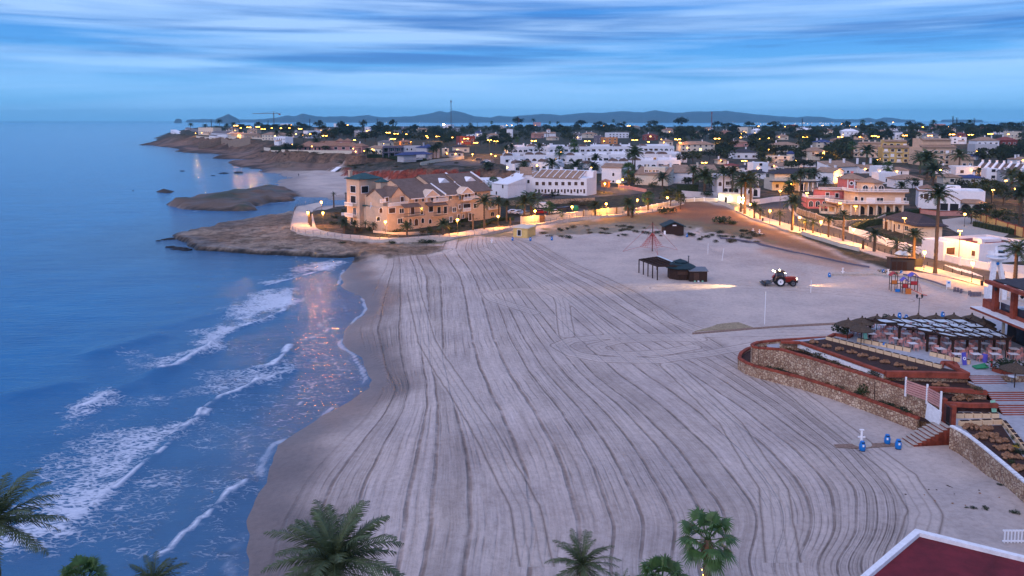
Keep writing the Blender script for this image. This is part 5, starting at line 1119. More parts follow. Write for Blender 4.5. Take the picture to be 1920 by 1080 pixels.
# ---- grey modern villa, blue roofed villa, red tiled villa on the cliff
def gv(r, W):
    r.box(0, W * .55, -.3, 0, 3.4, 3.6)
    for k in range(4): r.wall.box(W * .28 * k + .1, W * .28 * k + .6, -2.2, -1.7, 0, 6.4)
    r.wall.box(0, W, -2.2, 0, 2.9, 3.4); r.wall.box(0, W, -2.2, 0, 6.0, 6.4)
    for k in range(3): r.win('f', W * (.16 + .3 * k), 3.8, 2.4, 1.9, ('dark', 'glass', 'glass')[k]); r.win('f', W * (.16 + .3 * k), .3, 2.6, 2.2, 'dark')
simple('modern_villa', 'dark grey modern villa with open framed loggias on the cliff top', (718, 297), (757, 298), 10, 6.4, 'flat', 'greyw', 'r_tan', 0, (), chim=0, cat='villa', extra=gv)
simple('white_villa', 'white flat-roofed villa joined to the dark grey modern villa', (757, 298), (786, 296), 10, 6.4, 'flat', 'lightgrey', 'r_tan', 0, [(762, 765, 278, 282, 'dark'), (770, 773, 278, 282, 'dark'), (762, 765, 290, 296, 'dark')], chim=0, cat='villa')
def br(r, W): r.hip(-W * 2.2, -W * .1, -7, 0, 3.3, 1.5, .6, 'r_blue'); r.box(-W * 2.1, -W * 1.2, -6.5, 0, 0, 3.2); r.wall.box(-W * .35, -W * .2, -6.8, -6.5, 0, 3.2); r.wall.box(-W * 2.1, -W * .1, -6.8, -6.4, 0, .9); r.win('f', W * .5, 3.6, 1.3, 1.6, 'dark')
simple('white_villa', 'white villa with two blue tiled roofs above the red cliff', (800, 298), (825, 296), 11, 6.8, 'hip', 'lightgrey', 'r_blue', 1.8, (), cat='villa', extra=br)
def rv(r, W):
    r.hip(W * .0, W * .5, -6, 6, 3.3, 2.6, .8, 'r_terra'); r.box(0, W * .48, -5.5, 2, 0, 3.3); r.box(W * .62, W * .86, 4, 11, 3.5, 7.0); r.hip(W * .62, W * .74, 4, 11, 7.0, 1.9, .5, 'r_terra'); r.hip(W * .74, W * .87, 4, 11, 7.0, 1.9, .5, 'r_terra'); r.win('f', W * .7, 4.6, 1.4, 1.2, 'dark', 4)
    for k in range(9): r.wall.box(W * .055 * k, W * .055 * k + .4, -6.4, -6, 0, 3.2)
    for k in range(6): r.win('f', W * (.05 + .08 * k), .6, 1.6, 2, 'dark', -5.5)
    for k in range(3): r.win('f', W * (.62 + .13 * k), .8, 2.2, 1.8, 'dark')
simple('red_villa', 'sprawling rose villa with terracotta hip roofs and columned porch on the cliff', (560, 282), (672, 282), 13, 3.4, 'hip', 'rosewall', 'r_terra', 3.6, (), chim=1, cat='villa', extra=rv)
# ---- yellow apartments on the right
for (lb, a, b_, H, m, rm_, nw, tier) in [('ochre three-storey apartment block with tile eaves, left of the pair', (1600, 294), (1652, 296), 9.5, 'beige', 'r_tan', 5, 1), ('yellow-lit apartment block with white terraces beside tall palm', (1654, 305), (1704, 305), 12.5, 'yellow', 'r_tan', 4, 1), ('large ochre stepped apartment block with many small balconies', (1727, 310), (1791, 309), 14, 'beige', 'r_tan', 6, 1), ('small ochre block with white rooftop kiosk', (1802, 314), (1825, 314), 6.0, 'beige', 'r_tan', 2, 0)]:
    r = B('apartment_block', lb, 'apartments', a, b_, depth=12); W = r.W; r.box(0, W, 0, 12, 0, H * .72); r.box(W * .1, W * .94, 3, 12, H * .72, H); r.shed(0, W, -.6, 2.9, H * .72, H * .72 + 1.2, .3, rm_, fill=False); r.shed(W * .1, W * .94, 2.4, 5, H, H + .8, .3, rm_, fill=False); r.parapet(W * .1, W * .94, 5, 12, H, .9)
    for st_ in range(int(H / 3.1)):
        for k in range(nw):
            xx = W * (k + .5) / nw; z0 = .6 + st_ * 3.0; y0 = 0 if z0 < H * .72 - 1.5 else 3
            r.win('f', xx, z0, 1.7, 1.6, ('dark', 'glass', 'white', 'shut')[(k + st_) % 4], y0, arch=(st_ == 1 and k % 2 == 0))
            if k % 2 == 0 and y0 == 0: MB().box(xx - 1.5, xx + 1.5, -1.1, 0, z0 - .5, z0 + .3).build('balcony', M['cream'], r.o)
    for k in range(4): r.chimney(W * (.15 + .22 * k), 9, H + .4, 1.6, .8, 'cream')
    r.done(m)
# ---- church-like white house, turret, transmission structures
def chh(r, W): r.box(W * .35, W * .62, 2, 5, 5, 9); r.hip(W * .35, W * .62, 2, 5, 9, 1.2, .3, 'r_tan'); r.win('f', W * .5, 6.6, 1.3, 1.5, 'dark', 2, arch=True)
simple('white_house', 'white house with small square bell cupola above the white complex', (1017, 257), (1042, 257), 9, 4.6, 'gable', 'white', 'r_tan', 1.6, (), chim=0, extra=chh)
tr_ = B('round_turret', 'short white round turret house with blue domed cap', 'turret', (1480, 307), (1492, 307), depth=3); cylpart(tr_, tr_.W / 2, 2.5, tr_.W * .52, -1, 5.6); tr_.win('f', tr_.W / 2, 3.0, 1.0, 1.3, 'dark', -.3); tr_.done('cream'); o = MB().lathe([(tr_.W * .58, 0), (tr_.W * .5, .8), (tr_.W * .28, 1.5), (.02, 1.9)], 14).build('dome', M['r_blue'], tr_.o); o.location = (tr_.W / 2, 2.5, 5.6)
simple('water_tower_block', 'tall plain pinkish block rising over trees on the horizon', (1000, 236), (1014, 236), 14, 20, 'flat', 'rosewall', 'r_tan', 0, (), chim=0, cat='tower block')
# ================================================================== THE TOWN: smaller houses  (left px, right px, base py, roof top py, roof kind, wall, roof)
HS = [(684, 695, 247, 238, 'f', 'white', ''), (748, 767, 250, 238, 'h', 'lightgrey', 'r_grey'), (787, 801, 248, 240, 'g', 'cream', 'r_tan'), (845, 863, 249, 240, 'f', 'lightgrey', ''), (830, 845, 241, 233.5, 'f', 'white', ''), (876, 892, 262, 253, 'f', 'white', ''), (892, 904, 256, 245, 'h', 'white', 'r_blue'), (913, 936, 261, 249, 'h', 'white', 'r_tan'), (938, 944, 243, 235, 'f', 'white', ''), (950, 961, 258, 242, 'f', 'white', ''), (1001, 1020, 259, 248, 'g', 'rosewall', 'r_terra'),
      (851, 880, 286, 270, 'h', 'cream', 'r_slate'), (842, 868, 295, 281, 'h', 'lightgrey', 'r_slate'), (830, 842, 294, 279, 'f', 'cream', ''), (862, 891, 271, 255, 'f', 'r_red', ''), (690, 716, 289, 273, 'h', 'cream', 'r_tan'), (752, 772, 272, 262, 'h', 'orange', 'r_terra'), (660, 679, 287, 269, 'h', 'rosewall', 'r_terra'), (712, 738, 274, 262, 'h', 'cream', 'r_grey'),
      (320, 345, 251, 240, 'f', 'white', ''), (347, 370, 248, 238, 'h', 'lightgrey', 'r_grey'), (372, 400, 254, 241, 'f', 'cream', ''), (396, 426, 259, 246, 'g', 'white', 'r_grey'), (428, 458, 260, 250, 'h', 'cream', 'r_tan'), (460, 489, 260, 249, 'h', 'beige', 'r_tan'), (491, 525, 264, 248, 'h', 'cream', 'r_tan'), (464, 482, 250, 241, 'h', 'beige', 'r_tan'), (514, 535, 271, 258, 'f', 'white', ''), (551, 575, 258, 246, 'h', 'lightgrey', 'r_grey'), (577, 602, 259, 245, 'f', 'white', ''), (526, 543, 240, 231, 'f', 'white', ''), (630, 643, 238, 230, 'f', 'white', ''), (664, 675, 257, 245, 'f', 'lightgrey', ''), (680, 692, 256, 247, 'g', 'cream', 'r_terra'), (590, 606, 247, 238, 'h', 'cream', 'r_terra'), (430, 447, 248, 239, 'h', 'cream', 'r_terra'), (612, 628, 250, 241, 'h', 'white', 'r_terra'),
      (1002, 1015, 259, 249, 'h', 'rosewall', 'r_terra'), (1077, 1091, 262, 249, 'g', 'white', 'r_grey'), (1097, 1120, 259, 247, 'h', 'cream', 'r_tan'), (1113, 1130, 269, 254, 'f', 'greyw', ''), (1141, 1179, 259, 249, 'f', 'white', ''), (1129, 1158, 270, 258, 'f', 'orange', ''), (1206, 1233, 263, 250, 'h', 'r_red', 'r_red'), (1242, 1262, 273, 261, 'h', 'cream', 'r_tan'), (1187, 1200, 243, 235, 'h', 'cream', 'r_tan'), (1246, 1267, 251, 240, 'h', 'cream', 'r_terra'), (1030, 1048, 263, 255, 'h', 'cream', 'r_tan'),
      (1276, 1340, 284, 264, 'h', 'cream', 'r_tan'), (1373, 1403, 275, 262, 'h', 'rosewall', 'r_tan'), (1378, 1420, 298, 279, 'h', 'white', 'r_slate'), (1454, 1498, 285, 266, 'h', 'cream', 'r_tan'), (1517, 1546, 300, 276, 'h', 'cream', 'r_tan'), (1446, 1480, 310, 294, 'f', 'cream', ''), (1412, 1429, 252, 241, 'h', 'white', 'trim'), (1383, 1402, 250, 239, 'f', 'cream', ''), (1489, 1507, 246, 238, 'h', 'cream', 'trim'), (1507, 1527, 250, 240, 'h', 'lightgrey', 'trim'), (1530, 1562, 277, 262, 'h', 'cream', 'r_blue'), (1475, 1490, 242, 234, 'f', 'r_red', ''), (1303, 1318, 256, 246, 'h', 'cream', 'r_terra'), (1321, 1333, 246, 239, 'g', 'white', 'r_tan'), (1400, 1418, 258, 250, 'h', 'white', 'r_blue'), (1345, 1362, 308, 296, 'h', 'cream', 'r_tan'), (1330, 1345, 252, 245, 'h', 'cream', 'r_terra'), (1352, 1370, 253, 244, 'h', 'rosewall', 'r_terra'), (1455, 1478, 262, 252, 'h', 'cream', 'r_tan'),
      (1386, 1412, 322, 309, 'h', 'white', 'r_slate'), (1412, 1440, 325, 306, 'f', 'white', ''), (1440, 1470, 318, 307, 'g', 'white', 'r_tan'), (1470, 1500, 315, 305, 'g', 'cream', 'r_tan'), (1408, 1436, 336, 318, 'h', 'white', 'r_slate'), (1500, 1530, 313, 302, 'g', 'white', 'r_tan'), (1362, 1386, 318, 306, 'h', 'white', 'r_red'),
      (1612, 1640, 325, 310, 'g', 'white', 'r_tan'), (1643, 1672, 331, 314, 'f', 'white', ''), (1672, 1704, 330, 314, 'h', 'white', 'r_tan'), (1680, 1730, 353, 329, 'h', 'white', 'r_tan'), (1647, 1680, 345, 326, 'f', 'white', ''), (1753, 1792, 326, 312, 'h', 'white', 'r_brown'), (1792, 1838, 328, 315, 'f', 'white', ''), (1768, 1802, 345, 327, 'h', 'cream', 'r_tan'), (1804, 1845, 345, 329, 'h', 'lightgrey', 'r_blue'), (1849, 1875, 338, 320, 'f', 'white', ''), (1878, 1915, 341, 322, 'g', 'lightgrey', 'r_grey'),
      (1831, 1873, 279, 259, 'h', 'white', 'r_tan'), (1828, 1868, 290, 273, 'f', 'lightgrey', ''), (1877, 1907, 279, 257, 'h', 'r_red', 'r_red'), (1717, 1738, 258, 246, 'h', 'cream', 'r_terra'), (1738, 1764, 262, 250, 'h', 'lightgrey', 'r_grey'), (1678, 1695, 262, 250, 'f', 'white', ''), (1668, 1682, 246, 237, 'h', 'white', 'r_grey'), (1577, 1610, 256, 242, 'h', 'white', 'trim'), (1640, 1665, 255, 244, 'h', 'cream', 'r_tan'), (1746, 1760, 242, 233, 'f', 'rosewall', ''), (1846, 1867, 244, 236, 'h', 'rosewall', 'r_tan'), (1894, 1916, 262, 249, 'f', 'cream', ''), (1788, 1813, 260, 249, 'h', 'r_red', 'r_red'), (1563, 1594, 271, 258, 'h', 'beige', 'r_terra'), (1783, 1812, 270, 259, 'f', 'white', ''), (1545, 1562, 252, 242, 'h', 'cream', 'r_terra'), (1610, 1628, 262, 252, 'h', 'beige', 'r_terra'), (1700, 1716, 246, 238, 'h', 'white', 'r_terra'), (1775, 1792, 248, 240, 'h', 'cream', 'r_terra'), (1812, 1830, 300, 290, 'h', 'lightgrey', 'r_blue'), (1905, 1935, 310, 296, 'h', 'white', 'r_tan'), (1870, 1890, 252, 243, 'h', 'white', 'r_grey')]
WN = {'white': 'white', 'lightgrey': 'pale grey', 'cream': 'cream', 'beige': 'beige', 'rosewall': 'rose', 'orange': 'orange', 'r_red': 'dark red', 'greyw': 'dark grey', 'yellow': 'yellow'}
RN = {'r_tan': 'tan hip roof', 'r_terra': 'terracotta roof', 'r_grey': 'grey roof', 'r_slate': 'dark slate roof', 'r_blue': 'blue roof', 'r_red': 'red roof', 'r_brown': 'brown roof', 'trim': 'white pyramid roof', '': 'flat roof'}
def place_of(px, py):
    a = 'on the headland' if px < 550 else 'above red cliff' if px < 800 else 'behind beige apartments' if px < 960 else 'behind white complex' if px < 1290 else 'left of pink villa' if px < 1440 else 'behind pink villa' if px < 1560 else 'around ochre apartments' if px < 1720 else 'at far right'
    b = ', skyline' if py < 246 else ', far rows' if py < 262 else ', middle rows' if py < 300 else ', near rows'
    return a, b
WLM = me_of(sphere(.28, 6), 'wall_lamp', M['lamp']); g = random.Random(5); HOUSEBOX = []
for (a, b_, py, top, rk, wm_, rm_) in HS:
    pa = hit(a, py); sc_ = pa.length / FP; wd = (b_ - a) * sc_; tot = max(3.0, (py - top) * sc_ * .92); dp = min(12, max(6, wd * .7))
    r = B('house', None, 'house', (a, py), (b_, py + g.uniform(-.2, .2)), depth=dp); W = r.W; tot = min(tot, 9.5)
    rh = tot * .3 if rk != 'f' else 0; h = tot - rh; r.box(0, W, 0, dp, 0, h)
    if rk == 'h': r.hip(0, W, 0, dp, h + .02, rh, .5, rm_)
    elif rk == 'g': r.gable(0, W, 0, dp, h, rh, .4, rm_, 'x' if W > dp else 'y')
    else: r.parapet(0, W, 0, dp, h, .5)
    n = max(1, int(W / 4.2)); fl = 2 if h > 4.6 else 1
    for f_ in range(fl):
        for k in range(n):
            r.win('f', W * (k + .5) / n, (.9 if f_ == 0 else 3.7), min(1.6, W / n * .5), 1.3 if fl == 2 else min(1.5, h * .45), g.choice(['dark', 'glass', 'shut', 'dark', 'glass'] + (['lit'] if g.random() < .12 else [])))
    if W > 9 and g.random() < .6:
        x0 = W * g.uniform(0, .5); r.box(x0, x0 + W * .4, -2.6, 0, 0, min(2.8, h)); r.shed(x0, x0 + W * .4, -2.6, 0, min(2.7, h - .2), min(3.3, h + .3), .3, rm_ or 'r_tan', 'porch_roof', fill=False)
    for k in range(g.choice([1, 1, 2])): r.chimney(W * g.uniform(.15, .85), dp * g.uniform(.4, .8), h + rh * .4, rh * .7 + .9, .7, 'white')
    if g.random() < .55: inst('wall_lamp', WLM, r.o, (W * g.uniform(.05, .95), -.25, g.uniform(2.0, min(3.0, h))))
    r.done(wm_); pl = place_of((a + b_) / 2, py); HOUSEBOX.append((r.o.location.x, r.o.location.y, W))
    auto(r.o, '%s %shouse with %s' % (WN[wm_], 'two-storey ' if fl == 2 else 'low ', RN[rm_]), pl[1] + ' ' + pl[0], 'house', 'houses of the seaside town')
# bungalow row with sloping white party walls, far right
r = B('row_houses', 'white bungalow row with slanting party walls and dark roof strips, far right', 'row house', (1829, 327), (1914, 331), depth=10); W = r.W; r.box(0, W, 0, 3, 0, 2.8)
for k in range(7): x = W * k / 6.2; MB().xprism([(0, 2.5), (8, 5.6), (8, 6.1), (0, 3.1)], x, x + 1.1).build('party_wall', M['trim'], r.o); r.chimney(x + .5, 8, 5.6, 1.2, .8)
r.shed(0, W, 0, 8, 2.5, 5.4, .1, 'r_brown', fill=True); r.win('f', W * .4, .8, 1.6, 1.4, 'dark'); r.win('f', W * .8, .8, 1.6, 1.4, 'dark'); r.done('white')
# ================================================================== walls
wallrun('boundary_wall', 'long white wall with lit base along the upper side of the road', [(1593, 437), (1640, 449.5), (1663, 461), (1697, 469), (1724, 477), (1760, 486), (1800, 497.5), (1856, 508), (1930, 514)], 1.5, 'white', 'trim', posts=2)
wallrun('boundary_wall', 'white sloping wall in front of the white palm villa', [(1398, 384), (1424, 383), (1448, 379), (1480, 376)], 1.9, 'white', None)
wallrun('boundary_wall', 'stone wall with gate pillars under the yellow villa hedge', [(1495, 400), (1530, 412), (1560, 424), (1585, 425), (1640, 421), (1660, 413)], 1.6, 'stonew', 'kerb', posts=2)
wallrun('boundary_wall', 'ochre wall with pillars and red coping running down behind the brown bungalow', [(1822, 408), (1850, 420), (1868, 428), (1890, 436), (1935, 450)], 2.4, 'yellow', 'terra', posts=1)
wallrun('boundary_wall', 'long low ochre wall behind the flat white house', [(1858, 456), (1935, 455)], 1.2, 'yellow', None)
wallrun('boundary_wall', 'pink brick wall with gate in front of the rambling white villa', [(1725, 400), (1760, 405), (1812, 404), (1822, 404)], 1.4, 'rosewall', 'terra', posts=2)
wallrun('boundary_wall', 'cream wall panel lit bright yellow beside the gate on the promenade', [(977, 422), (1011, 418.5)], 2.3, 'cream', 'cream', posts=2)
wallrun('boundary_wall', 'long cream panelled wall along the promenade, lit by globe lamps', [(1022, 417.5), (1057, 413), (1095, 408), (1140, 403), (1171, 400.5)], 2.0, 'cream', 'cream', posts=2)
wallrun('boundary_wall', 'low cream wall climbing towards the dry field at the promenade end', [(1190, 398), (1232, 389), (1255, 384), (1283, 379), (1320, 377), (1346, 378)], 1.1, 'cream', 'trim', posts=1)
MB_ = MB().box(0, 1.4, -.08, .08, 0, 2.3); o = MB_.build('metal_gate', M['shut']); o.location = hit(1012, 418.5); o.scale = (1.1, 1, 1); tag(o, 'dark brown gate between two cream promenade walls', 'gate')
wallrun('boundary_wall', 'cream wall stepping down beside the bright doorway to the pavement', [(1346, 381), (1362, 387), (1378, 395), (1388, 392)], 1.2, 'cream', None)
wallrun('retaining_wall', 'long grey-brown retaining wall on the headland cliff', [(372, 277), (415, 276), (430, 279), (470, 277)], 7.5, 'stonew', None, zoff=0)
wallrun('boundary_wall', 'pale boundary wall on the cliff edge under the headland houses', [(368, 262), (410, 264), (425, 262), (495, 261)], 1.6, 'cream', None)
wallrun('boundary_wall', 'white wall under the sprawling rose villa', [(495, 283), (530, 287), (590, 290), (640, 290), (660, 290)], 1.8, 'cream', None)
wallrun('boundary_wall', 'cream wall round the car park above the red cliff', [(788, 311), (815, 305), (848, 301), (870, 298)], 1.7, 'cream', None)
wallrun('boundary_wall', 'pale sloping ramp wall below the gate lodge', [(1160, 352), (1180, 355), (1212, 361)], 1.3, 'rosewall', None, posts=2)
wallrun('boundary_wall', 'white blank wall behind the scrub trees left of the palm villa', [(1278, 368), (1300, 370), (1345, 372)], 2.2, 'lightgrey', None)
wallrun('retaining_wall', 'dark stone bank between the road and the dry lot', [(955, 385), (1040, 383), (1115, 379)], 1.6, 'stonew', None)
wallrun('kerb_wall', 'pale kerb wall curving between the dry field and the lit pavement', [(1380, 397.5), (1412, 412.5), (1450, 424.5), (1467, 432), (1480, 435)], .5, 'kerb', None)
wallrun('boundary_wall', 'low retaining wall of the pavement above the dunes', [(1502, 439.5), (1540, 452), (1575, 463), (1611, 471.5)], 1.0, 'cream', None)
wallrun('sand_kerb', 'low dark timber edge bounding the sand from the dunes', [(1350, 446), (1352, 448), (1380, 450), (1420, 457), (1455, 466), (1490, 474), (1540, 484), (1600, 497), (1630, 502)], .35, 'greyw', None, t=.3, cat='edging')
wallrun('sand_kerb', 'dark low wall between playground sand and the raised path', [(1694, 519), (1715, 523), (1745, 531), (1775, 541)], .6, 'greyw', None, t=.3, cat='edging')
# steps over the cliff to the second beach
o = MB()
pa, pb = hit(636, 316) + Vector((0, 0, .3)), hit(624, 322) + Vector((0, 0, .3)); o.bar(pa, pb, 3, .5); o.build('beach_steps', M['trim']); tag(bpy.data.objects['beach_steps'], 'white steps running down the red cliff to the far beach', 'steps')
# ================================================================== trees and palms of the town
g = random.Random(21)
def pal(kind, px, py, toppx, cs=None, r=.3, desc=None, power=0):
    p = hit(px, py); s_ = (p.length) / FP; th = max(1.5, (py - toppx) * s_); cs = (cs or 1.0) * ((.70 if 'pavement' in pal.place else .84) if kind == 'date' else 1)
    o = palm(kind, p, th, cs, r, g); k = {'date': 'date palm with arching fronds', 'fan': 'fan palm with shaggy skirt', 'young': 'young thin palm', 'bare': 'trimmed bare palm trunk'}[kind]
    auto(o, desc or k, pal.place, 'palm', 'palms of the seafront'); return o
pal.place = 'on the promenade garden side'
# (kind, trunk base px, base py, crown centre py, crown scale)
for a in [('bare', 583.5, 427, 400, .7, .3), ('bare', 579, 420, 397, .7, .25), ('bare', 581, 424, 402, .6, .25), ('young', 626, 389, 364, .7, .3), ('bare', 649, 390, 363, .7, .25)]: pal(*a)
pal.place = 'in front of the beige apartments'
for a in [('date', 826, 412, 381, 1.0, .28), ('date', 855, 413, 388, .85, .28), ('date', 908, 434, 376, 1.35, .33), ('date', 935, 410, 378, 1.1, .32), ('date', 950, 415, 381, .9, .3), ('date', 645, 440, 417, .8, .3), ('date', 665, 437, 420, .7, .3), ('date', 763, 444, 424, .9, .3), ('date', 831, 444, 419, .9, .33), ('bare', 887, 435, 402, .5, .3), ('bare', 957, 425, 408, .5, .3), ('young', 700, 432, 421, .8, .2), ('young', 685, 430, 419, .8, .2)]: pal(*a)
pal.place = 'beside the white row houses'
for a in [('fan', 925, 367, 343, 1.5, .4), ('date', 980, 360, 342, 1.1, .3), ('date', 983, 421, 378, 1.5, .35), ('date', 996, 409, 375, 1.9, .45), ('fan', 1030, 416, 388, 1.1, .35), ('fan', 1050, 413, 400, .8, .25)]: pal(*a)
pal.place = 'along the lit promenade wall'
for a in [('date', 1116, 407, 385, 1.2, .33), ('bare', 1094, 410, 395, .4, .25), ('bare', 1156, 403, 388, .4, .3), ('date', 1178, 405, 381, 1.35, .4), ('young', 1186, 407, 394, 1.2, .3), ('fan', 1215, 396, 370, 1.35, .35), ('bare', 1184, 408, 402, .9, .3)]: pal(*a)
pal.place = 'among the white complex'
for a in [('date', 949, 308, 278, 1.4, .3), ('date', 959, 293, 277, 1.8, .35), ('fan', 970, 286, 262, 1.3, .3), ('date', 1011, 290, 275, 1.7, .4), ('fan', 1049, 307, 283, 1.9, .35), ('fan', 1077, 304, 278, 1.9, .35), ('fan', 1076, 300, 268, 1.5, .3), ('date', 1117, 318, 296, 1.5, .35), ('date', 1111, 328, 311, 1.5, .35), ('date', 1116, 328, 314, 1.3, .35), ('date', 1035, 324, 306, 2.0, .5), ('date', 983, 322, 310, 1.5, .4), ('date', 1080, 325, 311, 2.2, .6), ('date', 1190, 330, 285, 2.0, .4), ('date', 1186, 332, 290, 1.6, .35), ('fan', 1178, 345, 318, 1.9, .5), ('date', 1242, 353, 333, 1.6, .35), ('fan', 1202, 322, 316, .9, .3)]: pal(*a)
pal.place = 'beside the large white villa'
for a in [('date', 1299, 360, 320, 1.4, .35), ('date', 1321, 362, 332, 2.3, .6), ('date', 1356, 366, 325, 1.8, .4), ('date', 1373, 368, 325, 1.7, .4), ('date', 1396, 402, 340, 2.0, .45), ('date', 1407, 388, 338, 1.9, .4), ('date', 1389, 398, 345, 1.6, .4), ('date', 1430, 315, 303, 1.5, .4), ('date', 1442, 310, 301, 1.4, .4), ('date', 1458, 352, 325, 1.4, .35)]: pal(*a)
pal.place = 'between the black-roofed and pink villas'
for a in [('date', 1488, 362, 337, 1.5, .35), ('date', 1500, 372, 330, 1.3, .3), ('date', 1511, 355, 327, 1.6, .35), ('date', 1526, 350, 326, 1.4, .35), ('fan', 1478, 370, 350, 1.2, .35), ('cone' if 0 else 'date', 1545, 350, 340, 1.2, .35)]: pal(*a)
pal.place = 'on the pavement above the dunes'
for a in [('date', 1414, 410, 387, 1.1, .3), ('young', 1425, 412, 396, 1.0, .25), ('young', 1462, 424, 403, 1.0, .25), ('date', 1485, 433, 381, 1.55, .4), ('young', 1510, 433, 416, 1.0, .25), ('young', 1524, 438, 420, 1.1, .28), ('date', 1553, 446, 413, .85, .28), ('date', 1580.5, 453, 405, .85, .3), ('bare', 1618, 468, 453, .5, .35), ('date', 1639, 473, 442, 1.25, .38), ('young', 1681, 480, 461, 1.4, .35), ('date', 1712, 501, 446, 1.2, .4), ('young', 1704, 492, 472, 1.2, .3), ('date', 1753, 514, 381, 1.55, .40), ('date', 1903, 528, 478, 1.55, .40)]: pal(*a)
pal.place = 'among the houses on the right'
for a in [('fan', 1664, 340, 316, 1.6, .35), ('date', 1690, 358, 349, 1.2, .35), ('date', 1738, 336, 303, 2.9, .6), ('date', 1725, 325, 300, 2.4, .5), ('date', 1749, 350, 322, 2.3, .6), ('date', 1798, 325, 296, 2.2, .45), ('fan', 1597, 300, 276, 1.9, .4), ('date', 1654, 300, 288, 1.6, .4), ('date', 1625, 305, 285, 2.6, .6), ('date', 1640, 320, 308, 2.0, .6), ('date', 1896, 370, 335, 1.9, .5), ('date', 1912, 385, 345, 1.8, .5), ('date', 1836, 330, 322, 1.4, .4), ('date', 1566, 338, 329, 1.4, .35), ('young', 1775, 354, 348, 1.3, .3), ('date', 1912, 420, 372, 1.7, .5)]: pal(*a)
pal.place = 'among the far treetops'
for a in [('date', 358, 248, 235, 2.0, .4), ('date', 385, 248, 237, 2.2, .4), ('date', 412, 250, 229, 2.2, .4), ('date', 426, 250, 236, 2.0, .4), ('date', 438, 252, 235, 2.4, .4), ('date', 520, 268, 250, 1.9, .4), ('date', 593, 281, 265, 1.6, .35), ('date', 611, 281, 270, 1.5, .35), ('date', 625, 281, 271, 1.4, .35), ('date', 812, 297, 280, 1.6, .35), ('date', 818, 297, 276, 1.5, .3), ('date', 824, 296, 272, 1.4, .3), ('date', 882, 246, 234, 2.4, .5), ('fan', 922, 243, 230, 2.2, .4), ('date', 978, 240, 226, 2.5, .4), ('date', 1000, 240, 225, 3.0, .4), ('fan', 1031, 240, 230, 2.2, .4), ('date', 1046, 241, 230, 2.4, .4), ('fan', 1150, 240, 227, 2.6, .4), ('date', 1170, 243, 231, 2.4, .4), ('fan', 1617, 245, 231.5, 3.2, .5), ('date', 1750, 243, 231, 3, .5), ('date', 1818, 242, 231, 3, .5), ('date', 690, 300, 288, 1.5, .35), ('date', 913, 320, 313, 1.5, .35), ('date', 1235, 262, 246, 1.8, .4), ('date', 1284, 282, 262, 1.4, .3)]: pal(*a)
# skyline pines seen one by one
def tr(kind, px, py, top, wpx, place=None):
    p = hit(px, py); s_ = p.length / FP; o = tree(kind, p, max(3, (py - top) * s_), max(1.2, wpx * s_ / 2), g)
    d = {'pine': 'dark umbrella pine', 'round': 'dark green bushy tree', 'cone': 'narrow dark cypress', 'tiered': 'tall tiered norfolk pine'}[kind]; pl = place_of(px, py); auto(o, d, place or pl[1] + ' ' + pl[0], 'tree', 'trees of the seaside town'); return o
for a in [('pine', 682, 246, 226, 16), ('pine', 712, 246, 228, 16), ('pine', 737, 247, 225, 16), ('pine', 485, 246, 229, 14), ('pine', 970, 240, 220, 24), ('pine', 560, 246, 230, 16), ('pine', 600, 246, 227, 20), ('pine', 640, 246, 228, 18), ('pine', 1090, 243, 226, 26), ('pine', 1125, 243, 228, 26), ('pine', 1160, 243, 231, 24), ('pine', 1225, 243, 226, 22), ('pine', 1278, 244, 221, 26), ('pine', 1345, 243, 228, 18), ('pine', 1365, 243, 231, 26), ('pine', 1404, 243, 229, 22), ('pine', 1452, 243, 229, 28), ('pine', 1587, 246, 229, 18), ('pine', 1650, 246, 230, 26), ('pine', 1705, 246, 230, 18), ('pine', 1722, 246, 232, 18), ('pine', 1800, 246, 232, 26), ('pine', 1892, 247, 232, 30), ('pine', 1925, 247, 230, 26),
          ('tiered', 397, 248, 225, 7), ('tiered', 503, 246, 226, 6), ('tiered', 581, 246, 223, 6), ('tiered', 1504, 247, 223, 8), ('tiered', 1786, 246, 221, 8), ('tiered', 1793, 246, 223, 8), ('tiered', 1826, 246, 225, 7), ('tiered', 708, 246, 222, 5), ('cone', 895, 245, 229, 6), ('cone', 1025, 262, 246, 5), ('cone', 1029, 262, 248, 5), ('cone', 1549, 345, 330, 8)]: tr(*a)
# the belts of trees between the houses
BELT = [(430, 700, 243, 258, 30, 'pine'), (700, 1000, 243, 254, 24, 'pine'), (1000, 1300, 244, 262, 34, 'pine'), (1300, 1600, 245, 268, 40, 'pine'), (1600, 1920, 245, 272, 40, 'pine'), (540, 800, 254, 268, 22, 'round'), (800, 960, 254, 276, 30, 'round'), (1280, 1460, 268, 305, 34, 'round'), (1460, 1600, 268, 300, 26, 'round'), (1600, 1920, 270, 305, 34, 'round'), (1290, 1560, 300, 322, 14, 'round')]
for (x0, x1, y0, y1, n, kd) in BELT:
    k = 0; tries = 0
    while k < n and tries < n * 12:
        tries += 1; px = g.uniform(x0, x1); py = g.uniform(y0, y1)
        if any(h0 - 4 < px < h1 + 4 and top - 1 < py < base + 3.0 for (h0, h1, base, top, *_r) in HS): continue
        if 718 < px < 830 and py > 262 or (1340 < px < 1450 and py > 300) or (1595 < px < 1710 and py > 266) or (1720 < px < 1830 and py > 264) or (1276 < px < 1342 and py > 264): continue
        p = hit(px, py); s_ = p.length / FP; hgt = min(12, max(5.5, g.uniform(11, 19) * s_)); tr(g.choice([kd, kd, 'round' if kd == 'pine' else 'pine']), px, py, py - hgt / s_, g.uniform(1.0, 1.6) * hgt / s_); k += 1
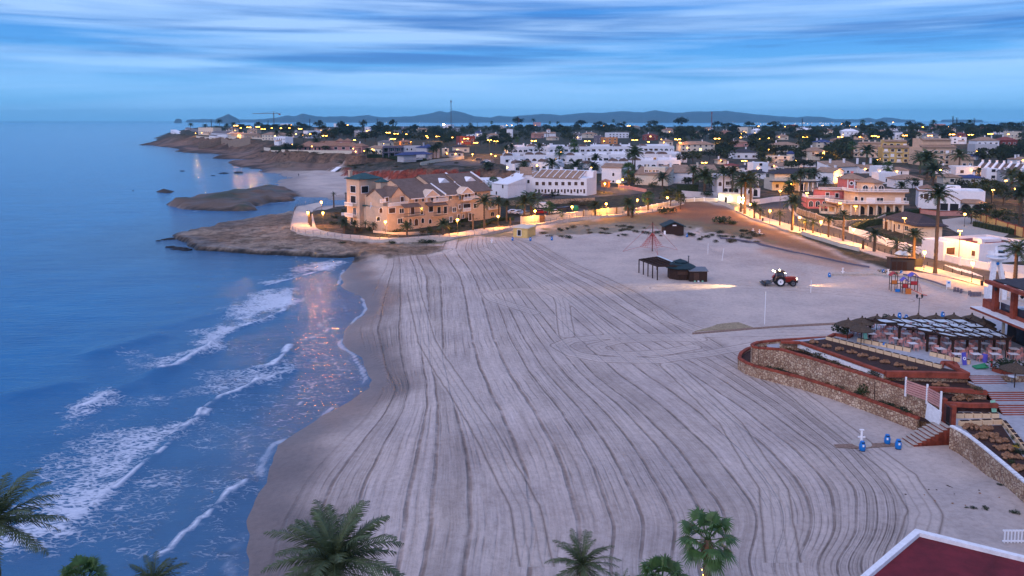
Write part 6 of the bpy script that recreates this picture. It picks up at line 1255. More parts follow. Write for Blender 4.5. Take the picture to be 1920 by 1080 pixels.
for a in [('round', 1040, 375, 366, 26), ('round', 1105, 355, 333, 36), ('round', 1225, 358, 340, 22), ('round', 1258, 388, 352, 60), ('round', 1290, 346, 332, 26), ('round', 1195, 352, 332, 22), ('round', 1180, 350, 325, 30), ('round', 1055, 325, 312, 26), ('round', 920, 322, 309, 26), ('round', 1155, 315, 304, 18), ('round', 1325, 372, 360, 24), ('round', 1310, 350, 326, 40), ('round', 1330, 352, 330, 36), ('round', 1290, 350, 334, 28), ('round', 1280, 308, 285, 30), ('round', 1300, 310, 282, 40), ('round', 1330, 300, 280, 40), ('round', 1265, 322, 308, 18), ('round', 1860, 380, 342, 40), ('round', 1835, 375, 338, 36), ('round', 1880, 385, 352, 36), ('round', 1800, 372, 340, 36), ('round', 1480, 372, 345, 26), ('round', 1710, 355, 335, 30), ('round', 1820, 420, 392, 44), ('round', 1880, 425, 395, 50), ('round', 1850, 415, 385, 40), ('round', 720, 300, 283, 16), ('round', 700, 303, 290, 22), ('round', 610, 288, 275, 20), ('round', 560, 285, 270, 24), ('round', 540, 285, 270, 24), ('round', 740, 320, 306, 0.1)][:-1]: tr(*a)
o = tr('round', 1276, 393, 362, 26); 
# hedges and shrubs
def hedge(label, pts, h, w, m='hedge'):
    P = [hit(*p) for p in pts]; o0 = P[0]; mb = MB(); gg = random.Random(len(label) + int(pts[0][0]))
    for a, b_ in zip(P, P[1:]):
        n = max(1, int((b_ - a).length / (w * .5)))
        for i in range(n):
            p = a.lerp(b_, i / n) - o0; leafball(mb, (p.x, p.y, p.z + h * .5), w * .62, 34, .16, gg, h / w)
            mb.box(p.x - w * .3, p.x + w * .3, p.y - w * .3, p.y + w * .3, p.z - .3, p.z + h * .8)
    o = mb.build('hedge', M[m]); o.location = o0; tag(o, label, 'hedge'); return o
hedge('dark clipped hedge on the lawn under the sprawling rose villa', [(510, 286), (530, 282), (560, 278)], 3, 3)
hedge('dark hedge in front of the grey modern villa', [(690, 303), (720, 299), (757, 300)], 2.0, 1.5)
hedge('dark hedge under the blue roofed villa', [(770, 302), (800, 302)], 1.8, 1.5)
hedge('hedge behind the stone wall of the yellow villa', [(1512, 405), (1545, 412), (1590, 419), (1635, 418), (1660, 408), (1725, 399)], 1.6, 1.4)
hedge('tall dark hedge beside the brown bungalow', [(1600, 436), (1620, 425), (1652, 420)], 2.2, 2.4)
hedge('clipped green hedge on top of the long white road wall', [(1600, 434), (1640, 443), (1665, 452), (1695, 460)], 1.4, 1.0)
hedge('dark conifer hedge before the white terrace', [(1272, 362), (1290, 362), (1310, 361)], 4.0, 2.2)
hedge('dark garden hedge under the beige apartments', [(905, 425), (925, 416), (950, 412), (965, 414)], 1.2, 1.6)
hedge('dark shrub row along the beige ground floor', [(800, 424), (840, 420), (870, 416), (900, 412)], 1.2, 1.3)
hedge('hedge behind the dirt lot at the far right', [(1830, 425), (1880, 436), (1935, 445)], 1.8, 2.0)
for i in range(46):
    px = g.uniform(600, 930); t_ = (px - 600) / 330; lo = 443 - abs(px - 740) * .03 if px < 800 else 446 - (px - 800) * .13; py = g.uniform(lo - 16, lo - 1.5)
    if px < 665: py = g.uniform(399, 436)
    p = hit(px, py); o = bush_i(p, g.uniform(.7, 1.7), g.uniform(.6, 1.7), g.choice(['bush', 'scrub', 'bush']), 'shrub', g); auto(o, 'garden shrub', 'in the gardens of the beige apartments' if px > 700 else 'in the gardens by the promenade bend', 'shrub', 'garden shrubs')
for i in range(70):
    px = g.uniform(1010, 1440); t_ = (px - 1010) / 430; py = g.uniform(424, 444) if px < 1300 else g.uniform(430, 456)
    if 1245 < px < 1285 and py > 428: continue
    p = hit(px, py); o = bush_i(p, g.uniform(.5, 1.6), g.uniform(.35, .9), g.choice(['dscrub', 'scrub', 'dscrub']), 'dune_shrub', g); auto(o, 'low dune shrub', 'on the dunes behind the beach' if px < 1230 else 'on the dunes right of the dark hut', 'shrub', 'dune shrubs')
for (px, py, r_, h_) in [(1355, 419, 3.3, 2.6), (1372, 421, 2.0, 1.4), (1245, 400, 3.0, 2.2), (1260, 398, 1.8, 1.6), (800, 455, 2.6, 1), (735, 456, 1.6, .7), (640, 456, 1.6, .5), (1065, 447, 1.6, .9), (1674, 517, 1.5, .9), (1658, 513, 1.8, .7)]:
    p = hit(px, py); o = bush_i(p, r_, h_, 'bush', 'shrub', g); auto(o, 'dark green shrub clump', 'between the promenade and the sand' if px < 1100 else 'on the dry field behind the beach' if px < 1500 else 'by the dark kiosk', 'shrub', 'shrub clumps')
for i in range(60):   # scrub of the cliffs and dry lots
    a = g.choice([(970, 1190, 378, 396), (640, 880, 306, 320), (300, 470, 256, 268), (480, 620, 285, 300), (1000, 1110, 378, 395)]); p = hit(g.uniform(a[0], a[1]), g.uniform(a[2], a[3])); o = bush_i(p, g.uniform(1, 2.6), g.uniform(.6, 1.6), g.choice(['scrub', 'dscrub', 'bush']), 'shrub', g); auto(o, 'rough scrub bush', 'on the dry lot behind the promenade wall' if p.y < 330 else 'on the cliff top', 'shrub', 'scrub bushes')
# ================================================================== lamps
def lampset(lst, desc, place, fn, grp):
    for a in lst:
        o = fn(a); auto(o, desc, place, 'street lamp', grp)
GL1 = [(603, 402), (578, 424), (606, 425), (723, 444), (858, 440), (934, 432), (1003, 421), (1072.5, 412), (1136.5, 406), (1195, 398), (1251, 393)]
def gl(a):
    p = hit(a[0], a[1]); return globe_lamp(p, 3.7, 1000 if a[0] < 610 else 1200)
lampset(GL1, 'globe lamp lit warm white', 'along the curved promenade', gl, 'globe lamps of the promenade')
GL2 = [(1392, 396.5), (1406, 406), (1443, 420), (1498.5, 434), (1538.5, 443), (1599.5, 460), (1732, 508), (1821.5, 531)]
lampset(GL2, 'globe lamp lit warm yellow', 'along the pavement above the dunes', lambda a: globe_lamp(hit(*a), 3.6, 1700), 'globe lamps of the pavement')
GL3 = [(1167, 353, 1), (1134, 361, 1), (1483, 362, 1), (886, 300, 1), (844, 254, 0), (1240, 268, 0), (1645, 312, 0), (1650, 310, 0), (1697, 303, 1), (1707, 300, 0), (1763, 332, 1), (1856, 330, 1), (1808, 425, 0), (1576, 344, 1), (1441, 290, 1), (1903, 306, 0), (1492, 313, 1), (951, 328, 0), (1007, 325, 0), (1042, 311, 0), (1052, 296, 0), (963, 303, 0), (1109, 328, 0), (929, 304, 0), (921, 300, 0), (548, 280, 0), (585, 285, 0), (667, 296, 0), (683, 293, 0), (701, 292, 0), (367, 256, 1), (430, 260, 1), (447, 260, 1), (474, 256, 1), (757, 236, 0), (740, 240, 0), (1902, 372, 0), (1390, 256, 0), (1685, 350, 0)]
lampset([a for a in GL3], 'small globe garden lamp glowing', 'among the houses', lambda a: globe_lamp(hit(a[0], a[1]), 3.2, 500 + 900 * a[2], bool(a[2])), 'globe lamps among the houses')
TL = [(1511, 424, 366, 1, 1), (1603, 421, 390, 1, 1), (1693, 466, 415, 1, 1), (1797, 494, 441, 1, 1), (1860, 393, 362, 1, 1), (1884, 376, 345, 1, 1), (1462, 395, 360, 1, 1), (1574, 412, 384, 0, 1)]
lampset(TL, 'tall street lamp with orange-lit head', 'beside the seafront road', lambda a: street_lamp(hit(a[0], a[1]), max(4, (a[1] - a[2]) * hit(a[0], a[1]).length / FP), 1, 2200, 0, bool(a[3]), .8), 'tall road lamps')
DL = [(728, 266, 249, 1), (743, 266, 251, 1), (762, 262, 252, 0), (737, 272, 261, 1), (800, 264, 255, 0), (802, 266, 258, 0), (821, 265, 256, 1), (848, 272, 258, 0), (874, 272, 260, 1), (892, 296, 268, 1), (918, 290, 263, 1), (930, 290, 265, 1), (1001, 275, 264, 1), (1101, 278, 265, 1), (1190, 280, 263, 1), (1270, 284, 262, 1), (1275, 285, 268, 0), (1344, 280, 261, 1), (1437, 272, 260, 1), (1425, 272, 261, 0), (1509, 268, 258, 1), (1320, 320, 309, 1), (1395, 316, 308, 1), (1547, 300, 292, 1), (1575, 270, 258, 1), (1638, 272, 257, 1), (1646, 272, 258, 0), (1612, 268, 258, 0), (1696, 270, 256, 1), (1725, 275, 262, 0), (1743, 268, 256, 1), (1784, 272, 255, 1), (1819, 268, 255, 1), (1856, 268, 254, 1), (1890, 264, 254, 0), (1730, 246, 239, 0), (1777, 246, 239, 0), (1592, 245, 237, 0), (1674, 242, 231, 0), (1578, 240, 233, 0), (443, 262, 240, 1), (452, 256, 241, 0), (467, 258, 240, 1), (484, 256, 239, 1), (494, 258, 243, 1), (510, 256, 241, 0), (543, 256, 241, 0), (527, 252, 241, 0), (563, 254, 242, 1), (609, 266, 255, 1), (652, 248, 235, 0), (546, 246, 235, 0), (633, 256, 245, 0), (582, 264, 252, 0), (665, 275, 263, 0), (688, 254, 246, 0), (950, 242, 235, 0), (960, 242, 235, 0), (1004, 241, 235, 0), (1132, 243, 236, 0), (1179, 246, 236, 1), (1374, 246, 238, 0), (1422, 245, 237, 0), (1490, 262, 257, 0), (1389, 265, 260, 0), (1216, 275, 268, 0), (1472, 244, 238, 0), (1542, 243, 236, 0), (1605, 243, 238, 0)]
lampset([a for a in DL], 'double-headed street lamp lit yellow', 'among the trees of the town', lambda a: street_lamp(hit(a[0], a[1]), max(4.0, (a[1] - a[2]) * hit(a[0], a[1]).length / FP), 2 if a[3] else 1, 3500, 0, bool(a[3]), 1.0 + .6 * (hit(a[0], a[1]).y > 500) + .5 * (hit(a[0], a[1]).y > 1000)), 'street lamps of the town')
fl = empty('floodlight_mast', hit(832, 243)); hh = 9 * hit(832, 243).length / FP; inst('pole', polemesh(hh, .2), fl); inst('floodlight', me_of(MB().box(-1.8, 1.8, -.6, .6, -1, 1), 'floodlight', M['wlamp']), fl, (0, 0, hh + .8)); tag(fl, 'very bright white floodlight mast left of the lattice mast', 'floodlight')
# glow of the towns along the far shore: too many to count
mb = MB(); gg = random.Random(9)
for i in range(80):
    px = gg.choice([gg.uniform(1040, 1560), gg.uniform(1400, 1720), gg.uniform(700, 1000), gg.uniform(1400, 1560)]); D_ = gg.uniform(5200, 8500) if px > 1380 else gg.uniform(9000, 10300); x = (px - 960) / FP * D_; s_ = gg.uniform(1.2, 2.8); mb.box(x, x + s_ * 1.6, D_, D_ + s_, 3, 3 + s_)
o = mb.build('distant_town_lights', M['farlamp']); tag(o, 'tiny lights of the towns along the far shore', 'lights', kind='stuff')
# ---- far-off pine woods between the houses, seen as one mass
mb = MB(); gg = random.Random(4); ok = 0
for _ in range(3600):
    px, py = gg.uniform(400, 1990), gg.choice([gg.uniform(238.5, 247), gg.uniform(240, 262), gg.uniform(244, 282), gg.uniform(262, 302)])
    if px < 720 and py > 258 or px < 960 and py > 268 or (px < 1300 and py > 264) or (px < 560 and py > 257) or ok > 1300: continue
    if any(h0 - 2 < px < h1 + 2 and top - .5 < py < base + 4.0 for (h0, h1, base, top, *_r) in HS) or (1276 < px < 1342 and py > 262) or (1595 < px < 1830 and py > 263): continue
    p = hit(px, py); ok += 1; w = gg.uniform(3.2, 6.0); h = gg.uniform(4.0, 8.5)
    for k in range(4): leafball(mb, (p.x + gg.uniform(-.6, .6) * w, p.y + gg.uniform(-.6, .6) * w, p.z + h * gg.uniform(.35, .62)), w * .55, 15, 1.0, gg, h / w * .62)
o = mb.build('pine_wood', M['pine']); tag(o, 'dark pine woods and gardens filling the far town between the houses', 'woodland', kind='stuff')
# ================================================================== masts, crane
def mast(name, label, px, py, top, w, m, cat='mast'):
    p = hit(px, py); s_ = p.length / FP; h = (py - top) * s_; o = empty(name, p); mb = MB(); w *= s_
    for a in ((-1, -1), (1, -1), (1, 1), (-1, 1)): mb.bar((a[0] * w, a[1] * w, 0), (a[0] * w * .6, a[1] * w * .6, h), w * .3)
    n = 14
    for k in range(n):
        z0, z1 = h * k / n, h * (k + 1) / n
        for a, b_ in (((-1, -1), (1, -1)), ((1, -1), (1, 1)), ((1, 1), (-1, 1)), ((-1, 1), (-1, -1))): f0 = w * (1 - .4 * k / n); mb.bar((a[0] * f0, a[1] * f0, z0), (b_[0] * f0, b_[1] * f0, z1), w * .22)
    mb.build('lattice', M[m], o); MB().box(-w * 1.3, w * 1.3, -w * 1.3, w * 1.3, h * .93, h).build('antenna_head', M[m], o); MB().bar((0, 0, h), (0, 0, h * 1.06), w * .3).build('spike', M[m], o); tag(o, label, cat); return o, h, s_
mast('lattice_mast', 'tall slim grey lattice mast rising above the skyline', 846, 243, 189, .9, 'metal')
mast('lattice_mast', 'red lattice mast on the right part of the skyline', 1334, 242, 212, .7, 'terra')
mast('lattice_mast', 'thin red and white mast beside the round pine', 973, 243, 222, .5, 'terra')
o, h, s_ = mast('tower_crane', 'grey-green tower crane with long jib over the headland', 514, 246, 214, .8, 'metal', 'crane')
MB().bar((-37 * s_, 0, h - 3 * s_ * .3), (0, 0, h - .2), 1.0 * s_, 1.0 * s_).build('jib', M['metal'], o); MB().bar((0, 0, h), (12 * s_, 0, h - 1), 1.0 * s_, 1.0 * s_).build('counter_jib', M['metal'], o); MB().box(9 * s_, 12 * s_, -1, 1, h - 3.0, h - 1).build('counterweight', M['terra'], o); MB().bar((0, 0, h + 5 * s_ * .6), (-20 * s_, 0, h), .3 * s_).bar((0, 0, h + 5 * s_ * .6), (9 * s_, 0, h), .3 * s_).bar((0, 0, h), (0, 0, h + 3 * s_), .6 * s_).build('tie_bars', M['metal'], o)
# ================================================================== THINGS ON THE BEACH
def ico(r, seed=0, amp=.25, n=8):
    gg = random.Random(seed); mb = MB(); v = []; f = []
    for i in range(n // 2 + 1):
        th = math.pi * i / (n // 2)
        for k in range(n):
            a = 2 * math.pi * k / n; q = r * (1 + gg.uniform(-amp, amp)); v.append((q * math.sin(th) * math.cos(a), q * math.sin(th) * math.sin(a), q * .7 * math.cos(th)))
    for i in range(n // 2):
        for k in range(n): f.append((i * n + k, (i + 1) * n + k, (i + 1) * n + (k + 1) % n, i * n + (k + 1) % n))
    mb.add(v, f); return mb
M.update(bluep=mat('blue_plastic', (.01, .17, .52), .4, .08, 3), redp=mat('tractor_red', (.22, .022, .014), .35, .12, 4), tyre=mat('black_rubber', (.018, .018, .02), .85, .2, 6), rope=mat('red_rope', (.42, .08, .07), .9, .1, 5), teal=mat('dark_teal_roofing', (.012, .035, .042), .7, .25, 4), orangep=mat('orange_panel', (.55, .16, .03), .6, .1, 3), purp=mat('violet_panel', (.10, .09, .45), .5, .1, 3), redpl=mat('red_panel', (.42, .03, .03), .5, .1, 3), thatch=mat('heather_thatch', (.085, .06, .042), .95, .4, 8, .8, 22), chairp=mat('pink_plastic', (.62, .30, .27), .6, .08, 3), tablew=mat('white_table', (.72, .72, .75), .5, .06, 3), planter=mat('cream_planter', (.68, .50, .31), .85, .10, 4), sheetw=mat('white_sheeting', (.52, .59, .63), .6, .08, 2), rockb=mat('brown_rock', (.27, .145, .08), .95, .4, 5, .6, 10), bluepave=mat('grey_terrace_paving', (.36, .37, .40), .8, .12, 2, .15, 6), mat_t=mat('woven_beach_mat', (.30, .24, .15), .95, .3, 3), plank=mat('boardwalk_planks', (.24, .16, .12), .9, .3, 4), yel=mat('yellow_flowers', (.5, .33, .02), .8, .3, 6), glasst=mat('terrace_glass', (.05, .06, .08), .08, .2, 2, spec=.8), carw=mat('white_car_paint', (.72, .73, .76), .25, .04, 2, spec=.6), cars=mat('silver_car_paint', (.40, .42, .46), .25, .05, 2, metal=.4), carr=mat('red_car_paint', (.38, .02, .03), .25, .05, 2, spec=.6), card=mat('dark_car_paint', (.03, .035, .06), .25, .05, 2, spec=.6), greenp=mat('green_container', (.02, .22, .09), .5, .1, 3), skin=mat('skin', (.42, .26, .19), .6, .05, 8), cloth=mat('dark_clothes', (.03, .03, .04), .9, .2, 8), green2=mat('pale_green_board', (.25, .55, .38), .6, .1, 3), redroof=mat('dark_red_flat_roof', (.135, .012, .020), .8, .28, .7, .3, 30), whitec=mat('white_painted_concrete', (.74, .75, .77), .75, .10, 3), slw=mat('stone_rubble', (.3, .2, .14), .9, .3, 2))
# rubble stone: rounded light stones set in red-brown mortar
m_, b_ = newmat('rubble_masonry'); b_.inputs['Roughness'].default_value = .9; tcn = N('ShaderNodeTexCoord'); v_ = N('ShaderNodeTexVoronoi', feature='DISTANCE_TO_EDGE', i_Scale=3.4); L(tcn.outputs['Object'], v_.inputs['Vector']); v2_ = N('ShaderNodeTexVoronoi', i_Scale=3.4); L(tcn.outputs['Object'], v2_.inputs['Vector'])
cc = RAMP(v2_.outputs['Color'], [(.1, (.30, .19, .12)), (.5, (.48, .34, .22)), (.9, (.62, .50, .36))]); no = N('ShaderNodeTexNoise', i_Scale=.5, i_Detail=5.0); L(tcn.outputs['Object'], no.inputs['Vector'])
cc = MIX(RAMP(v_.outputs[0], [(.03, (1, 1, 1)), (.11, (0, 0, 0))]), cc, (.22, .115, .08)); cc = MIX(1.0, cc, RAMP(no.outputs[0], [(.35, (.72, .66, .62)), (.65, (1.1, 1.1, 1.1))]), 'MULTIPLY'); L(cc, b_.inputs['Base Color'])
bp = N('ShaderNodeBump', i_Strength=.9, i_Distance=.06); L(RAMP(v_.outputs[0], [(0, (0, 0, 0)), (.18, (1, 1, 1))]), bp.inputs['Height']); L(bp.outputs[0], b_.inputs['Normal']); M['rubble'] = m_
# --- beach tractor with rear levelling blade, facing right
tp = hit(1460, 535); t = empty('tractor', tp, R(-3)); tag(t, 'red beach tractor with work lights on, towing a dark sand blade', 'tractor')
def wheel(x, y, r, w, rim):
    o = MB().lathe([(r * .62, -w / 2), (r * .95, -w / 2), (r, -w * .3), (r, w * .3), (r * .95, w / 2), (r * .62, w / 2), (r * .62, -w / 2)], 24).build('wheel', M['tyre'], t); o.location = (x, y, r); o.rotation_euler = (R(90), 0, 0)
    MB().lathe([(.001, w * .30), (r * .18, w * .32), (r * .22, w * .2), (r * .55, w * .22), (r * .62, w * .4)], 20).build('rim', M[rim], o); MB().lathe([(.001, w * .40), (r * .13, w * .38), (r * .13, w * .3)], 10).build('hub', M['tyre'], o); MB().lathe([(.001, -w * .30), (r * .55, -w * .25), (r * .62, -w * .4)], 20).build('rim', M[rim], o)
for s_ in (-1, 1): wheel(0, s_ * .95, .90, .5, 'trim'); wheel(2.4, s_ * .9, .60, .38, 'metal')
MB().xprism([(-.45, .75), (.45, .75), (.45, 1.55), (.30, 1.75), (-.30, 1.75), (-.45, 1.55)], .9, 3.05).xprism([(-.36, .85), (.36, .85), (.36, 1.4), (-.36, 1.4)], 3.05, 3.2).build('hood', M['redp'], t)
MB().box(-.5, 3.0, -.3, .3, .55, .85).box(-.3, 1.0, -.55, .55, .8, 1.3).build('chassis', M['dmetal'], t); MB().box(3.15, 3.5, -.4, .4, .6, 1.0).build('front_weight', M['dmetal'], t)
cb = MB()
for a in ((-.55, -.62), (.85, -.62), (-.55, .62), (.85, .62)): cb.bar((a[0], a[1], 1.25), (a[0] * .85, a[1] * .92, 2.65), .09)
cb.box(-.6, .9, -.65, .65, 1.2, 1.32).build('cab_frame', M['dmetal'], t); MB().box(-.52, .82, -.58, .58, 1.33, 2.6).build('cab_glass', M['glasst'], t); MB().box(-.75, .95, -.72, .72, 2.65, 2.85).build('cab_roof', M['shut'], t)
for s_ in (-1, 1):
    f_ = MB(); pr = [(1.12 * math.cos(R(a)), .9 + 1.12 * math.sin(R(a))) for a in range(20, 161, 20)] + [(1.02 * math.cos(R(a)), .9 + 1.02 * math.sin(R(a))) for a in range(160, 19, -20)]; f_.yprism(pr, s_ * .95 - .3, s_ * .95 + .3); f_.build('mudguard', M['redp'] if s_ > 0 else M['shut'], t)
MB().xprism([(-1.3, .05), (1.3, .05), (1.3, .75), (-1.3, .85)], -2.9, -2.75).slab([(-3.3, -1.3, .45), (-1.6, -1.3, .8), (-1.6, 1.3, .8), (-3.3, 1.3, .45)], .12).build('sand_blade', M['dmetal'], t); MB().bar((-.5, -.4, .8), (-1.8, -.4, .75), .12).bar((-.5, .4, .8), (-1.8, .4, .75), .12).bar((-.4, 0, 1.4), (-1.8, 0, .9), .08).build('hitch_arms', M['dmetal'], t)
wl = me_of(sphere(.11, 8), 'work_light', M['wlamp'])
for p in [(-.95, -.6, 2.75), (-.95, .6, 2.75), (.1, 0, 3.0), (.95, -.6, 2.55), (3.3, -.3, 1.35)]: inst('work_light', wl, t, p)
MB().bar((1.0, -.5, 1.7), (1.0, -.5, 2.7), .08).build('exhaust', M['dmetal'], t)
for (px_, nm_, en, ang, tilt) in [(-1.2, 'rear_beam', 5200, 62, 83), ]:
    sl_ = bpy.data.lights.new(nm_, 'SPOT'); sl_.energy = 42000; sl_.color = (1, .66, .30); sl_.spot_size = R(22); sl_.spot_blend = .9; sl_.shadow_soft_size = .15; o = bpy.data.objects.new('work_beam', sl_); COL.objects.link(o); setpar(o, t); o.location = (-1.3, 0, 2.7); o.rotation_euler = (0, R(80), R(10))
sl2 = bpy.data.lights.new('front_beam', 'SPOT'); sl2.energy = 4000; sl2.color = (1, .55, .22); sl2.spot_size = R(40); sl2.spot_blend = .8; o = bpy.data.objects.new('work_beam', sl2); COL.objects.link(o); setpar(o, t); o.location = (3.6, 0, 1.3); o.rotation_euler = (0, R(-78), 0)
# --- beach bar: pergola, octagonal hut, annex
zb = gz(30, 148); c4 = [Vector((26.2, 152, zb)), Vector((28.6, 144.8, zb)), Vector((33.4, 145.2, zb)), Vector((30.5, 155, zb))]
o = empty('beach_pergola', c4[0]); mb = MB(); H_ = Vector((0, 0, 2.75)); pm = MB()
for k in range(5):
    for a, b_ in ((c4[0], c4[1]),): p = a.lerp(b_, k / 4) - c4[0]; MB().bar(p, p + H_, .2).build('post', M['wood'], o)
for k in (0, 2, 4): p = c4[3].lerp(c4[2], k / 4) - c4[0]; MB().bar(p, p + H_, .2).build('post', M['wood'], o)
for a, b_ in zip(c4, c4[1:] + c4[:1]): mb.bar(a - c4[0] + H_, b_ - c4[0] + H_, .16, .22)
for k in range(1, 12): mb.bar(c4[0].lerp(c4[1], k / 12) - c4[0] + H_, c4[3].lerp(c4[2], k / 12) - c4[0] + H_, .09, .16)
for k in (1, 2, 3): mb.bar(c4[0].lerp(c4[3], k / 4) - c4[0] + H_ + Vector((0, 0, .13)), c4[1].lerp(c4[2], k / 4) - c4[0] + H_ + Vector((0, 0, .13)), .1)
mb.build('beams', M['wood'], o); MB().slab([(4.2, 3.1, 2.98), (6.8, -6.4, 2.95), (7.2, -6.2, 2.95), (4.8, 3.1, 2.98)], .05).build('white_awning', M['sheetw'], o); tag(o, 'dark wooden open pergola joined to the beach bar hut', 'pergola')
hp = Vector((33.6, 147.2, zb)); o = empty('beach_bar', hp); r8 = lambda r_: [(r_ * math.cos(R(22.5 + 45 * k)), r_ * math.sin(R(22.5 + 45 * k))) for k in range(8)]
MB().prism(r8(2.5), -.2, 2.3).build('wall', M['wood'], o); MB().lathe([(3.3, 2.25), (3.3, 2.35), (1.5, 3.15)], 8, R(22.5), R(382.5)).build('roof', M['teal'], o); MB().lathe([(1.1, 3.0), (1.1, 3.3), (1.55, 3.3), (.05, 3.85)], 8, R(22.5), R(382.5)).build('upper_roof', M['teal'], o); MB().box(-1.0, 1.0, -2.42, -2.34, 1.1, 2.0).build('counter_hatch', M['shut'], o); MB().tube([(1.8, .6, 2.6), (1.8, .6, 4.2)], .12).tube([(1.8, .6, 4.2), (1.8, .6, 4.35)], .2).build('flue', M['metal'], o); tag(o, 'dark octagonal beach bar hut with two-tier teal roof', 'beach bar')
o = empty('storage_shed', (36.4, 144.8, zb)); MB().box(-1.7, 1.7, -1.2, 1.2, -.2, 2.0).build('wall', M['wood'], o); MB().slab([(-1.9, -1.4, 2.1), (1.9, -1.4, 2.1), (1.9, 1.4, 2.45), (-1.9, 1.4, 2.45)], .12).build('roof', M['metal'], o); MB().box(-.9, .1, -1.26, -1.2, 0, 1.7).build('door', M['shut'], o); tag(o, 'small dark shed with grey roof at the right of the beach bar', 'shed')
for k, dx in enumerate((-.8, -.1, .7)):
    q = inst('bottle_crate', me_of(MB().box(-.15, .15, -.12, .12, 0, .25), 'crate', M['trim'] if k == 1 else M['green2']), None, (36.4 + dx, 143.2, zb)); tag(q, ['pale green box on the sand in front of the shed', 'white box on the sand before the shed', 'small green box right of the white box by the shed'][k], 'box')
# --- gabled hut
p = hit(1246, 439); o = empty('beach_hut', p); MB().box(0, 5.1, 0, 4, -.3, 2.0).xprism([(0, 0), (0, 0), (0, 0)], 0, 0).build('wall', M['wood'], o); MB().yprism([(-.5, 1.9), (2.55, 3.15), (5.6, 1.9), (5.6, 2.1), (2.55, 3.4), (-.5, 2.1)], -.5, 4.4).build('roof', M['teal'], o); MB().yprism([(0, 2.0), (5.1, 2.0), (2.55, 3.1)], 0, 4).build('gable', M['wood'], o); MB().box(2.1, 3.1, -.06, 0, 2.2, 2.5).build('sign_board', M['trim'], o); tag(o, 'dark wooden hut with low gable roof and small white board at the dune foot', 'hut')
o = MB().box(-.25, .25, -.04, .04, 0, 1.0).build('notice_board', M['trim']); o.location = hit(1246.5, 440); o.rotation_euler = (R(-12), 0, 0); tag(o, 'small white board leaning at the left end of the gabled hut', 'board')
# --- black kiosk on the path and things about it
p = hit(1669, 507); o = empty('beach_kiosk', p, R(-12)); MB().box(0, 4.6, 0, 2.8, -.3, 2.4).build('wall', M['dmetal'], o); MB().slab([(-.2, -.3, 2.75), (4.8, -.3, 2.75), (4.8, 3, 2.45), (-.2, 3, 2.45)], .14).build('roof', M['shut'], o)
for k in range(3): MB().box(.3 + 1.0 * k, 1.15 + 1.0 * k, -.05, 0, .2, 1.9).build('door', M['wood'], o)
MB().box(-.3, 6.6, -1.4, 0, -.4, .12).build('deck', M['wood'], o); tag(o, 'black boxy beach kiosk with brown lean-to roof at the road corner', 'kiosk')
p = hit(1724, 500); o = empty('traffic_sign', p); MB().bar((0, 0, 0), (0, 0, 2.6), .07).build('post', M['metal'], o); MB().yprism([(-.45, 2.3), (.45, 2.3), (0, 3.1)], -.03, .03).build('sign_plate', M['dmetal'], o); tag(o, 'triangular warning sign seen from behind beside the kiosk', 'sign')
p = hit(1722, 503); o = empty('notice_cabinet', p); MB().box(-.8, .8, -.2, .2, .4, 2.1).build('case', M['dmetal'], o); MB().bar((-.6, 0, 0), (-.6, 0, .5), .08).bar((.6, 0, 0), (.6, 0, .5), .08).build('legs', M['dmetal'], o); tag(o, 'dark notice cabinet standing right of the black kiosk', 'cabinet')
for (px, py, lb) in [(1687, 491, 'folded white parasol canopy left of the pair behind the kiosk'), (1697, 492, 'grey-white parasol canopy right of the pair behind the kiosk')]:
    p = hit(px, py); o = empty('parasol', p); MB().bar((0, 0, 0), (0, 0, 2.2), .06).build('pole', M['metal'], o); MB().lathe([(1.15, 1.7), (.8, 2.1), (.3, 2.45), (.02, 2.55)], 8).build('canopy', M['sheetw'], o); tag(o, lb, 'parasol')
# --- rope pyramid
p = hit(1223, 471); o = empty('climbing_net', p); Hp = 7.2; MB().tube([(0, 0, -.2), (0, 0, Hp)], [.13, .10], 8).build('mast', M['shut'], o); an = [Vector((-7.2, -.6, .05)), Vector((.3, -5.6, .05)), Vector((6.4, 1.2, .05)), Vector((-.5, 8, .05))]
mb = MB(); top = Vector((0, 0, Hp - .3)); mid = [a * .42 + Vector((0, 0, 1.1)) for a in an]
for a in an: mb.bar(a, top, .045)
for lv in range(1, 8):
    f = lv / 8; ring = [m_.lerp(Vector((0, 0, 4.6)), f) for m_ in mid]
    for a, b_ in zip(ring, ring[1:] + ring[:1]): mb.bar(a, b_, .04)
for a, b_ in zip(mid, mid[1:] + mid[:1]):
    mb.bar(a, b_, .045)
    for k in range(6): mb.bar(a.lerp(b_, k / 6), Vector((0, 0, 4.6)), .035)
for a, m_ in zip(an, mid): mb.bar(a, m_, .045)
mb.build('rope_net', M['rope'], o); tag(o, 'red rope climbing pyramid on a tall mast, standing on the sand', 'climbing net')
# --- volleyball posts
VP = [(1327, 477, 457, 'left post of the slack volleyball net near the dunes'), (1353.5, 489, 466, 'right leaning post of the slack volleyball net near the dunes'), (1473.6, 535.5, 512, 'white volleyball post standing right in front of the tractor'), (1520, 548.5, 526, 'white volleyball post on the sand right of the tractor'), (1433.5, 608, 548, 'tall thin white pole standing alone below the tractor')]
for i, (px, py, top, lb) in enumerate(VP):
    p = hit(px, py); h = (py - top) * p.length / FP; o = MB().tube([(0, 0, -.3), (.05 if i != 1 else .35, 0, h)], .055, 8).build('volleyball_post', M['trim']); o.location = p; tag(o, lb, 'post')
a, b_ = hit(1327, 477), hit(1353.5, 489); mb = MB(); n = 14
for r_ in (0, .5, 1.0):
    for k in range(n): f = lambda t_: a.lerp(b_, t_) - a + Vector((.05, 0, 2.1 - r_ * .5 - 1.0 * (4 * t_ * (1 - t_)) * .6)); mb.bar(f(k / n), f((k + 1) / n), .025)
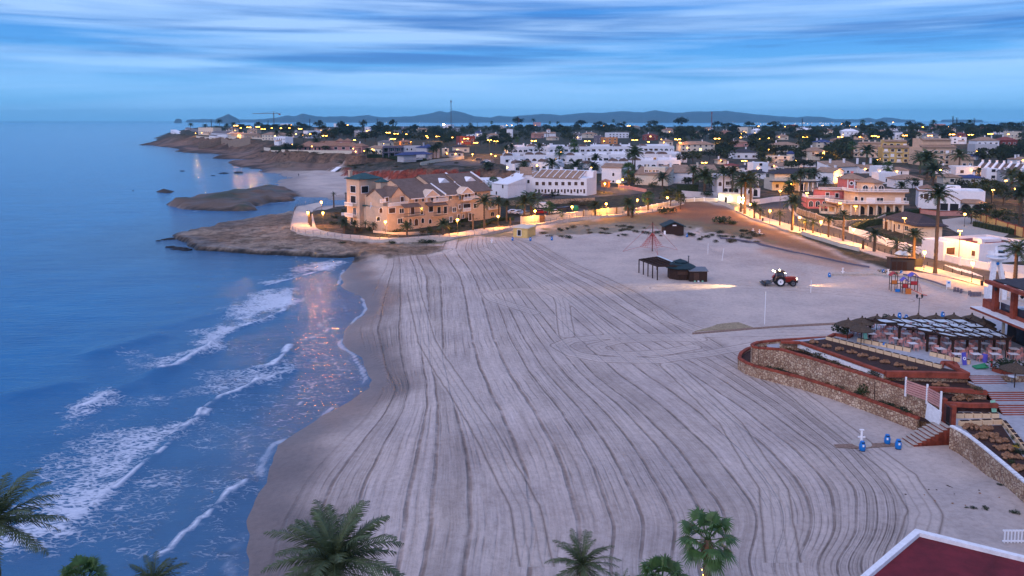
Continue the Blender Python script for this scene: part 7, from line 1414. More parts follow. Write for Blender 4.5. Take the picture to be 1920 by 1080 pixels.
o = mb.build('volleyball_net', M['metal']); o.location = a; tag(o, 'slack grey volleyball net hung between two white posts', 'net')
# --- showers on round plinths
SH = [(1412, 436.5, 'left white foot shower of the pair under the dry field'), (1424, 438.5, 'right white foot shower of the pair under the dry field'), (1580, 515.5, 'white shower on round plinth left of the kiosk path'), (1665, 518, 'white shower on round plinth just above the playground'), (922, 456, 'small white shower post at the foot of the promenade'), (1615, 832, 'white shower with side arms on a plinth by the near blue bins')]
for px, py, lb in SH:
    p = hit(px, py); o = empty('beach_shower', p); MB().lathe([(.95, -.1), (.95, .06), (.85, .10), (.001, .10)], 20).build('plinth', M['kerb'], o); s_ = 1.0 if px > 1500 else .8
    MB().tube([(0, 0, .1), (0, 0, 1.35 * s_)], [.14, .10], 8).build('column', M['trim'], o); MB().box(-.35, .35, -.06, .06, .62, .74).box(-.2, .2, -.09, .09, 1.35 * s_, 1.45 * s_).build('tap_arms', M['trim'], o); tag(o, lb, 'shower')
# --- blue litter bins
BINS = [(1555, 519.5, 'blue litter bin left of the shower on the kiosk path'), (1656, 513.5, 'blue litter bin just left of the black kiosk'), (1690, 515.5, 'blue litter bin in front of the black kiosk'), (961, 451, 'leftmost blue bin below the yellow beach hut'), (994.5, 451.5, 'blue bin at the right corner of the yellow beach hut'), (1034.6, 450.5, 'blue bin on the sand well right of the yellow beach hut'), (1288, 444.5, 'blue bin beside the gabled dark hut'), (1616.5, 845, 'nearest blue bin in front of the shower plinth'), (1663.5, 832, 'middle blue bin beyond the stair foot'), (1684, 841.5, 'blue bin at the foot of the stone stairs'), (1686.5, 597, 'left blue bin behind the thatched umbrellas'), (1699, 601, 'lower blue bin behind the thatched umbrellas'), (1767.5, 595, 'right blue bin behind the thatched umbrellas')]
bb = me_of(MB().lathe([(.001, .0), (.27, 0), (.33, .25), (.33, .6), (.27, .85), (.23, .88), (.23, 1.02), (.20, 1.06), (.001, 1.08)], 14), 'bin', M['bluep']); bbase = me_of(MB().lathe([(.30, -.02), (.30, .06), (.001, .07)], 14), 'base', M['tyre']); bslot = me_of(MB().box(-.16, .16, -.25, -.18, .90, 1.0), 'slot', M['dark']); bst = me_of(MB().box(-.13, .05, -.345, -.31, .55, .78), 'sticker', M['trim'])
for px, py, lb in BINS:
    o = empty('litter_bin', hit(px, py), R(rng.uniform(-20, 20))); o.scale = (.88,) * 3; inst('body', bb, o); inst('base', bbase, o); inst('slot', bslot, o); inst('sticker', bst, o); tag(o, lb, 'bin', 'blue litter bins on the beach')
for px, py, lb in [(1430, 414.5, 'dark litter bin on the far end of the pavement'), (1505, 434.5, 'dark litter bin at the pale kerb wall corner'), (1841, 535, 'dark litter bin near the lifeguard tower')]:
    o = MB().lathe([(.25, 0), (.28, .9), (.001, .95)], 10).build('litter_bin', M['dmetal']); o.location = hit(px, py, .2); tag(o, lb, 'bin')
# --- playground
p = hit(1702, 551); o = empty('playground', p, R(-8)); W_ = M['shut']
def tower(x, y, w, hh_, deck, roof, panel):
    for a in (0, 1):
        for b__ in (0, 1): MB().box(x + a * w - .05, x + a * w + .05, y + b__ * w - .05, y + b__ * w + .05, 0, hh_).build('post', W_, o)
    MB().box(x, x + w, y, y + w, deck, deck + .08).build('deck', W_, o); r_ = MB().yprism([(x - .2, hh_ - .1), (x + w / 2, hh_ + .55), (x + w + .2, hh_ - .1), (x + w + .2, hh_), (x + w / 2, hh_ + .65), (x - .2, hh_)], y - .15, y + w + .15).build('roof', M[roof], o); MB().box(x + .06, x + w - .06, y - .03, y + .03, deck + .1, deck + .75).build('panel', M[panel], o)
tower(-2.4, 1.4, 1.0, 3.0, 1.4, 'redpl', 'orangep'); tower(-.9, .2, .9, 2.3, 1.0, 'purp', 'redpl'); tower(1.0, 1.6, 1.2, 2.9, 1.3, 'purp', 'redpl')
MB().slab([(0, .2, 1.15), (.15, .7, 1.15), (2.4, -.55, .12), (2.3, -1.05, .12)], .08).slab([(2.3, -1.05, .14), (2.4, -.55, .14), (2.9, -.7, .1), (2.85, -1.2, .1)], .06).build('slide', M['redpl'], o); MB().box(-.5, .45, -.35, -.25, .05, 1.05).build('climbing_panel', M['orangep'], o); MB().box(-2.0, -1.2, .4, .5, .2, .75).build('play_panel', M['bluep'], o)
MB().bar((-1.4, 1.9, 1.5), (1.0, 2.0, 1.4), .5, .08).bar((-1.4, 1.65, 2.1), (1.0, 1.75, 2.0), .05).build('rope_bridge', W_, o); MB().bar((2.2, 2.2, 2.4), (2.9, 2.0, 0), .05).bar((2.2, 1.7, 2.4), (3.0, 1.5, 0), .05).build('climbing_rope', M['rope'], o); tag(o, 'wooden playground with red and violet roofs, orange panels and red slide', 'playground')
# --- info sign and timber screens by the raised path
p = hit(1778, 543); o = empty('info_sign', p); MB().bar((-.3, 0, 0), (-.3, 0, .5), .07).bar((.3, 0, 0), (.3, 0, .5), .07).build('legs', M['trim'], o); MB().box(-.42, .42, -.04, .04, .45, 1.7).build('panel', M['trim'], o); MB().box(-.2, .2, -.06, -.04, 1.15, 1.45).build('symbol', M['bluep'], o); tag(o, 'white information sign with small blue symbol beside the raised path', 'sign')
for i, (px, py, lb) in enumerate([(1791, 547, 'first timber screen panel right of the information sign'), (1797, 548, 'second timber screen panel right of the information sign'), (1803, 550, 'third timber screen panel right of the information sign'), (1819, 553.5, 'fourth timber screen, alone beside the long one'), (1830, 556, 'long timber screen nearest the lifeguard tower')]):
    w_ = 1.1 if i == 4 else .35; mb = MB()
    for k in range(int(w_ * 8)): mb.box(-w_ + k * .25, -w_ + .18 + k * .25, -.03, .03, 0, .85)
    mb.box(-w_, w_, -.05, -.03, .25, .33).box(-w_, w_, -.05, -.03, .6, .68); o = mb.build('timber_screen', M['greyw']); o.location = hit(px, py); tag(o, lb, 'screen')
# --- lifeguard tower
p = hit(1860, 561); o = empty('lifeguard_tower', p, R(0)); k_ = .0926
MB().box(-.7, 1.0, -.5, 1.2, -.3, 1.9).build('base_block', M['whitec'], o)
MB().add([(-.65, -.4, 1.9), (.0, -.4, 1.9), (.0, .3, 1.9), (-.65, .3, 1.9), (-.2, -.4, 6.9), (.35, -.4, 6.9), (.35, .3, 6.9), (-.2, .3, 6.9)], [(0, 1, 5, 4), (1, 2, 6, 5), (2, 3, 7, 6), (3, 0, 4, 7), (4, 5, 6, 7)]).build('leg', M['whitec'], o)
MB().add([(1.5, -.4, 2.6), (2.1, -.4, 2.6), (2.1, .3, 2.6), (1.5, .3, 2.6), (.5, -.4, 6.9), (1.0, -.4, 6.9), (1.0, .3, 6.9), (.5, .3, 6.9)], [(0, 1, 5, 4), (1, 2, 6, 5), (2, 3, 7, 6), (3, 0, 4, 7), (4, 5, 6, 7), (3, 2, 1, 0)]).box(1.4, 2.2, -.5, .4, -.3, 2.6).build('leg', M['whitec'], o)
MB().lathe([(.001, 6.9), (1.0, 6.9), (1.55, 7.3), (1.55, 7.45), (.001, 7.45)], 16).build('platform', M['whitec'], o).location = (.4, 0, 0); MB().lathe([(1.5, 7.9), (1.5, 8.3), (1.46, 8.3), (1.46, 7.9)], 16).build('guard_rail', M['trim'], o).location = (.4, 0, 0); MB().tube([(.3, 0, 7.4), (.3, 0, 9.2)], [.3, .25], 10).build('cabin_column', M['whitec'], o); MB().box(.75, 1.4, -.5, .4, 7.6, 8.5).build('cabin_window', M['glass'], o)
q = MB().lathe([(.001, 0), (.28, 0), (.28, -.05)], 14).build('blue_emblem', M['bluep'], o); q.location = (.35, -.46, 6.35); q.rotation_euler = (R(-90), 0, 0); tag(o, 'white A-frame concrete lifeguard tower with round platform above the sand', 'tower')
# --- wooden walkway and matting
strip('boardwalk', [(1298, 627), (1360, 622), (1440, 615.5), (1520, 611), (1590, 608)], [(1298, 624.5), (1360, 619.5), (1440, 613), (1520, 608), (1590, 604.5)], .10, 'plank', thick=.25)
strip('boardwalk_mat', [(1302, 622), (1330, 620), (1372, 618), (1412, 614.5)], [(1335, 613), (1345, 608.5), (1372, 605.5), (1385, 605)], .08, 'mat_t', thick=.2)
strip('boardwalk', [(1568, 840), (1610, 842), (1665, 838), (1690, 837)], [(1563, 834), (1605, 833), (1660, 831), (1690, 832)], .05, 'plank')
strip('raised_path', [(1560, 517), (1640, 516), (1695, 520), (1745, 532), (1775, 543), (1850, 556), (1935, 570)], [(1560, 514), (1640, 511), (1700, 511), (1760, 520), (1800, 530), (1851, 542), (1935, 562)], .35, 'kerb', thick=.8)
# --- small things lying on the near sand
o = MB().bar((0, 0, .04), (.35, -.95, .08), .06).build('driftwood_stick', M['wood']); o.location = hit(1775, 910); tag(o, 'thin dark stick lying on the sand by the right edge', 'stick')
for i, (px, py, r_, h_) in enumerate([(1826, 953, .35, .14), (1847, 952, .3, .14), (1848, 956, .25, .12), (1902, 962, .45, .3), (1912, 932, .35, .25), (1875, 910, .3, .2), (1877, 890, .3, .15), (1812, 952, .2, .1), (1905, 905, .3, .25)]): o = bush_i(hit(px, py), r_, h_, 'bush', 'beach_weed', rng); auto(o, 'small green weed tuft', 'on the sand by the right edge', 'plant', 'weed tufts on the sand')
for i in range(16):
    px, py = rng.uniform(1690, 1900), rng.uniform(860, 960); o = ico(rng.uniform(.05, .10), i).build('pebble', M['rockb' if i % 2 else 'wood']); o.location = hit(px, py); auto(o, 'small dark pebble', 'on the near sand at the right', 'stone', 'pebbles on the sand')
# --- rocks breaking the surface off the point
for i, (px, py, w_) in enumerate([(318, 448, 1.2), (308, 449, .8), (296, 451, .6), (322, 463, 1.1), (336, 466, 1.6), (350, 468.5, 1.2), (400, 329, 1.0), (420, 325, 2.2), (447, 324, 2.5), (342, 320.5, 1.2)]):
    q = G(px, py, .1); o = ico(w_, i, .3).build('sea_rock', M['dark']); o.location = (q[0], q[1], 0); o.scale = (1.5, .9, .45); auto(o, 'low black rock awash', 'off the tip of the flat point' if py > 400 else 'in the water of the second bay', 'rock', 'rocks awash')
# --- cars and containers
def car(p, rz, paint, label, L_=4.2):
    o = empty('parked_car', p, rz); tag(o, label, 'car'); s_ = L_ / 4.2
    pr = [(-2.1, .35), (2.1, .35), (2.12, .75), (1.75, .92), (1.0, 1.0), (.45, 1.42), (-1.1, 1.45), (-1.85, 1.0), (-2.1, .85)]
    MB().yprism([(x * s_, z) for x, z in pr], -.85, .85).build('body', M[paint], o)
    MB().yprism([(x * s_, z) for x, z in [(.92, 1.02), (.42, 1.37), (-1.05, 1.39), (-1.6, 1.02)]], -.87, .87).build('side_windows', M['glass'], o); MB().slab([(1.04 * s_, -.7, 1.02), (1.04 * s_, .7, 1.02), (.5 * s_, .66, 1.42), (.5 * s_, -.66, 1.42)], .02).build('windscreen', M['glass'], o)
    for x in (-1.3, 1.3):
        for y in (-.82, .82): q = MB().lathe([(.001, -.1), (.31, -.1), (.31, .1), (.001, .1)], 14).build('wheel', M['tyre'], o); q.location = (x * s_, y, .31); q.rotation_euler = (R(90), 0, 0); MB().lathe([(.001, .12), (.18, .11), (.18, .0)], 10).lathe([(.001, -.12), (.18, -.11), (.18, .0)], 10).build('hubcap', M['metal'], q)
    for y in (-.6, .6): MB().box(2.06 * s_, 2.14 * s_, y - .16, y + .16, .62, .78).build('headlight', M['trim'], o)
    return o
for (px, py, rz, pn, lb) in [(964, 401, 10, 'carw', 'white car, leftmost in the lot behind the promenade wall'), (975, 402, 20, 'carw', 'white car, second from left behind the promenade wall'), (987, 404, 30, 'cars', 'pale blue-silver car behind the lit yellow wall'), (1012, 401, 15, 'carr', 'red car parked behind the dark gate'), (1041, 401, 10, 'carw', 'white car parked behind the cream wall right of the red car'), (1026, 371, 5, 'card', 'dark blue car parked in front of the eight-window row house'), (915, 310, -4, 'cars', 'silver car at the front of the upper car park'), (913, 304, -4, 'carw', 'white car behind the silver one in the upper car park'), (908, 307, -8, 'card', 'dark car beside the silver one in the upper car park'), (898, 301, 0, 'card', 'dark van-like car at the left of the upper car park'), (1065, 395, 12, 'card', 'dark car beside the green recycling igloo')]: car(hit(px, py), R(rz), pn, lb)
p = hit(1013, 391); o = empty('parked_van', p, R(12)); MB().box(-2.6, 2.6, -1, 1, .4, 2.1).build('body', M['carw'], o); MB().box(1.4, 2.63, -.9, .9, 1.3, 1.9).build('windscreen', M['glass'], o); [MB().tube([(x, y - .1, .35), (x, y + .1, .35)], .34, 12).build('wheel', M['tyre'], o) for x in (-1.7, 1.7) for y in (-.9, .9)]; tag(o, 'white van standing behind the red car in the lot', 'van')
o = MB().lathe([(.8, 0), (.95, .4), (.95, 1.1), (.7, 1.55), (.25, 1.75), (.001, 1.78)], 14).build('recycling_container', M['greenp']); o.location = hit(1079, 395); tag(o, 'green igloo recycling container behind the cream wall', 'container')
for px, lb in ((1049, 'left dark rubbish container behind the cream wall'), (1057, 'right dark rubbish container behind the cream wall')): o = MB().box(-.8, .8, -.5, .5, .1, 1.2).slab([(-.85, -.55, 1.2), (.85, -.55, 1.2), (.85, .55, 1.4), (-.85, .55, 1.4)], .08).build('rubbish_container', M['dmetal']); o.location = hit(px, 396); tag(o, lb, 'container')
# --- a walker on the far beach
def skinned(name, V, E, Rr, m, loc, rz):
    me = bpy.data.meshes.new(name); me.from_pydata(V, E, []); o = bpy.data.objects.new(name, me); COL.objects.link(o); md = o.modifiers.new('skin', 'SKIN'); sv_ = me.skin_vertices[0].data
    for i, r_ in enumerate(Rr): sv_[i].radius = (r_, r_)
    sv_[0].use_root = True; o.modifiers.new('sub', 'SUBSURF').levels = 1; me.materials.append(M[m]); o.location = loc; o.rotation_euler = (0, 0, rz); return o
V = [(0, 0, .95), (0, 0, 1.2), (0, 0, 1.42), (0, 0, 1.52), (0, .02, 1.64), (0, .02, 1.74), (.19, 0, 1.4), (.24, -.05, 1.12), (.22, -.16, .88), (-.19, 0, 1.4), (-.24, .06, 1.12), (-.24, .14, .88), (.1, 0, .88), (.11, -.10, .5), (.11, -.02, .08), (.11, -.14, .04), (-.1, 0, .88), (-.11, .12, .5), (-.11, .26, .1), (-.11, .16, .04)]
E = [(0, 1), (1, 2), (2, 3), (3, 4), (4, 5), (2, 6), (6, 7), (7, 8), (2, 9), (9, 10), (10, 11), (0, 12), (12, 13), (13, 14), (14, 15), (0, 16), (16, 17), (17, 18), (18, 19)]
o = skinned('person', V, E, [.15, .14, .16, .06, .09, .07, .065, .05, .035, .065, .05, .035, .09, .065, .045, .035, .09, .065, .045, .035], 'cloth', hit(560, 331), R(70)); tag(o, 'lone person in dark clothes walking on the far beach', 'person')
# ================================================================== RESTAURANT TERRACE
def gp(px, py, z_): q = G(px, py, z_); return Vector((q[0], q[1], z_))
def prismw(name, pts, z0, m, kind=None, top=None, parent=None):
    o = MB().prism([(p.x, p.y) for p in pts], z0, pts[0].z).build(name, M[m], parent)
    if kind: tag(o, kind=kind)
    if top: q = MB(); q.prism([(p.x, p.y) for p in pts], pts[0].z + .004, pts[0].z + .03); q = q.build(top[0], M[top[1]]); tag(q, kind='structure')
    return o
LW = [(1412, 652), (1400, 656), (1389, 664), (1386, 673), (1398, 681), (1417, 688), (1501, 709), (1550, 724), (1605, 743), (1650, 759), (1690, 774), (1722, 786)]
UW = [(1556, 634), (1500, 637), (1450, 640), (1420, 643.5), (1410, 648), (1414, 653), (1464, 656.5), (1521, 673), (1577, 691), (1628, 706), (1698, 729), (1738, 743), (1764, 752)]
def ringwall(name, label, pts, z1, z0, m, rim, t=.32, rimh=.22, rimw=.42):
    P = resamp([gp(a, b__, z1) for a, b__ in pts], 46); o = empty(name, P[0]); mb = MB(); mr = MB(); o0 = P[0]
    for a, b__ in zip(P, P[1:]):
        nn = Vector((-(b__ - a).y, (b__ - a).x, 0)).normalized() * t / 2; a2, b2 = a - o0, b__ - o0; zz0 = z0 - z1; zt = -.02
        mb.add([tuple(a2 - nn + Vector((0, 0, zz0))), tuple(b2 - nn + Vector((0, 0, zz0))), tuple(b2 + nn + Vector((0, 0, zz0))), tuple(a2 + nn + Vector((0, 0, zz0))), tuple(a2 - nn + Vector((0, 0, zt))), tuple(b2 - nn + Vector((0, 0, zt))), tuple(b2 + nn + Vector((0, 0, zt))), tuple(a2 + nn + Vector((0, 0, zt)))], [(3, 2, 1, 0), (4, 5, 6, 7), (0, 1, 5, 4), (1, 2, 6, 5), (2, 3, 7, 6), (3, 0, 4, 7)])
        e = (b__ - a).normalized() * .03; mr.bar(a2 - e + Vector((0, 0, rimh / 2)), b2 + e + Vector((0, 0, rimh / 2)), rimw, rimh)
    mb.build('stone_face', M[m], o); mr.build('coping', M[rim], o); tag(o, label, 'wall'); return P
PL = ringwall('terrace_wall', 'lower stone terrace wall with red coping rounding the sand', LW, 2.9, .4, 'rubble', 'terra')
PU = ringwall('terrace_wall', 'tall upper stone terrace wall with red coping above the planted ledge', UW, 5.0, 1.0, 'rubble', 'terra')
led = MB(); q1 = resamp(PL, 40); q2 = resamp(PU[6:], 40)
vs = [(p.x, p.y, 2.72) for p in q1] + [(p.x, p.y, 2.72) for p in q2]; led.add(vs, [(i, i + 1, 41 + i, 40 + i) for i in range(39)]); o = led.build('planted_ledge', M['soil']); tag(o, kind='structure')
plat = [gp(1462, 641, 5.5), gp(1501, 643, 5.5), gp(1661, 700, 5.5), gp(1816, 704, 5.5), gp(1874, 704, 5.5), gp(1960, 706, 5.5), gp(1990, 600, 5.5), gp(1840, 598, 5.5), gp(1600, 611, 5.5), gp(1552, 633, 5.5)]
prismw('terrace_platform', plat, .5, 'rubble', 'structure', ('terrace_paving', 'bluepave'))
low = [gp(1414, 650, 4.55), gp(1464, 658, 4.55), gp(1628, 709, 4.55), gp(1764, 756, 4.55), gp(1790, 740, 4.55), gp(1720, 712, 4.55), gp(1661, 702, 4.55), gp(1500, 646, 4.55), gp(1450, 643, 4.55)]
prismw('terrace_soil', low, .5, 'soil', 'structure')
prismw('sand_corner', [gp(1436, 645, 4.75), gp(1464, 643, 4.75), gp(1466, 652, 4.75), gp(1440, 651, 4.75)], 4.3, 'bluepave', 'structure')
bed = [gp(1503, 641.5, 5.53), gp(1552, 636, 5.53), gp(1765, 690, 5.53), gp(1800, 697, 5.53), gp(1664, 698, 5.53)]
bedo = MB().prism([(p.x, p.y) for p in bed], 5.535, 5.60).build('mulch_bed', M['soil']); tag(bedo, kind='structure')
def rim(name, label, pts, z_, w_=.5, h_=.28, m='terra', cat='kerb'):
    P = [gp(a, b__, z_) for a, b__ in pts]; mb = MB()
    for a, b__ in zip(P, P[1:]): mb.bar(a - P[0], b__ - P[0], w_, h_)
    o = mb.build(name, M[m]); o.location = P[0]; tag(o, label, cat); return o
rim('terracotta_rim', 'red rim along the long left side of the mulch bed', [(1464, 641), (1501, 642.5), (1580, 670), (1661, 699)], 5.66)
rim('white_rail_wall', 'flaking white and red parapet just outside the mulch bed', [(1497, 648), (1560, 671), (1612, 690), (1658, 704)], 5.15, .3, .5, 'whitec', 'parapet')
rim('terracotta_rim', 'broad red rim across the near end of the mulch bed', [(1661, 701), (1740, 702), (1815, 704)], 5.60, .5, .62)
rim('terracotta_rim', 'diagonal red rim at the right corner of the mulch bed', [(1775, 681), (1815, 702)], 5.75, .5, .35)
rim('terracotta_rim', 'red rim of the middle planting tier', [(1701, 725), (1740, 729), (1790, 731), (1850, 736)], 5.0, .5, .42)
rim('terracotta_rim', 'red rim of the lowest planting tier beside the gate', [(1770, 757), (1820, 760), (1870, 760)], 4.4, .4, .42)
prismw('terrace_soil', [gp(1640, 716, 4.72), gp(1701, 728, 4.72), gp(1850, 738, 4.72), gp(1830, 716, 4.72), gp(1700, 712, 4.72)], .8, 'soil', 'structure')
prismw('terrace_soil', [gp(1704, 731, 4.2), gp(1768, 760, 4.2), gp(1868, 763, 4.2), gp(1858, 742, 4.2)], .8, 'soil', 'structure')
prismw('terrace_stonework', [gp(1701, 727, 4.83), gp(1850, 738, 4.83), gp(1850, 735.5, 4.83), gp(1704, 725, 4.83)], 3.0, 'rubble', 'structure')
prismw('terrace_stonework', [gp(1770, 759, 4.18), gp(1870, 763, 4.18), gp(1870, 760, 4.18), gp(1772, 757, 4.18)], 3.0, 'rubble', 'structure')
plaza = [gp(1783, 786, 3.6), gp(1800, 769, 3.6), gp(1990, 778, 3.6), gp(2100, 1000, 3.6), gp(1975, 950, 3.6), gp(1905, 886, 3.6), gp(1870, 857, 3.6), gp(1819, 815, 3.6), gp(1786, 797, 3.6)]
prismw('plaza', plaza, .6, 'rubble', 'structure', ('plaza_paving', 'bluepave'))
def steps(name, label, x0, x1, y0, z0, z1, n, run, m='terra', tread='bluepave'):
    o = empty(name, (x0, y0, z1)); h = (z0 - z1) / n
    for k in range(n):
        zt = z0 - h * (k + 1) - z1; MB().box(0, x1 - x0, -run * (k + 1), .3, zt - .4 if k < n - 1 else -.5, zt + h * .999 - .04).build('riser', M[m], o); MB().box(-.0, x1 - x0, -run * (k + 1) + .06, -run * k, zt + h - .039, zt + h - .005).build('tread', M[tread], o)
    tag(o, label, 'steps')
x0, x1 = gp(1815, 704, 5.5).x, gp(1875, 704, 5.5).x
steps('terrace_steps', 'upper flight of red-edged steps beside the diagonal rim', x0, x1, gp(1815, 702, 5.5).y - .05, 5.5, 5.0, 5, .30)
prismw('landing', [gp(1814, 716, 4.98), gp(1960, 718, 4.98), gp(1960, 735, 4.98), gp(1850, 734, 4.98)], 3, 'rubble', 'structure', ('landing_paving', 'bluepave'))
steps('terrace_steps', 'middle flight of red-edged steps at the right edge', gp(1851, 734, 5).x, gp(1960, 734, 5).x, gp(1851, 733, 5).y, 5.0, 4.35, 5, .22)
prismw('landing', [gp(1862, 750, 4.33), gp(1980, 752, 4.33), gp(1980, 757, 4.33), gp(1866, 757, 4.33)], 3, 'rubble', 'structure', ('landing_paving', 'bluepave'))
steps('terrace_steps', 'lowest flight of red-edged steps down to the plaza', gp(1868, 757, 4.35).x, gp(1980, 757, 4.35).x, gp(1868, 757, 4.35).y, 4.35, 3.62, 5, .24)
# planters
pm1 = me_of(MB().box(-.43, .43, -.2, .2, 0, .42).box(-.36, .36, -.14, .14, .42, .46), 'planter_box', M['planter']); pm2 = me_of(MB().box(-.36, .36, -.14, .14, .461, .5), 'soil', M['soil'])
def planters(px0, px1, n, place, z_=5.53):
    a, b__ = gp(*px0, z_), gp(*px1, z_); rz = math.atan2((b__ - a).y, (b__ - a).x)
    for k in range(n): p = a.lerp(b__, (k + .5) / n); o = empty('planter', p, rz); s_ = (b__ - a).length / n / .98; o.scale = (s_, 1, 1); inst('planter_box', pm1, o); inst('soil', pm2, o); auto(o, 'cream stone planter box', place, 'planter', 'cream planter boxes')
planters((1549, 637), (1766, 692), 15, 'in the long row edging the mulch bed'); planters((1607, 640), (1708, 660), 7, 'in the upper row before the tables'); planters((1743, 666), (1820, 683), 5, 'in the short row before the front tables'); planters((1790, 783), (1872, 783), 5, 'in the row below the lowest red rim', 3.63)
for k, (a, b__) in enumerate([((1798, 798), (1880, 794)), ((1882, 796), (1925, 850))]): planters(a, b__, (4, 6)[k], ('on the far edge' if k == 0 else 'on the right edge') + ' of the lower rock garden', 3.63)
# rock piles
def rocks(px, py, z_, w_, n, place, seed):
    c = gp(px, py, z_); o = empty('rock_pile', c); gg = random.Random(seed); mb = MB()
    for k in range(n):
        b__ = ico(gg.uniform(.14, .26), seed * 30 + k, .3); dx, dy = gg.uniform(-w_, w_), gg.uniform(-w_ * .5, w_ * .5); mb.add([(x + dx, y + dy, z + .1 + gg.uniform(0, .2) * (1 - abs(dx) / w_)) for x, y, z in b__.v], b__.f)
    mb.build('rocks', M['rockb'], o); auto(o, 'pile of brown rocks', place, 'rocks', 'rock piles in the beds')
for k, (px, py, w_) in enumerate([(1526, 643, .75), (1549, 650, .5), (1575, 656, .6), (1598, 662, .6), (1617, 668, .6), (1639, 674, .7), (1659, 680, .6), (1685, 686, .8), (1708, 692, .8)]): rocks(px, py, 5.62, w_ * .75, 10, 'in the long mulch bed', k + 1)
rocks(1762, 723, 4.75, .8, 14, 'in the middle planting tier', 40); rocks(1805, 749, 4.2, 1.1, 16, 'in the lowest planting tier', 41)
gbed = [gp(1802, 799, 3.64), gp(1878, 797, 3.64), gp(1922, 862, 3.64), gp(1960, 940, 3.64), gp(1905, 882, 3.64), gp(1850, 838, 3.64)]
prismw('rock_garden_bed', gbed, 3.4, 'soil', 'structure')
for k, (px, py, w_) in enumerate([(1823, 803, .8), (1852, 806, .7), (1858, 818, .9), (1874, 828, .8), (1884, 842, .8), (1898, 858, .8), (1912, 880, .8), (1838, 822, .6)]): rocks(px, py, 3.66, w_, 15, 'in the lower rock garden', 50 + k)
for k, (px, py, r_, m_) in enumerate([(1900, 841, .45, 'yel'), (1906, 850, .5, 'bush'), (1885, 800, .35, 'bush'), (1893, 812, .4, 'bush'), (1901, 825, .45, 'bush'), (1909, 838, .45, 'bush'), (1918, 852, .5, 'bush'), (1895, 868, .4, 'bush')]): p = gp(px, py, 3.65); o = bush_i(p, r_, r_ * .9, m_, 'garden_plant', rng); auto(o, 'low %s plant' % ('yellow flowering' if m_ == 'yel' else 'green'), 'in the lower rock garden', 'plant', 'rock garden plants')
# shrubs on the ledges
for k, (px, py, z_, r_, h_, m_) in enumerate([(1623, 741, 2.8, 1.15, 1.5, 'bush'), (1608, 741, 2.8, .6, .6, 'bush'), (1575, 728, 2.8, .7, .5, 'scrub'), (1555, 720, 2.8, .6, .35, 'dead'), (1440, 692, 2.8, .7, .4, 'bush'), (1460, 696, 2.8, .8, .4, 'hedge'), (1425, 687, 2.8, .5, .4, 'dead'), (1490, 703, 2.8, .6, .3, 'dead'), (1650, 757, 2.8, .7, .4, 'hedge'), (1668, 763, 2.8, .8, .5, 'hedge'), (1690, 772, 2.8, .7, .6, 'bush'), (1703, 777, 2.8, .8, .5, 'bush'), (1660, 768, 2.5, .5, .5, 'dead'),
                                              (1515, 663, 4.6, .9, .9, 'bush'), (1538, 671, 4.6, 1.2, 1.0, 'olive'), (1550, 674, 4.6, .7, .6, 'bush'), (1565, 685, 4.6, .8, .7, 'scrub'), (1590, 693, 4.6, .9, .5, 'dead'), (1610, 700, 4.6, .9, .5, 'dead'), (1640, 708, 4.7, 1.2, .9, 'olive'), (1480, 657, 4.6, .6, .4, 'dead'), (1670, 714, 4.75, .7, .4, 'dead'), (1832, 736, 4.9, .8, .8, 'scrub'), (1815, 748, 4.3, .5, .5, 'dead'), (1575, 625, 5.5, 1.1, 1.5, 'bush'), (1588, 627, 5.5, .9, 1.1, 'bush'), (1600, 612, 5.5, .8, .6, 'bush'), (1615, 611, 5.5, .8, .5, 'bush'), (1662, 601, 5.6, .7, 1.0, 'bush'), (1880, 692, 5.9, 1.6, 1.0, 'hedge'), (1895, 690, 5.9, 1.6, 1.0, 'hedge')]):
    o = bush_i(gp(px, py, z_), r_, h_, m_, 'terrace_shrub', rng); auto(o, {'bush': 'green', 'hedge': 'dark green', 'scrub': 'dull green', 'dead': 'withered brown', 'olive': 'grey-green'}[m_] + ' shrub', 'on the lower stone ledge' if z_ < 3 else 'behind the upper stone wall' if z_ < 5.2 else 'at the terrace planters', 'shrub', 'terrace shrubs')
P0 = [gp(a, b__, 5.6) for a, b__ in [(1553, 634), (1565, 628), (1590, 633), (1598, 629)]]; mb = MB(); [mb.bar(a - P0[0], b__ - P0[0], .35, .5) for a, b__ in zip(P0, P0[1:])]; o = mb.build('planter_wall', M['terra']); o.location = P0[0]; tag(o, 'curved red planter wall at the left tip of the table terrace', 'planter')
P0 = [gp(a, b__, 5.6) for a, b__ in [(1862, 694), (1880, 700), (1900, 698), (1935, 688)]]; mb = MB(); [mb.bar(a - P0[0], b__ - P0[0], .45, .7) for a, b__ in zip(P0, P0[1:])]; o = mb.build('planter_wall', M['terra']); o.location = P0[0]; tag(o, 'red planter wall with dark hedge above the upper steps', 'planter')
P0 = [gp(a, b__, 5.6) for a, b__ in [(1765, 688), (1768, 681), (1790, 682), (1796, 690)]]; mb = MB(); [mb.bar(a - P0[0], b__ - P0[0], .4, .5) for a, b__ in zip(P0, P0[1:])]; o = mb.build('planter_wall', M['terra']); o.location = P0[0]; tag(o, 'small red planter at the near end of the long planter row', 'planter')
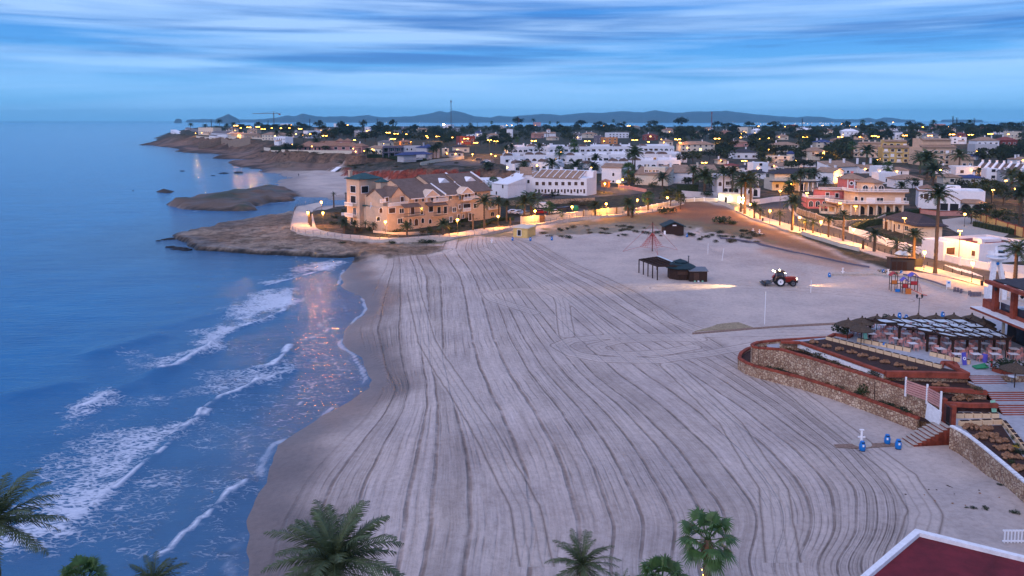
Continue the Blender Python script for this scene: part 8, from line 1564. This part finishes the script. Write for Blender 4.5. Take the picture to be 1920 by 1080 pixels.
# gate and stairs to the sand, fence, right-hand wall
for (a, lb) in [((1767.5, 789), 'left red gate pillar at the top of the stone stairs'), ((1785.5, 802), 'right red gate pillar at the top of the stone stairs')]:
    p = gp(*a, 3.3); o = empty('gate_pillar', p); MB().box(-.2, .2, -.2, .2, -.6, 2.15).build('shaft', M['terra'], o); MB().box(-.25, .25, -.25, .25, 2.15, 2.3).build('cap', M['terra'], o); tag(o, lb, 'pillar')
a, b__ = gp(1767.5, 789, 3.5), gp(1785.5, 802, 3.5); mb = MB(); [mb.bar(a.lerp(b__, .1 + k * .1) - a, a.lerp(b__, .1 + k * .1) - a + Vector((0, 0, 1.8)), .03) for k in range(8)]; mb.bar(a.lerp(b__, .08) - a + Vector((0, 0, 1.8)), a.lerp(b__, .92) - a + Vector((0, 0, 1.8)), .05); mb.bar(a.lerp(b__, .08) - a + Vector((0, 0, .15)), a.lerp(b__, .92) - a + Vector((0, 0, .15)), .05); o = mb.build('iron_gate', M['dmetal']); o.location = a; tag(o, 'dark iron gate between the two red pillars', 'gate')
t0, t1 = gp(1772, 794, 3.4), gp(1694, 833, 1.5); st_ = empty('stone_stairs', t1); n = 10; dv = (t0 - t1); dh = Vector((dv.x, dv.y, 0)); wv_ = Vector((-dh.y, dh.x, 0)).normalized()
mb = MB(); ms = MB()
for k in range(n):
    p = dh * (k / n); q = dh * ((k + 1) / n); z_ = dv.z * (k + 1) / n; w2 = wv_ * .85
    ms.add([tuple(p - w2 + Vector((0, 0, -.8))), tuple(dh * 1.0 - w2 + Vector((0, 0, -.8))), tuple(dh * 1.0 + w2 + Vector((0, 0, -.8))), tuple(p + w2 + Vector((0, 0, -.8))), tuple(p - w2 + Vector((0, 0, z_ - .05))), tuple(q - w2 * 1.0 + Vector((0, 0, z_ - .05))), tuple(q + w2 + Vector((0, 0, z_ - .05))), tuple(p + w2 + Vector((0, 0, z_ - .05)))], [(0, 3, 7, 4), (4, 5, 6, 7), (0, 1, 5, 4), (2, 3, 7, 6), (1, 2, 6, 5)])
    mb.slab([tuple(p - w2 * 1.1 - dh.normalized() * .05 + Vector((0, 0, z_))), tuple(q - w2 * 1.1 + Vector((0, 0, z_))), tuple(q + w2 * 1.1 + Vector((0, 0, z_))), tuple(p + w2 * 1.1 - dh.normalized() * .05 + Vector((0, 0, z_)))], .06)
ms.build('stair_body', M['terra'], st_); mb.build('treads', M['kerb'], st_); tag(st_, 'stone stairs with red side climbing from the sand to the gate', 'stairs')
P0 = [gp(1698, 729, 5.3), gp(1738, 743, 5.3), gp(1764, 757, 5.3)]; o = empty('slatted_fence', P0[0]); mb = MB()
for a, b__ in zip(P0, P0[1:]):
    for k in range(6): mb.bar(a - P0[0] + Vector((0, 0, -.35 + .24 * k)), b__ - P0[0] + Vector((0, 0, -.35 + .24 * k)), .04, .17)
mb.build('slats', M['rosewall'], o)
for p in P0: MB().bar(p - P0[0] + Vector((0, 0, -.8)), p - P0[0] + Vector((0, 0, 1.25)), .14).build('post', M['trim'], o)
tag(o, 'weathered pinkish slatted fence with white posts above the stairs', 'fence')
o = MB(); a, b__ = P0[1], P0[2]; o.bar(a + Vector((-.05, -.15, -1.4)) - P0[0], b__ + Vector((-.05, -.15, -1.6)) - P0[0], .12, 1.7); o = o.build('whitewashed_wall', M['whitec']); o.location = P0[0]; tag(o, 'flaking whitewashed wall panel beside the left gate pillar', 'wall')
RW = [(1784, 800), (1800, 808), (1819, 820), (1845, 840), (1870, 861), (1900, 886), (1935, 916), (1975, 955), (2040, 1020)]
ringwall('terrace_wall', 'stone wall with flaking white coping running down the right edge', RW, 3.75, .6, 'rubble', 'whitec', rimw=.36, rimh=.14)
# pergola over the tables
YB = [92.6, 90.6, 88.6, 86.6, 84.6]; XL = lambda y: 44.9 + (93.2 - y) * .72; XR = 57.6; ZT = 7.75
po = empty('terrace_pergola', (45, 90, 5.53)); mb = MB(); L0 = Vector((45, 90, 5.53))
for y in YB: mb.bar(Vector((XL(y) - .4, y, ZT)) - L0, Vector((XR, y, ZT)) - L0, .16, .24)
for k in range(6):
    t_ = k / 5; a = Vector((XL(94) * (1 - t_) + XR * t_, 93.0, ZT + .2)); b__ = Vector((XL(84.4) * (1 - t_) + XR * t_, 84.4, ZT + .2)); mb.bar(a - L0, b__ - L0, .12, .18)
mb.build('beams', M['wood'], po)
for y in (92.6, 89.6, 86.9, 84.6):
    for x in ([XL(y)] + ([50.8, 54.2, 57.4])):
        if x >= XL(y) - .01: MB().box(x - .11 - L0.x, x + .11 - L0.x, y - .11 - L0.y, y + .11 - L0.y, 0, ZT - 5.53).bar((x - L0.x, y - L0.y, 1.9), (x - L0.x + .7, y - L0.y, 2.6), .1).bar((x - L0.x, y - L0.y, 1.9), (x - L0.x - .7, y - L0.y, 2.6), .1).build('post', M['wood'], po)
for i in range(4):
    y0_, y1_ = YB[i + 1] + .15, YB[i] - .15; ym = (y0_ + y1_) / 2; n = 4
    for k in range(n):
        a = XL(ym) + (XR - XL(ym)) * k / n + .12; b__ = XL(ym) + (XR - XL(ym)) * (k + 1) / n - .1
        if i == 0 and k == 3: b__ -= .6
        MB().slab([(a - L0.x, y0_ + .5 - L0.y, ZT - 5.53 + .16), (b__ - L0.x, y0_ + .5 - L0.y, ZT - 5.53 + .16), (b__ - L0.x, y1_ - L0.y, ZT - 5.53 + .16), (a - L0.x, y1_ - L0.y, ZT - 5.53 + .16)], .04).build('shade_sheet', M['sheetw'], po)
tag(po, 'large dark timber pergola with white shade sheets over the tables', 'pergola')
# tables and chairs
tt = me_of(MB().box(-.5, .5, -.4, .4, .71, .75), 'table_top', M['tablew']); tl = me_of(MB().box(-.04, .04, -.04, .04, 0, .71).box(-.3, .3, -.04, .04, 0, .04).box(-.04, .04, -.3, .3, 0, .04), 'table_base', M['metal'])
cm = MB().box(-.22, .22, -.22, .22, .42, .46).slab([(-.22, .22, .46), (.22, .22, .46), (.2, .27, .86), (-.2, .27, .86)], .04)
cm.add([(-.2, .22, .5), (.2, .22, .5), (.18, .27, .86), (-.18, .27, .86), (-.2, .25, .5), (.2, .25, .5), (.18, .30, .86), (-.18, .30, .86)], [(0, 1, 2, 3), (7, 6, 5, 4), (0, 4, 5, 1), (1, 5, 6, 2), (2, 6, 7, 3), (3, 7, 4, 0)])
for a in (-.2, .2):
    for b__ in (-.2, .2): cm.box(a - .02, a + .02, b__ - .02, b__ + .02, 0, .42)
    cm.box(a - .02, a + .02, -.2, .22, .62, .65)
cm = me_of(cm, 'plastic_chair', M['chairp']); gg = random.Random(77); nt_ = 0
for r_ in range(7):
    y = 96.0 - r_ * 2.05; n = int((62.5 - XL(y)) / 2.15)
    for k in range(n):
        x = XL(y) - .6 + k * 2.15 + (r_ % 2) * .7
        if y > 94.8 and x < 46: continue
        if x > 60.5 or y < 83.0 or (x > 57.4 and y > 91): continue
        o = empty('cafe_table', (x, y, 5.53), gg.uniform(-.15, .15)); inst('table_top', tt, o); inst('table_base', tl, o); nt_ += 1; rown = ['back', 'second', 'third', 'fourth', 'fifth', 'sixth', 'front'][r_]; auto(o, 'white square cafe table', 'in the %s row of the terrace' % rown, 'table', 'white tables of the terrace')
        for c, (dx, dy, rz) in enumerate([(0, .62, 0), (0, -.62, 180), (.72, 0, -90), (-.72, 0, 90)]):
            if gg.random() < .1: continue
            q = inst('plastic_chair', cm, None, (x + dx + gg.uniform(-.08, .08), y + dy + gg.uniform(-.08, .08), 5.53), R(rz + gg.uniform(-14, 14))); auto(q, 'pink plastic chair', 'at the %s tables of the terrace' % rown, 'chair', 'pink chairs of the terrace')
# thatched umbrellas
th = me_of(MB().lathe([(1.38, 1.85), (1.42, 1.93), (.9, 2.22), (.28, 2.48), (.10, 2.62), (.10, 2.80), (.001, 2.85)], 18), 'thatch', M['thatch']); thp = me_of(MB().tube([(0, 0, 0), (0, 0, 1.9)], .05, 8), 'pole', M['wood'])
for k, (px, ty) in enumerate([(1590.6, 595), (1617, 591.5), (1645, 588), (1676, 588), (1722, 586), (1755.5, 586), (1789, 585.5), (1823, 586), (1844, 593), (1616, 604), (1905, 676), (1845, 600)]):
    zb_ = 5.53; p = gp(px, ty, zb_ + 2.85); o = empty('thatched_umbrella', (p.x, p.y, zb_)); inst('thatch', th, o); inst('pole', thp, o)
    auto(o, 'dark thatched umbrella', 'in the back row of the terrace' if k < 9 else 'standing under the pergola edge', 'umbrella', 'thatched umbrellas of the terrace') if k != 10 else tag(o, 'thatched umbrella by the dark hedge above the steps', 'umbrella', 'thatched umbrellas of the terrace')
o = empty('old_lamp_post', (gp(1722, 600, 5.6).x, gp(1722, 600, 5.6).y, 5.53)); MB().tube([(0, 0, 0), (0, 0, 3.2)], .05, 8).bar((-.35, 0, 3.1), (.35, 0, 3.1), .05).build('post', M['dmetal'], o); [MB().lathe([(.08, 3.15), (.16, 3.45), (.2, 3.5), (.02, 3.7)], 6).build('lantern', M['dmetal'], o).__setattr__('location', (x, 0, 0)) for x in (-.35, .35)]; tag(o, 'black twin-lantern post between the thatched umbrellas', 'lamp post')
for (px, py, m_, nm, lb, h_) in [(1622, 641, 'green2', 'menu_board', 'pale green menu board at the left end of the planters', 1.3), (1807, 684, 'purp', 'menu_board', 'violet and white menu board among the front planters', 1.4), (1862, 773, 'green2', 'menu_board', 'pale green board leaning by the lowest steps', 1.2)]:
    p = gp(px, py, 5.53 if py < 700 else 3.63); o = empty(nm, p, R(10)); MB().slab([(-.28, -.15, .05), (.28, -.15, .05), (.28, .1, h_), (-.28, .1, h_)], .04).build('panel', M[m_], o); MB().slab([(-.28, .32, .05), (.28, .32, .05), (.28, .12, h_), (-.28, .12, h_)], .04).build('rear_leaf', M['trim'], o)
    if m_ == 'purp': q = MB().lathe([(.10, 0), (.19, 0), (.19, .02), (.10, .02)], 14).build('ring_emblem', M['trim'], o); q.location = (0, -.06, .75); q.rotation_euler = (R(78), 0, 0)
    tag(o, lb, 'sign')
o = ico(.3, 3, .05, 12).build('blue_ball', M['bluep']); o.location = gp(1658, 645, 5.85); tag(o, 'round blue object in front of the upper tables', 'ball')
o = MB().lathe([(.25, 0), (.3, .9), (.001, .95)], 12).build('blue_barrel', M['purp']); o.location = gp(1846, 679, 5.53); tag(o, 'violet-blue barrel bin beside the front pergola post', 'bin')
o = MB().tube([(0, 0, 0), (0, 0, .75), (0, 0, .95)], [.10, .10, .04], 8).build('fire_hydrant', M['redpl']); o.location = gp(1859, 688, 5.53); tag(o, 'red post by the hedge planter', 'post')
o = MB().slab([(-.7, -.4, .2), (.7, -.4, .3), (.7, .4, .5), (-.7, .4, .2)], .1).build('green_tarpaulin', M['greenp']); o.location = gp(1838, 691, 5.53); tag(o, 'crumpled green cover on the paving near the upper steps', 'cover')
tb = empty('round_table', gp(1897, 718, 5.0)); MB().lathe([(.4, .7), (.4, .74), (.001, .74)], 14).build('table_top', M['tablew'], tb); MB().tube([(0, 0, 0), (0, 0, .7)], .04).build('table_base', M['metal'], tb); tag(tb, 'small round white table on the landing at the right edge', 'table')
# restaurant building at the right edge
ro = empty('restaurant_building', (57.8, 80, 5.53)); X0, Y0, Z0 = 57.8, 80, 5.53
MB().box(0, 18, -4, 12.5, 3.75, 4.0).build('floor_slab', M['terra'], ro); MB().box(.02, 18, -3.98, 12.48, 4.004, 4.06).build('slab_top', M['whitec'], ro)
MB().box(1.4, 2.4, 10.5, 12.3, 4.07, 5.1).box(1.45, 1.65, 3.0, 10.5, 4.07, 4.5).build('parapet', M['terra'], ro)
for y in (10.0, 6.6, 3.0, -.6): MB().box(1.2, 1.75, y - .28, y + .28, 4.07, 7.55).build('column', M['terra'], ro)
MB().box(1.9, 1.96, -3, 9.6, 4.07, 5.3).build('glass_screen', M['glasst'], ro)
MB().box(.2, .8, -4, 10.3, 7.55, 7.95).build('roof_beam', M['terra'], ro); [MB().box(.85, 9, y - .2, y + .2, 7.5, 7.9).build('roof_beam', M['terra'], ro) for y in (9.9, 7.3, 4.4, 1.2, -2.4)]; MB().slab([(1.2, -4, 8.0), (12, -4, 8.5), (12, 10.2, 8.5), (1.2, 10.2, 8.0)], .12).build('roof', M['r_slate'], ro)
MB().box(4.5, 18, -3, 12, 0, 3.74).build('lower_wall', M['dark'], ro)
for y in (9.5, 4.5, -.5): MB().box(2.2, 2.45, y - .12, y + .12, 0, 3.74).build('prop', M['cream'], ro)
for k in range(3): MB().box(4.44, 4.5, 1 + k * 3.4, 3.4 + k * 3.4, .3, 2.9).build('window', M['glass'], ro)
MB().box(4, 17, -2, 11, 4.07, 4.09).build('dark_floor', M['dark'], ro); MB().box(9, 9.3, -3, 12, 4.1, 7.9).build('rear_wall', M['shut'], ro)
for x, y in ((0.9, 9.0), (1.3, 4.9)): MB().lathe([(.05, 6.85), (.2, 7.05), (.24, 7.1), (.02, 7.3)], 6).build('hanging_lantern', M['dmetal'], ro).location = (x - .1, y, 0)
tag(ro, 'two-storey terracotta restaurant with open columned dining floor and dark roof', 'restaurant')
for k in range(5): o = empty('cafe_table', (61.2, 81 + k * 1.8, 9.62)); inst('table_top', tt, o); inst('table_base', tl, o); auto(o, 'white table', 'on the upper dining floor of the restaurant', 'table', 'tables upstairs')
# white wall by the palm, right
wallrun('boundary_wall', 'pink-lit white wall behind the palm near the lifeguard tower', [(1884, 521), (1905, 524), (1935, 528)], 1.3, 'white', None)
# ================================================================== FOREGROUND
def fpalm(kind, px, py, D, L_, label, cat='palm', seed=1, n=46, lf=34, tr=.30, lights=False):
    x = (px - 960) / FP * D * 1.0; d = ray(px, py); t = D / d[1]; c = Vector((d[0] * t, D, CH + d[2] * t)); g0 = gz(c.x, c.y); g0 = max(g0, .3)
    o = empty({'date': 'date_palm', 'fan': 'fan_palm'}[kind], (c.x, c.y, g0)); th_ = c.z - g0
    inst('trunk', PTR[0], o, (0, 0, -.2), 0, (tr * 2 * .8, tr * 2 * .8, th_ + .2))
    if kind == 'date': cr = date_crown(seed, n, lf, L_, .030, .80, .60).build('crown', M['ffrond'], o)
    else: cr = fan_crown(seed, n, L_, 22).build('crown', M['nfan'], o)
    cr.location = (0, 0, th_ - .1); sk = inst('dead_frond_skirt', me_of(skirt(.5, 1.0, seed, 70 if kind == 'fan' else 30), 'dead_fronds', M['dead']), o, (0, 0, th_ - .15), 0, .9 if kind == 'fan' else .7)
    if lights:
        mb = MB(); gg = random.Random(3)
        for k in range(26): a = k * .9; r_ = tr * .92; q = sphere(.022, 5); mb.add([(v[0] + r_ * math.cos(a), v[1] + r_ * math.sin(a), v[2] + th_ - .3 - k * .16) for v in q.v], q.f)
        mb.build('string_lights', M['lamp'], o)
    tag(o, label, cat); return o
fpalm('date', -14, 978, 40, 3.8, 'large date palm cut by the bottom left edge over the water', seed=31, n=38)
fpalm('fan', 150, 1090, 40, 1.0, 'fan palm whose tips just show at the bottom left', seed=32, n=34)
fpalm('date', 287, 1092, 42, 2.2, 'small date palm at the bottom edge over the surf', seed=33, n=34, lf=26)
fpalm('date', 628, 1050, 37, 3.9, 'biggest date palm at the bottom, in front of the raked sand', seed=34, n=44, lf=40, tr=.36)
fpalm('date', 1090, 1056, 44, 2.5, 'slim date palm at the bottom centre over the sand', seed=35, n=32, lf=28, tr=.22)
fpalm('fan', 1240, 1090, 42, 1.15, 'low dark fan palm left of the lit-trunk palm', seed=36, n=28)
fpalm('fan', 1327, 1010, 40, 1.15, 'green fan palm with string lights wound on its trunk', seed=37, n=26, lights=True)
fpalm('date', 1165, 1100, 43, 1.3, 'small palm tips at the bottom edge between two palms', seed=38, n=20, lf=18, tr=.2)
# red roof of the building below
zr = 11.0; c0 = gp(1716, 991, zr); c1 = gp(1560, 1125, zr); c2 = gp(2100, 1085, zr); c3 = c1 + (c2 - c0)
o = empty('neighbouring_building', (c0.x, c0.y, 0)); O0 = Vector((c0.x, c0.y, 0)); qd = [c0 - O0, c1 - O0, c3 - O0, c2 - O0]
MB().prism([(p.x, p.y) for p in qd], -1, zr - .55).build('wall', M['cream'], o)
cen = (qd[0] + qd[2]) / 2; inn = [p + (cen - p).normalized() * .42 for p in qd]; MB().prism([(p.x, p.y) for p in inn], zr - .54, zr - .22).build('flat_roof', M['redroof'], o)
mb = MB()
for a, b_, c_, d_ in zip(qd, qd[1:] + qd[:1], inn, inn[1:] + inn[:1]): mb.prism([(a.x, a.y), (b_.x, b_.y), (d_.x, d_.y), (c_.x, c_.y)], zr - .55, zr)
mb.build('parapet_coping', M['whitec'], o); tag(o, 'building corner with dark red flat roof and white coping, bottom right', 'building')
p = hit(1882, 1018); o = empty('garden_fence', p); mb = MB(); [mb.box(.0 + .25 * k, .08 + .25 * k, -.03, .03, 0, 1.0) for k in range(22)]; mb.box(-.1, 5.6, -.05, .05, .9, 1.0).box(-.1, 5.6, -.05, .05, .1, .2).build('pickets', M['trim'], o); tag(o, 'white picket fence behind the red roof at the right edge', 'fence')
# ================================================================== labels for the rows of like things
ORD = 'first second third fourth fifth sixth seventh eighth ninth tenth eleventh twelfth thirteenth fourteenth fifteenth sixteenth seventeenth eighteenth nineteenth twentieth'.split()
ORD += ['twenty-' + x for x in ORD[:9]] + ['thirtieth'] + ['thirty-' + x for x in ORD[:9]] + ['fortieth'] + ['forty-' + x for x in ORD[:9]] + ['fiftieth'] + ['fifty-' + x for x in ORD[:9]] + ['sixtieth'] + ['sixty-' + x for x in ORD[:9]] + ['seventieth'] + ['seventy-' + x for x in ORD[:9]]
bpy.context.view_layer.update()
seen = {}
for o, d, pl in AUTO: seen.setdefault((d, pl), []).append(o)
for (d, pl), lst in seen.items():
    lst.sort(key=lambda o: PX(o.location)[0])
    for i, o in enumerate(lst):
        o['label'] = ('%s %s%s' % (d, pl, '' if len(lst) == 1 else ', %s from left' % ORD[min(i, 78)])).replace(' , ', ', ')
# ================================================================== HAZE
hb = MB().box(-15000, 15000, -300, 14600, -6, 215)
hzo = hb.build('haze', mat('haze_tmp', (1, 1, 1))); hzo.data.materials.clear()
vm = bpy.data.materials.new('haze_air'); vm.use_nodes = True; nt = vm.node_tree; nt.nodes.clear()
pv = N('ShaderNodeVolumePrincipled', i_Density=HAZE_D, i_Anisotropy=0.0); pv.inputs['Color'].default_value = (.22, .72, 1, 1)
oo = N('ShaderNodeOutputMaterial'); L(pv.outputs[0], oo.inputs['Volume']); hzo.data.materials.append(vm)
tag(hzo, kind='stuff', label='thin blue evening haze over the bay and the far hills', cat='haze')
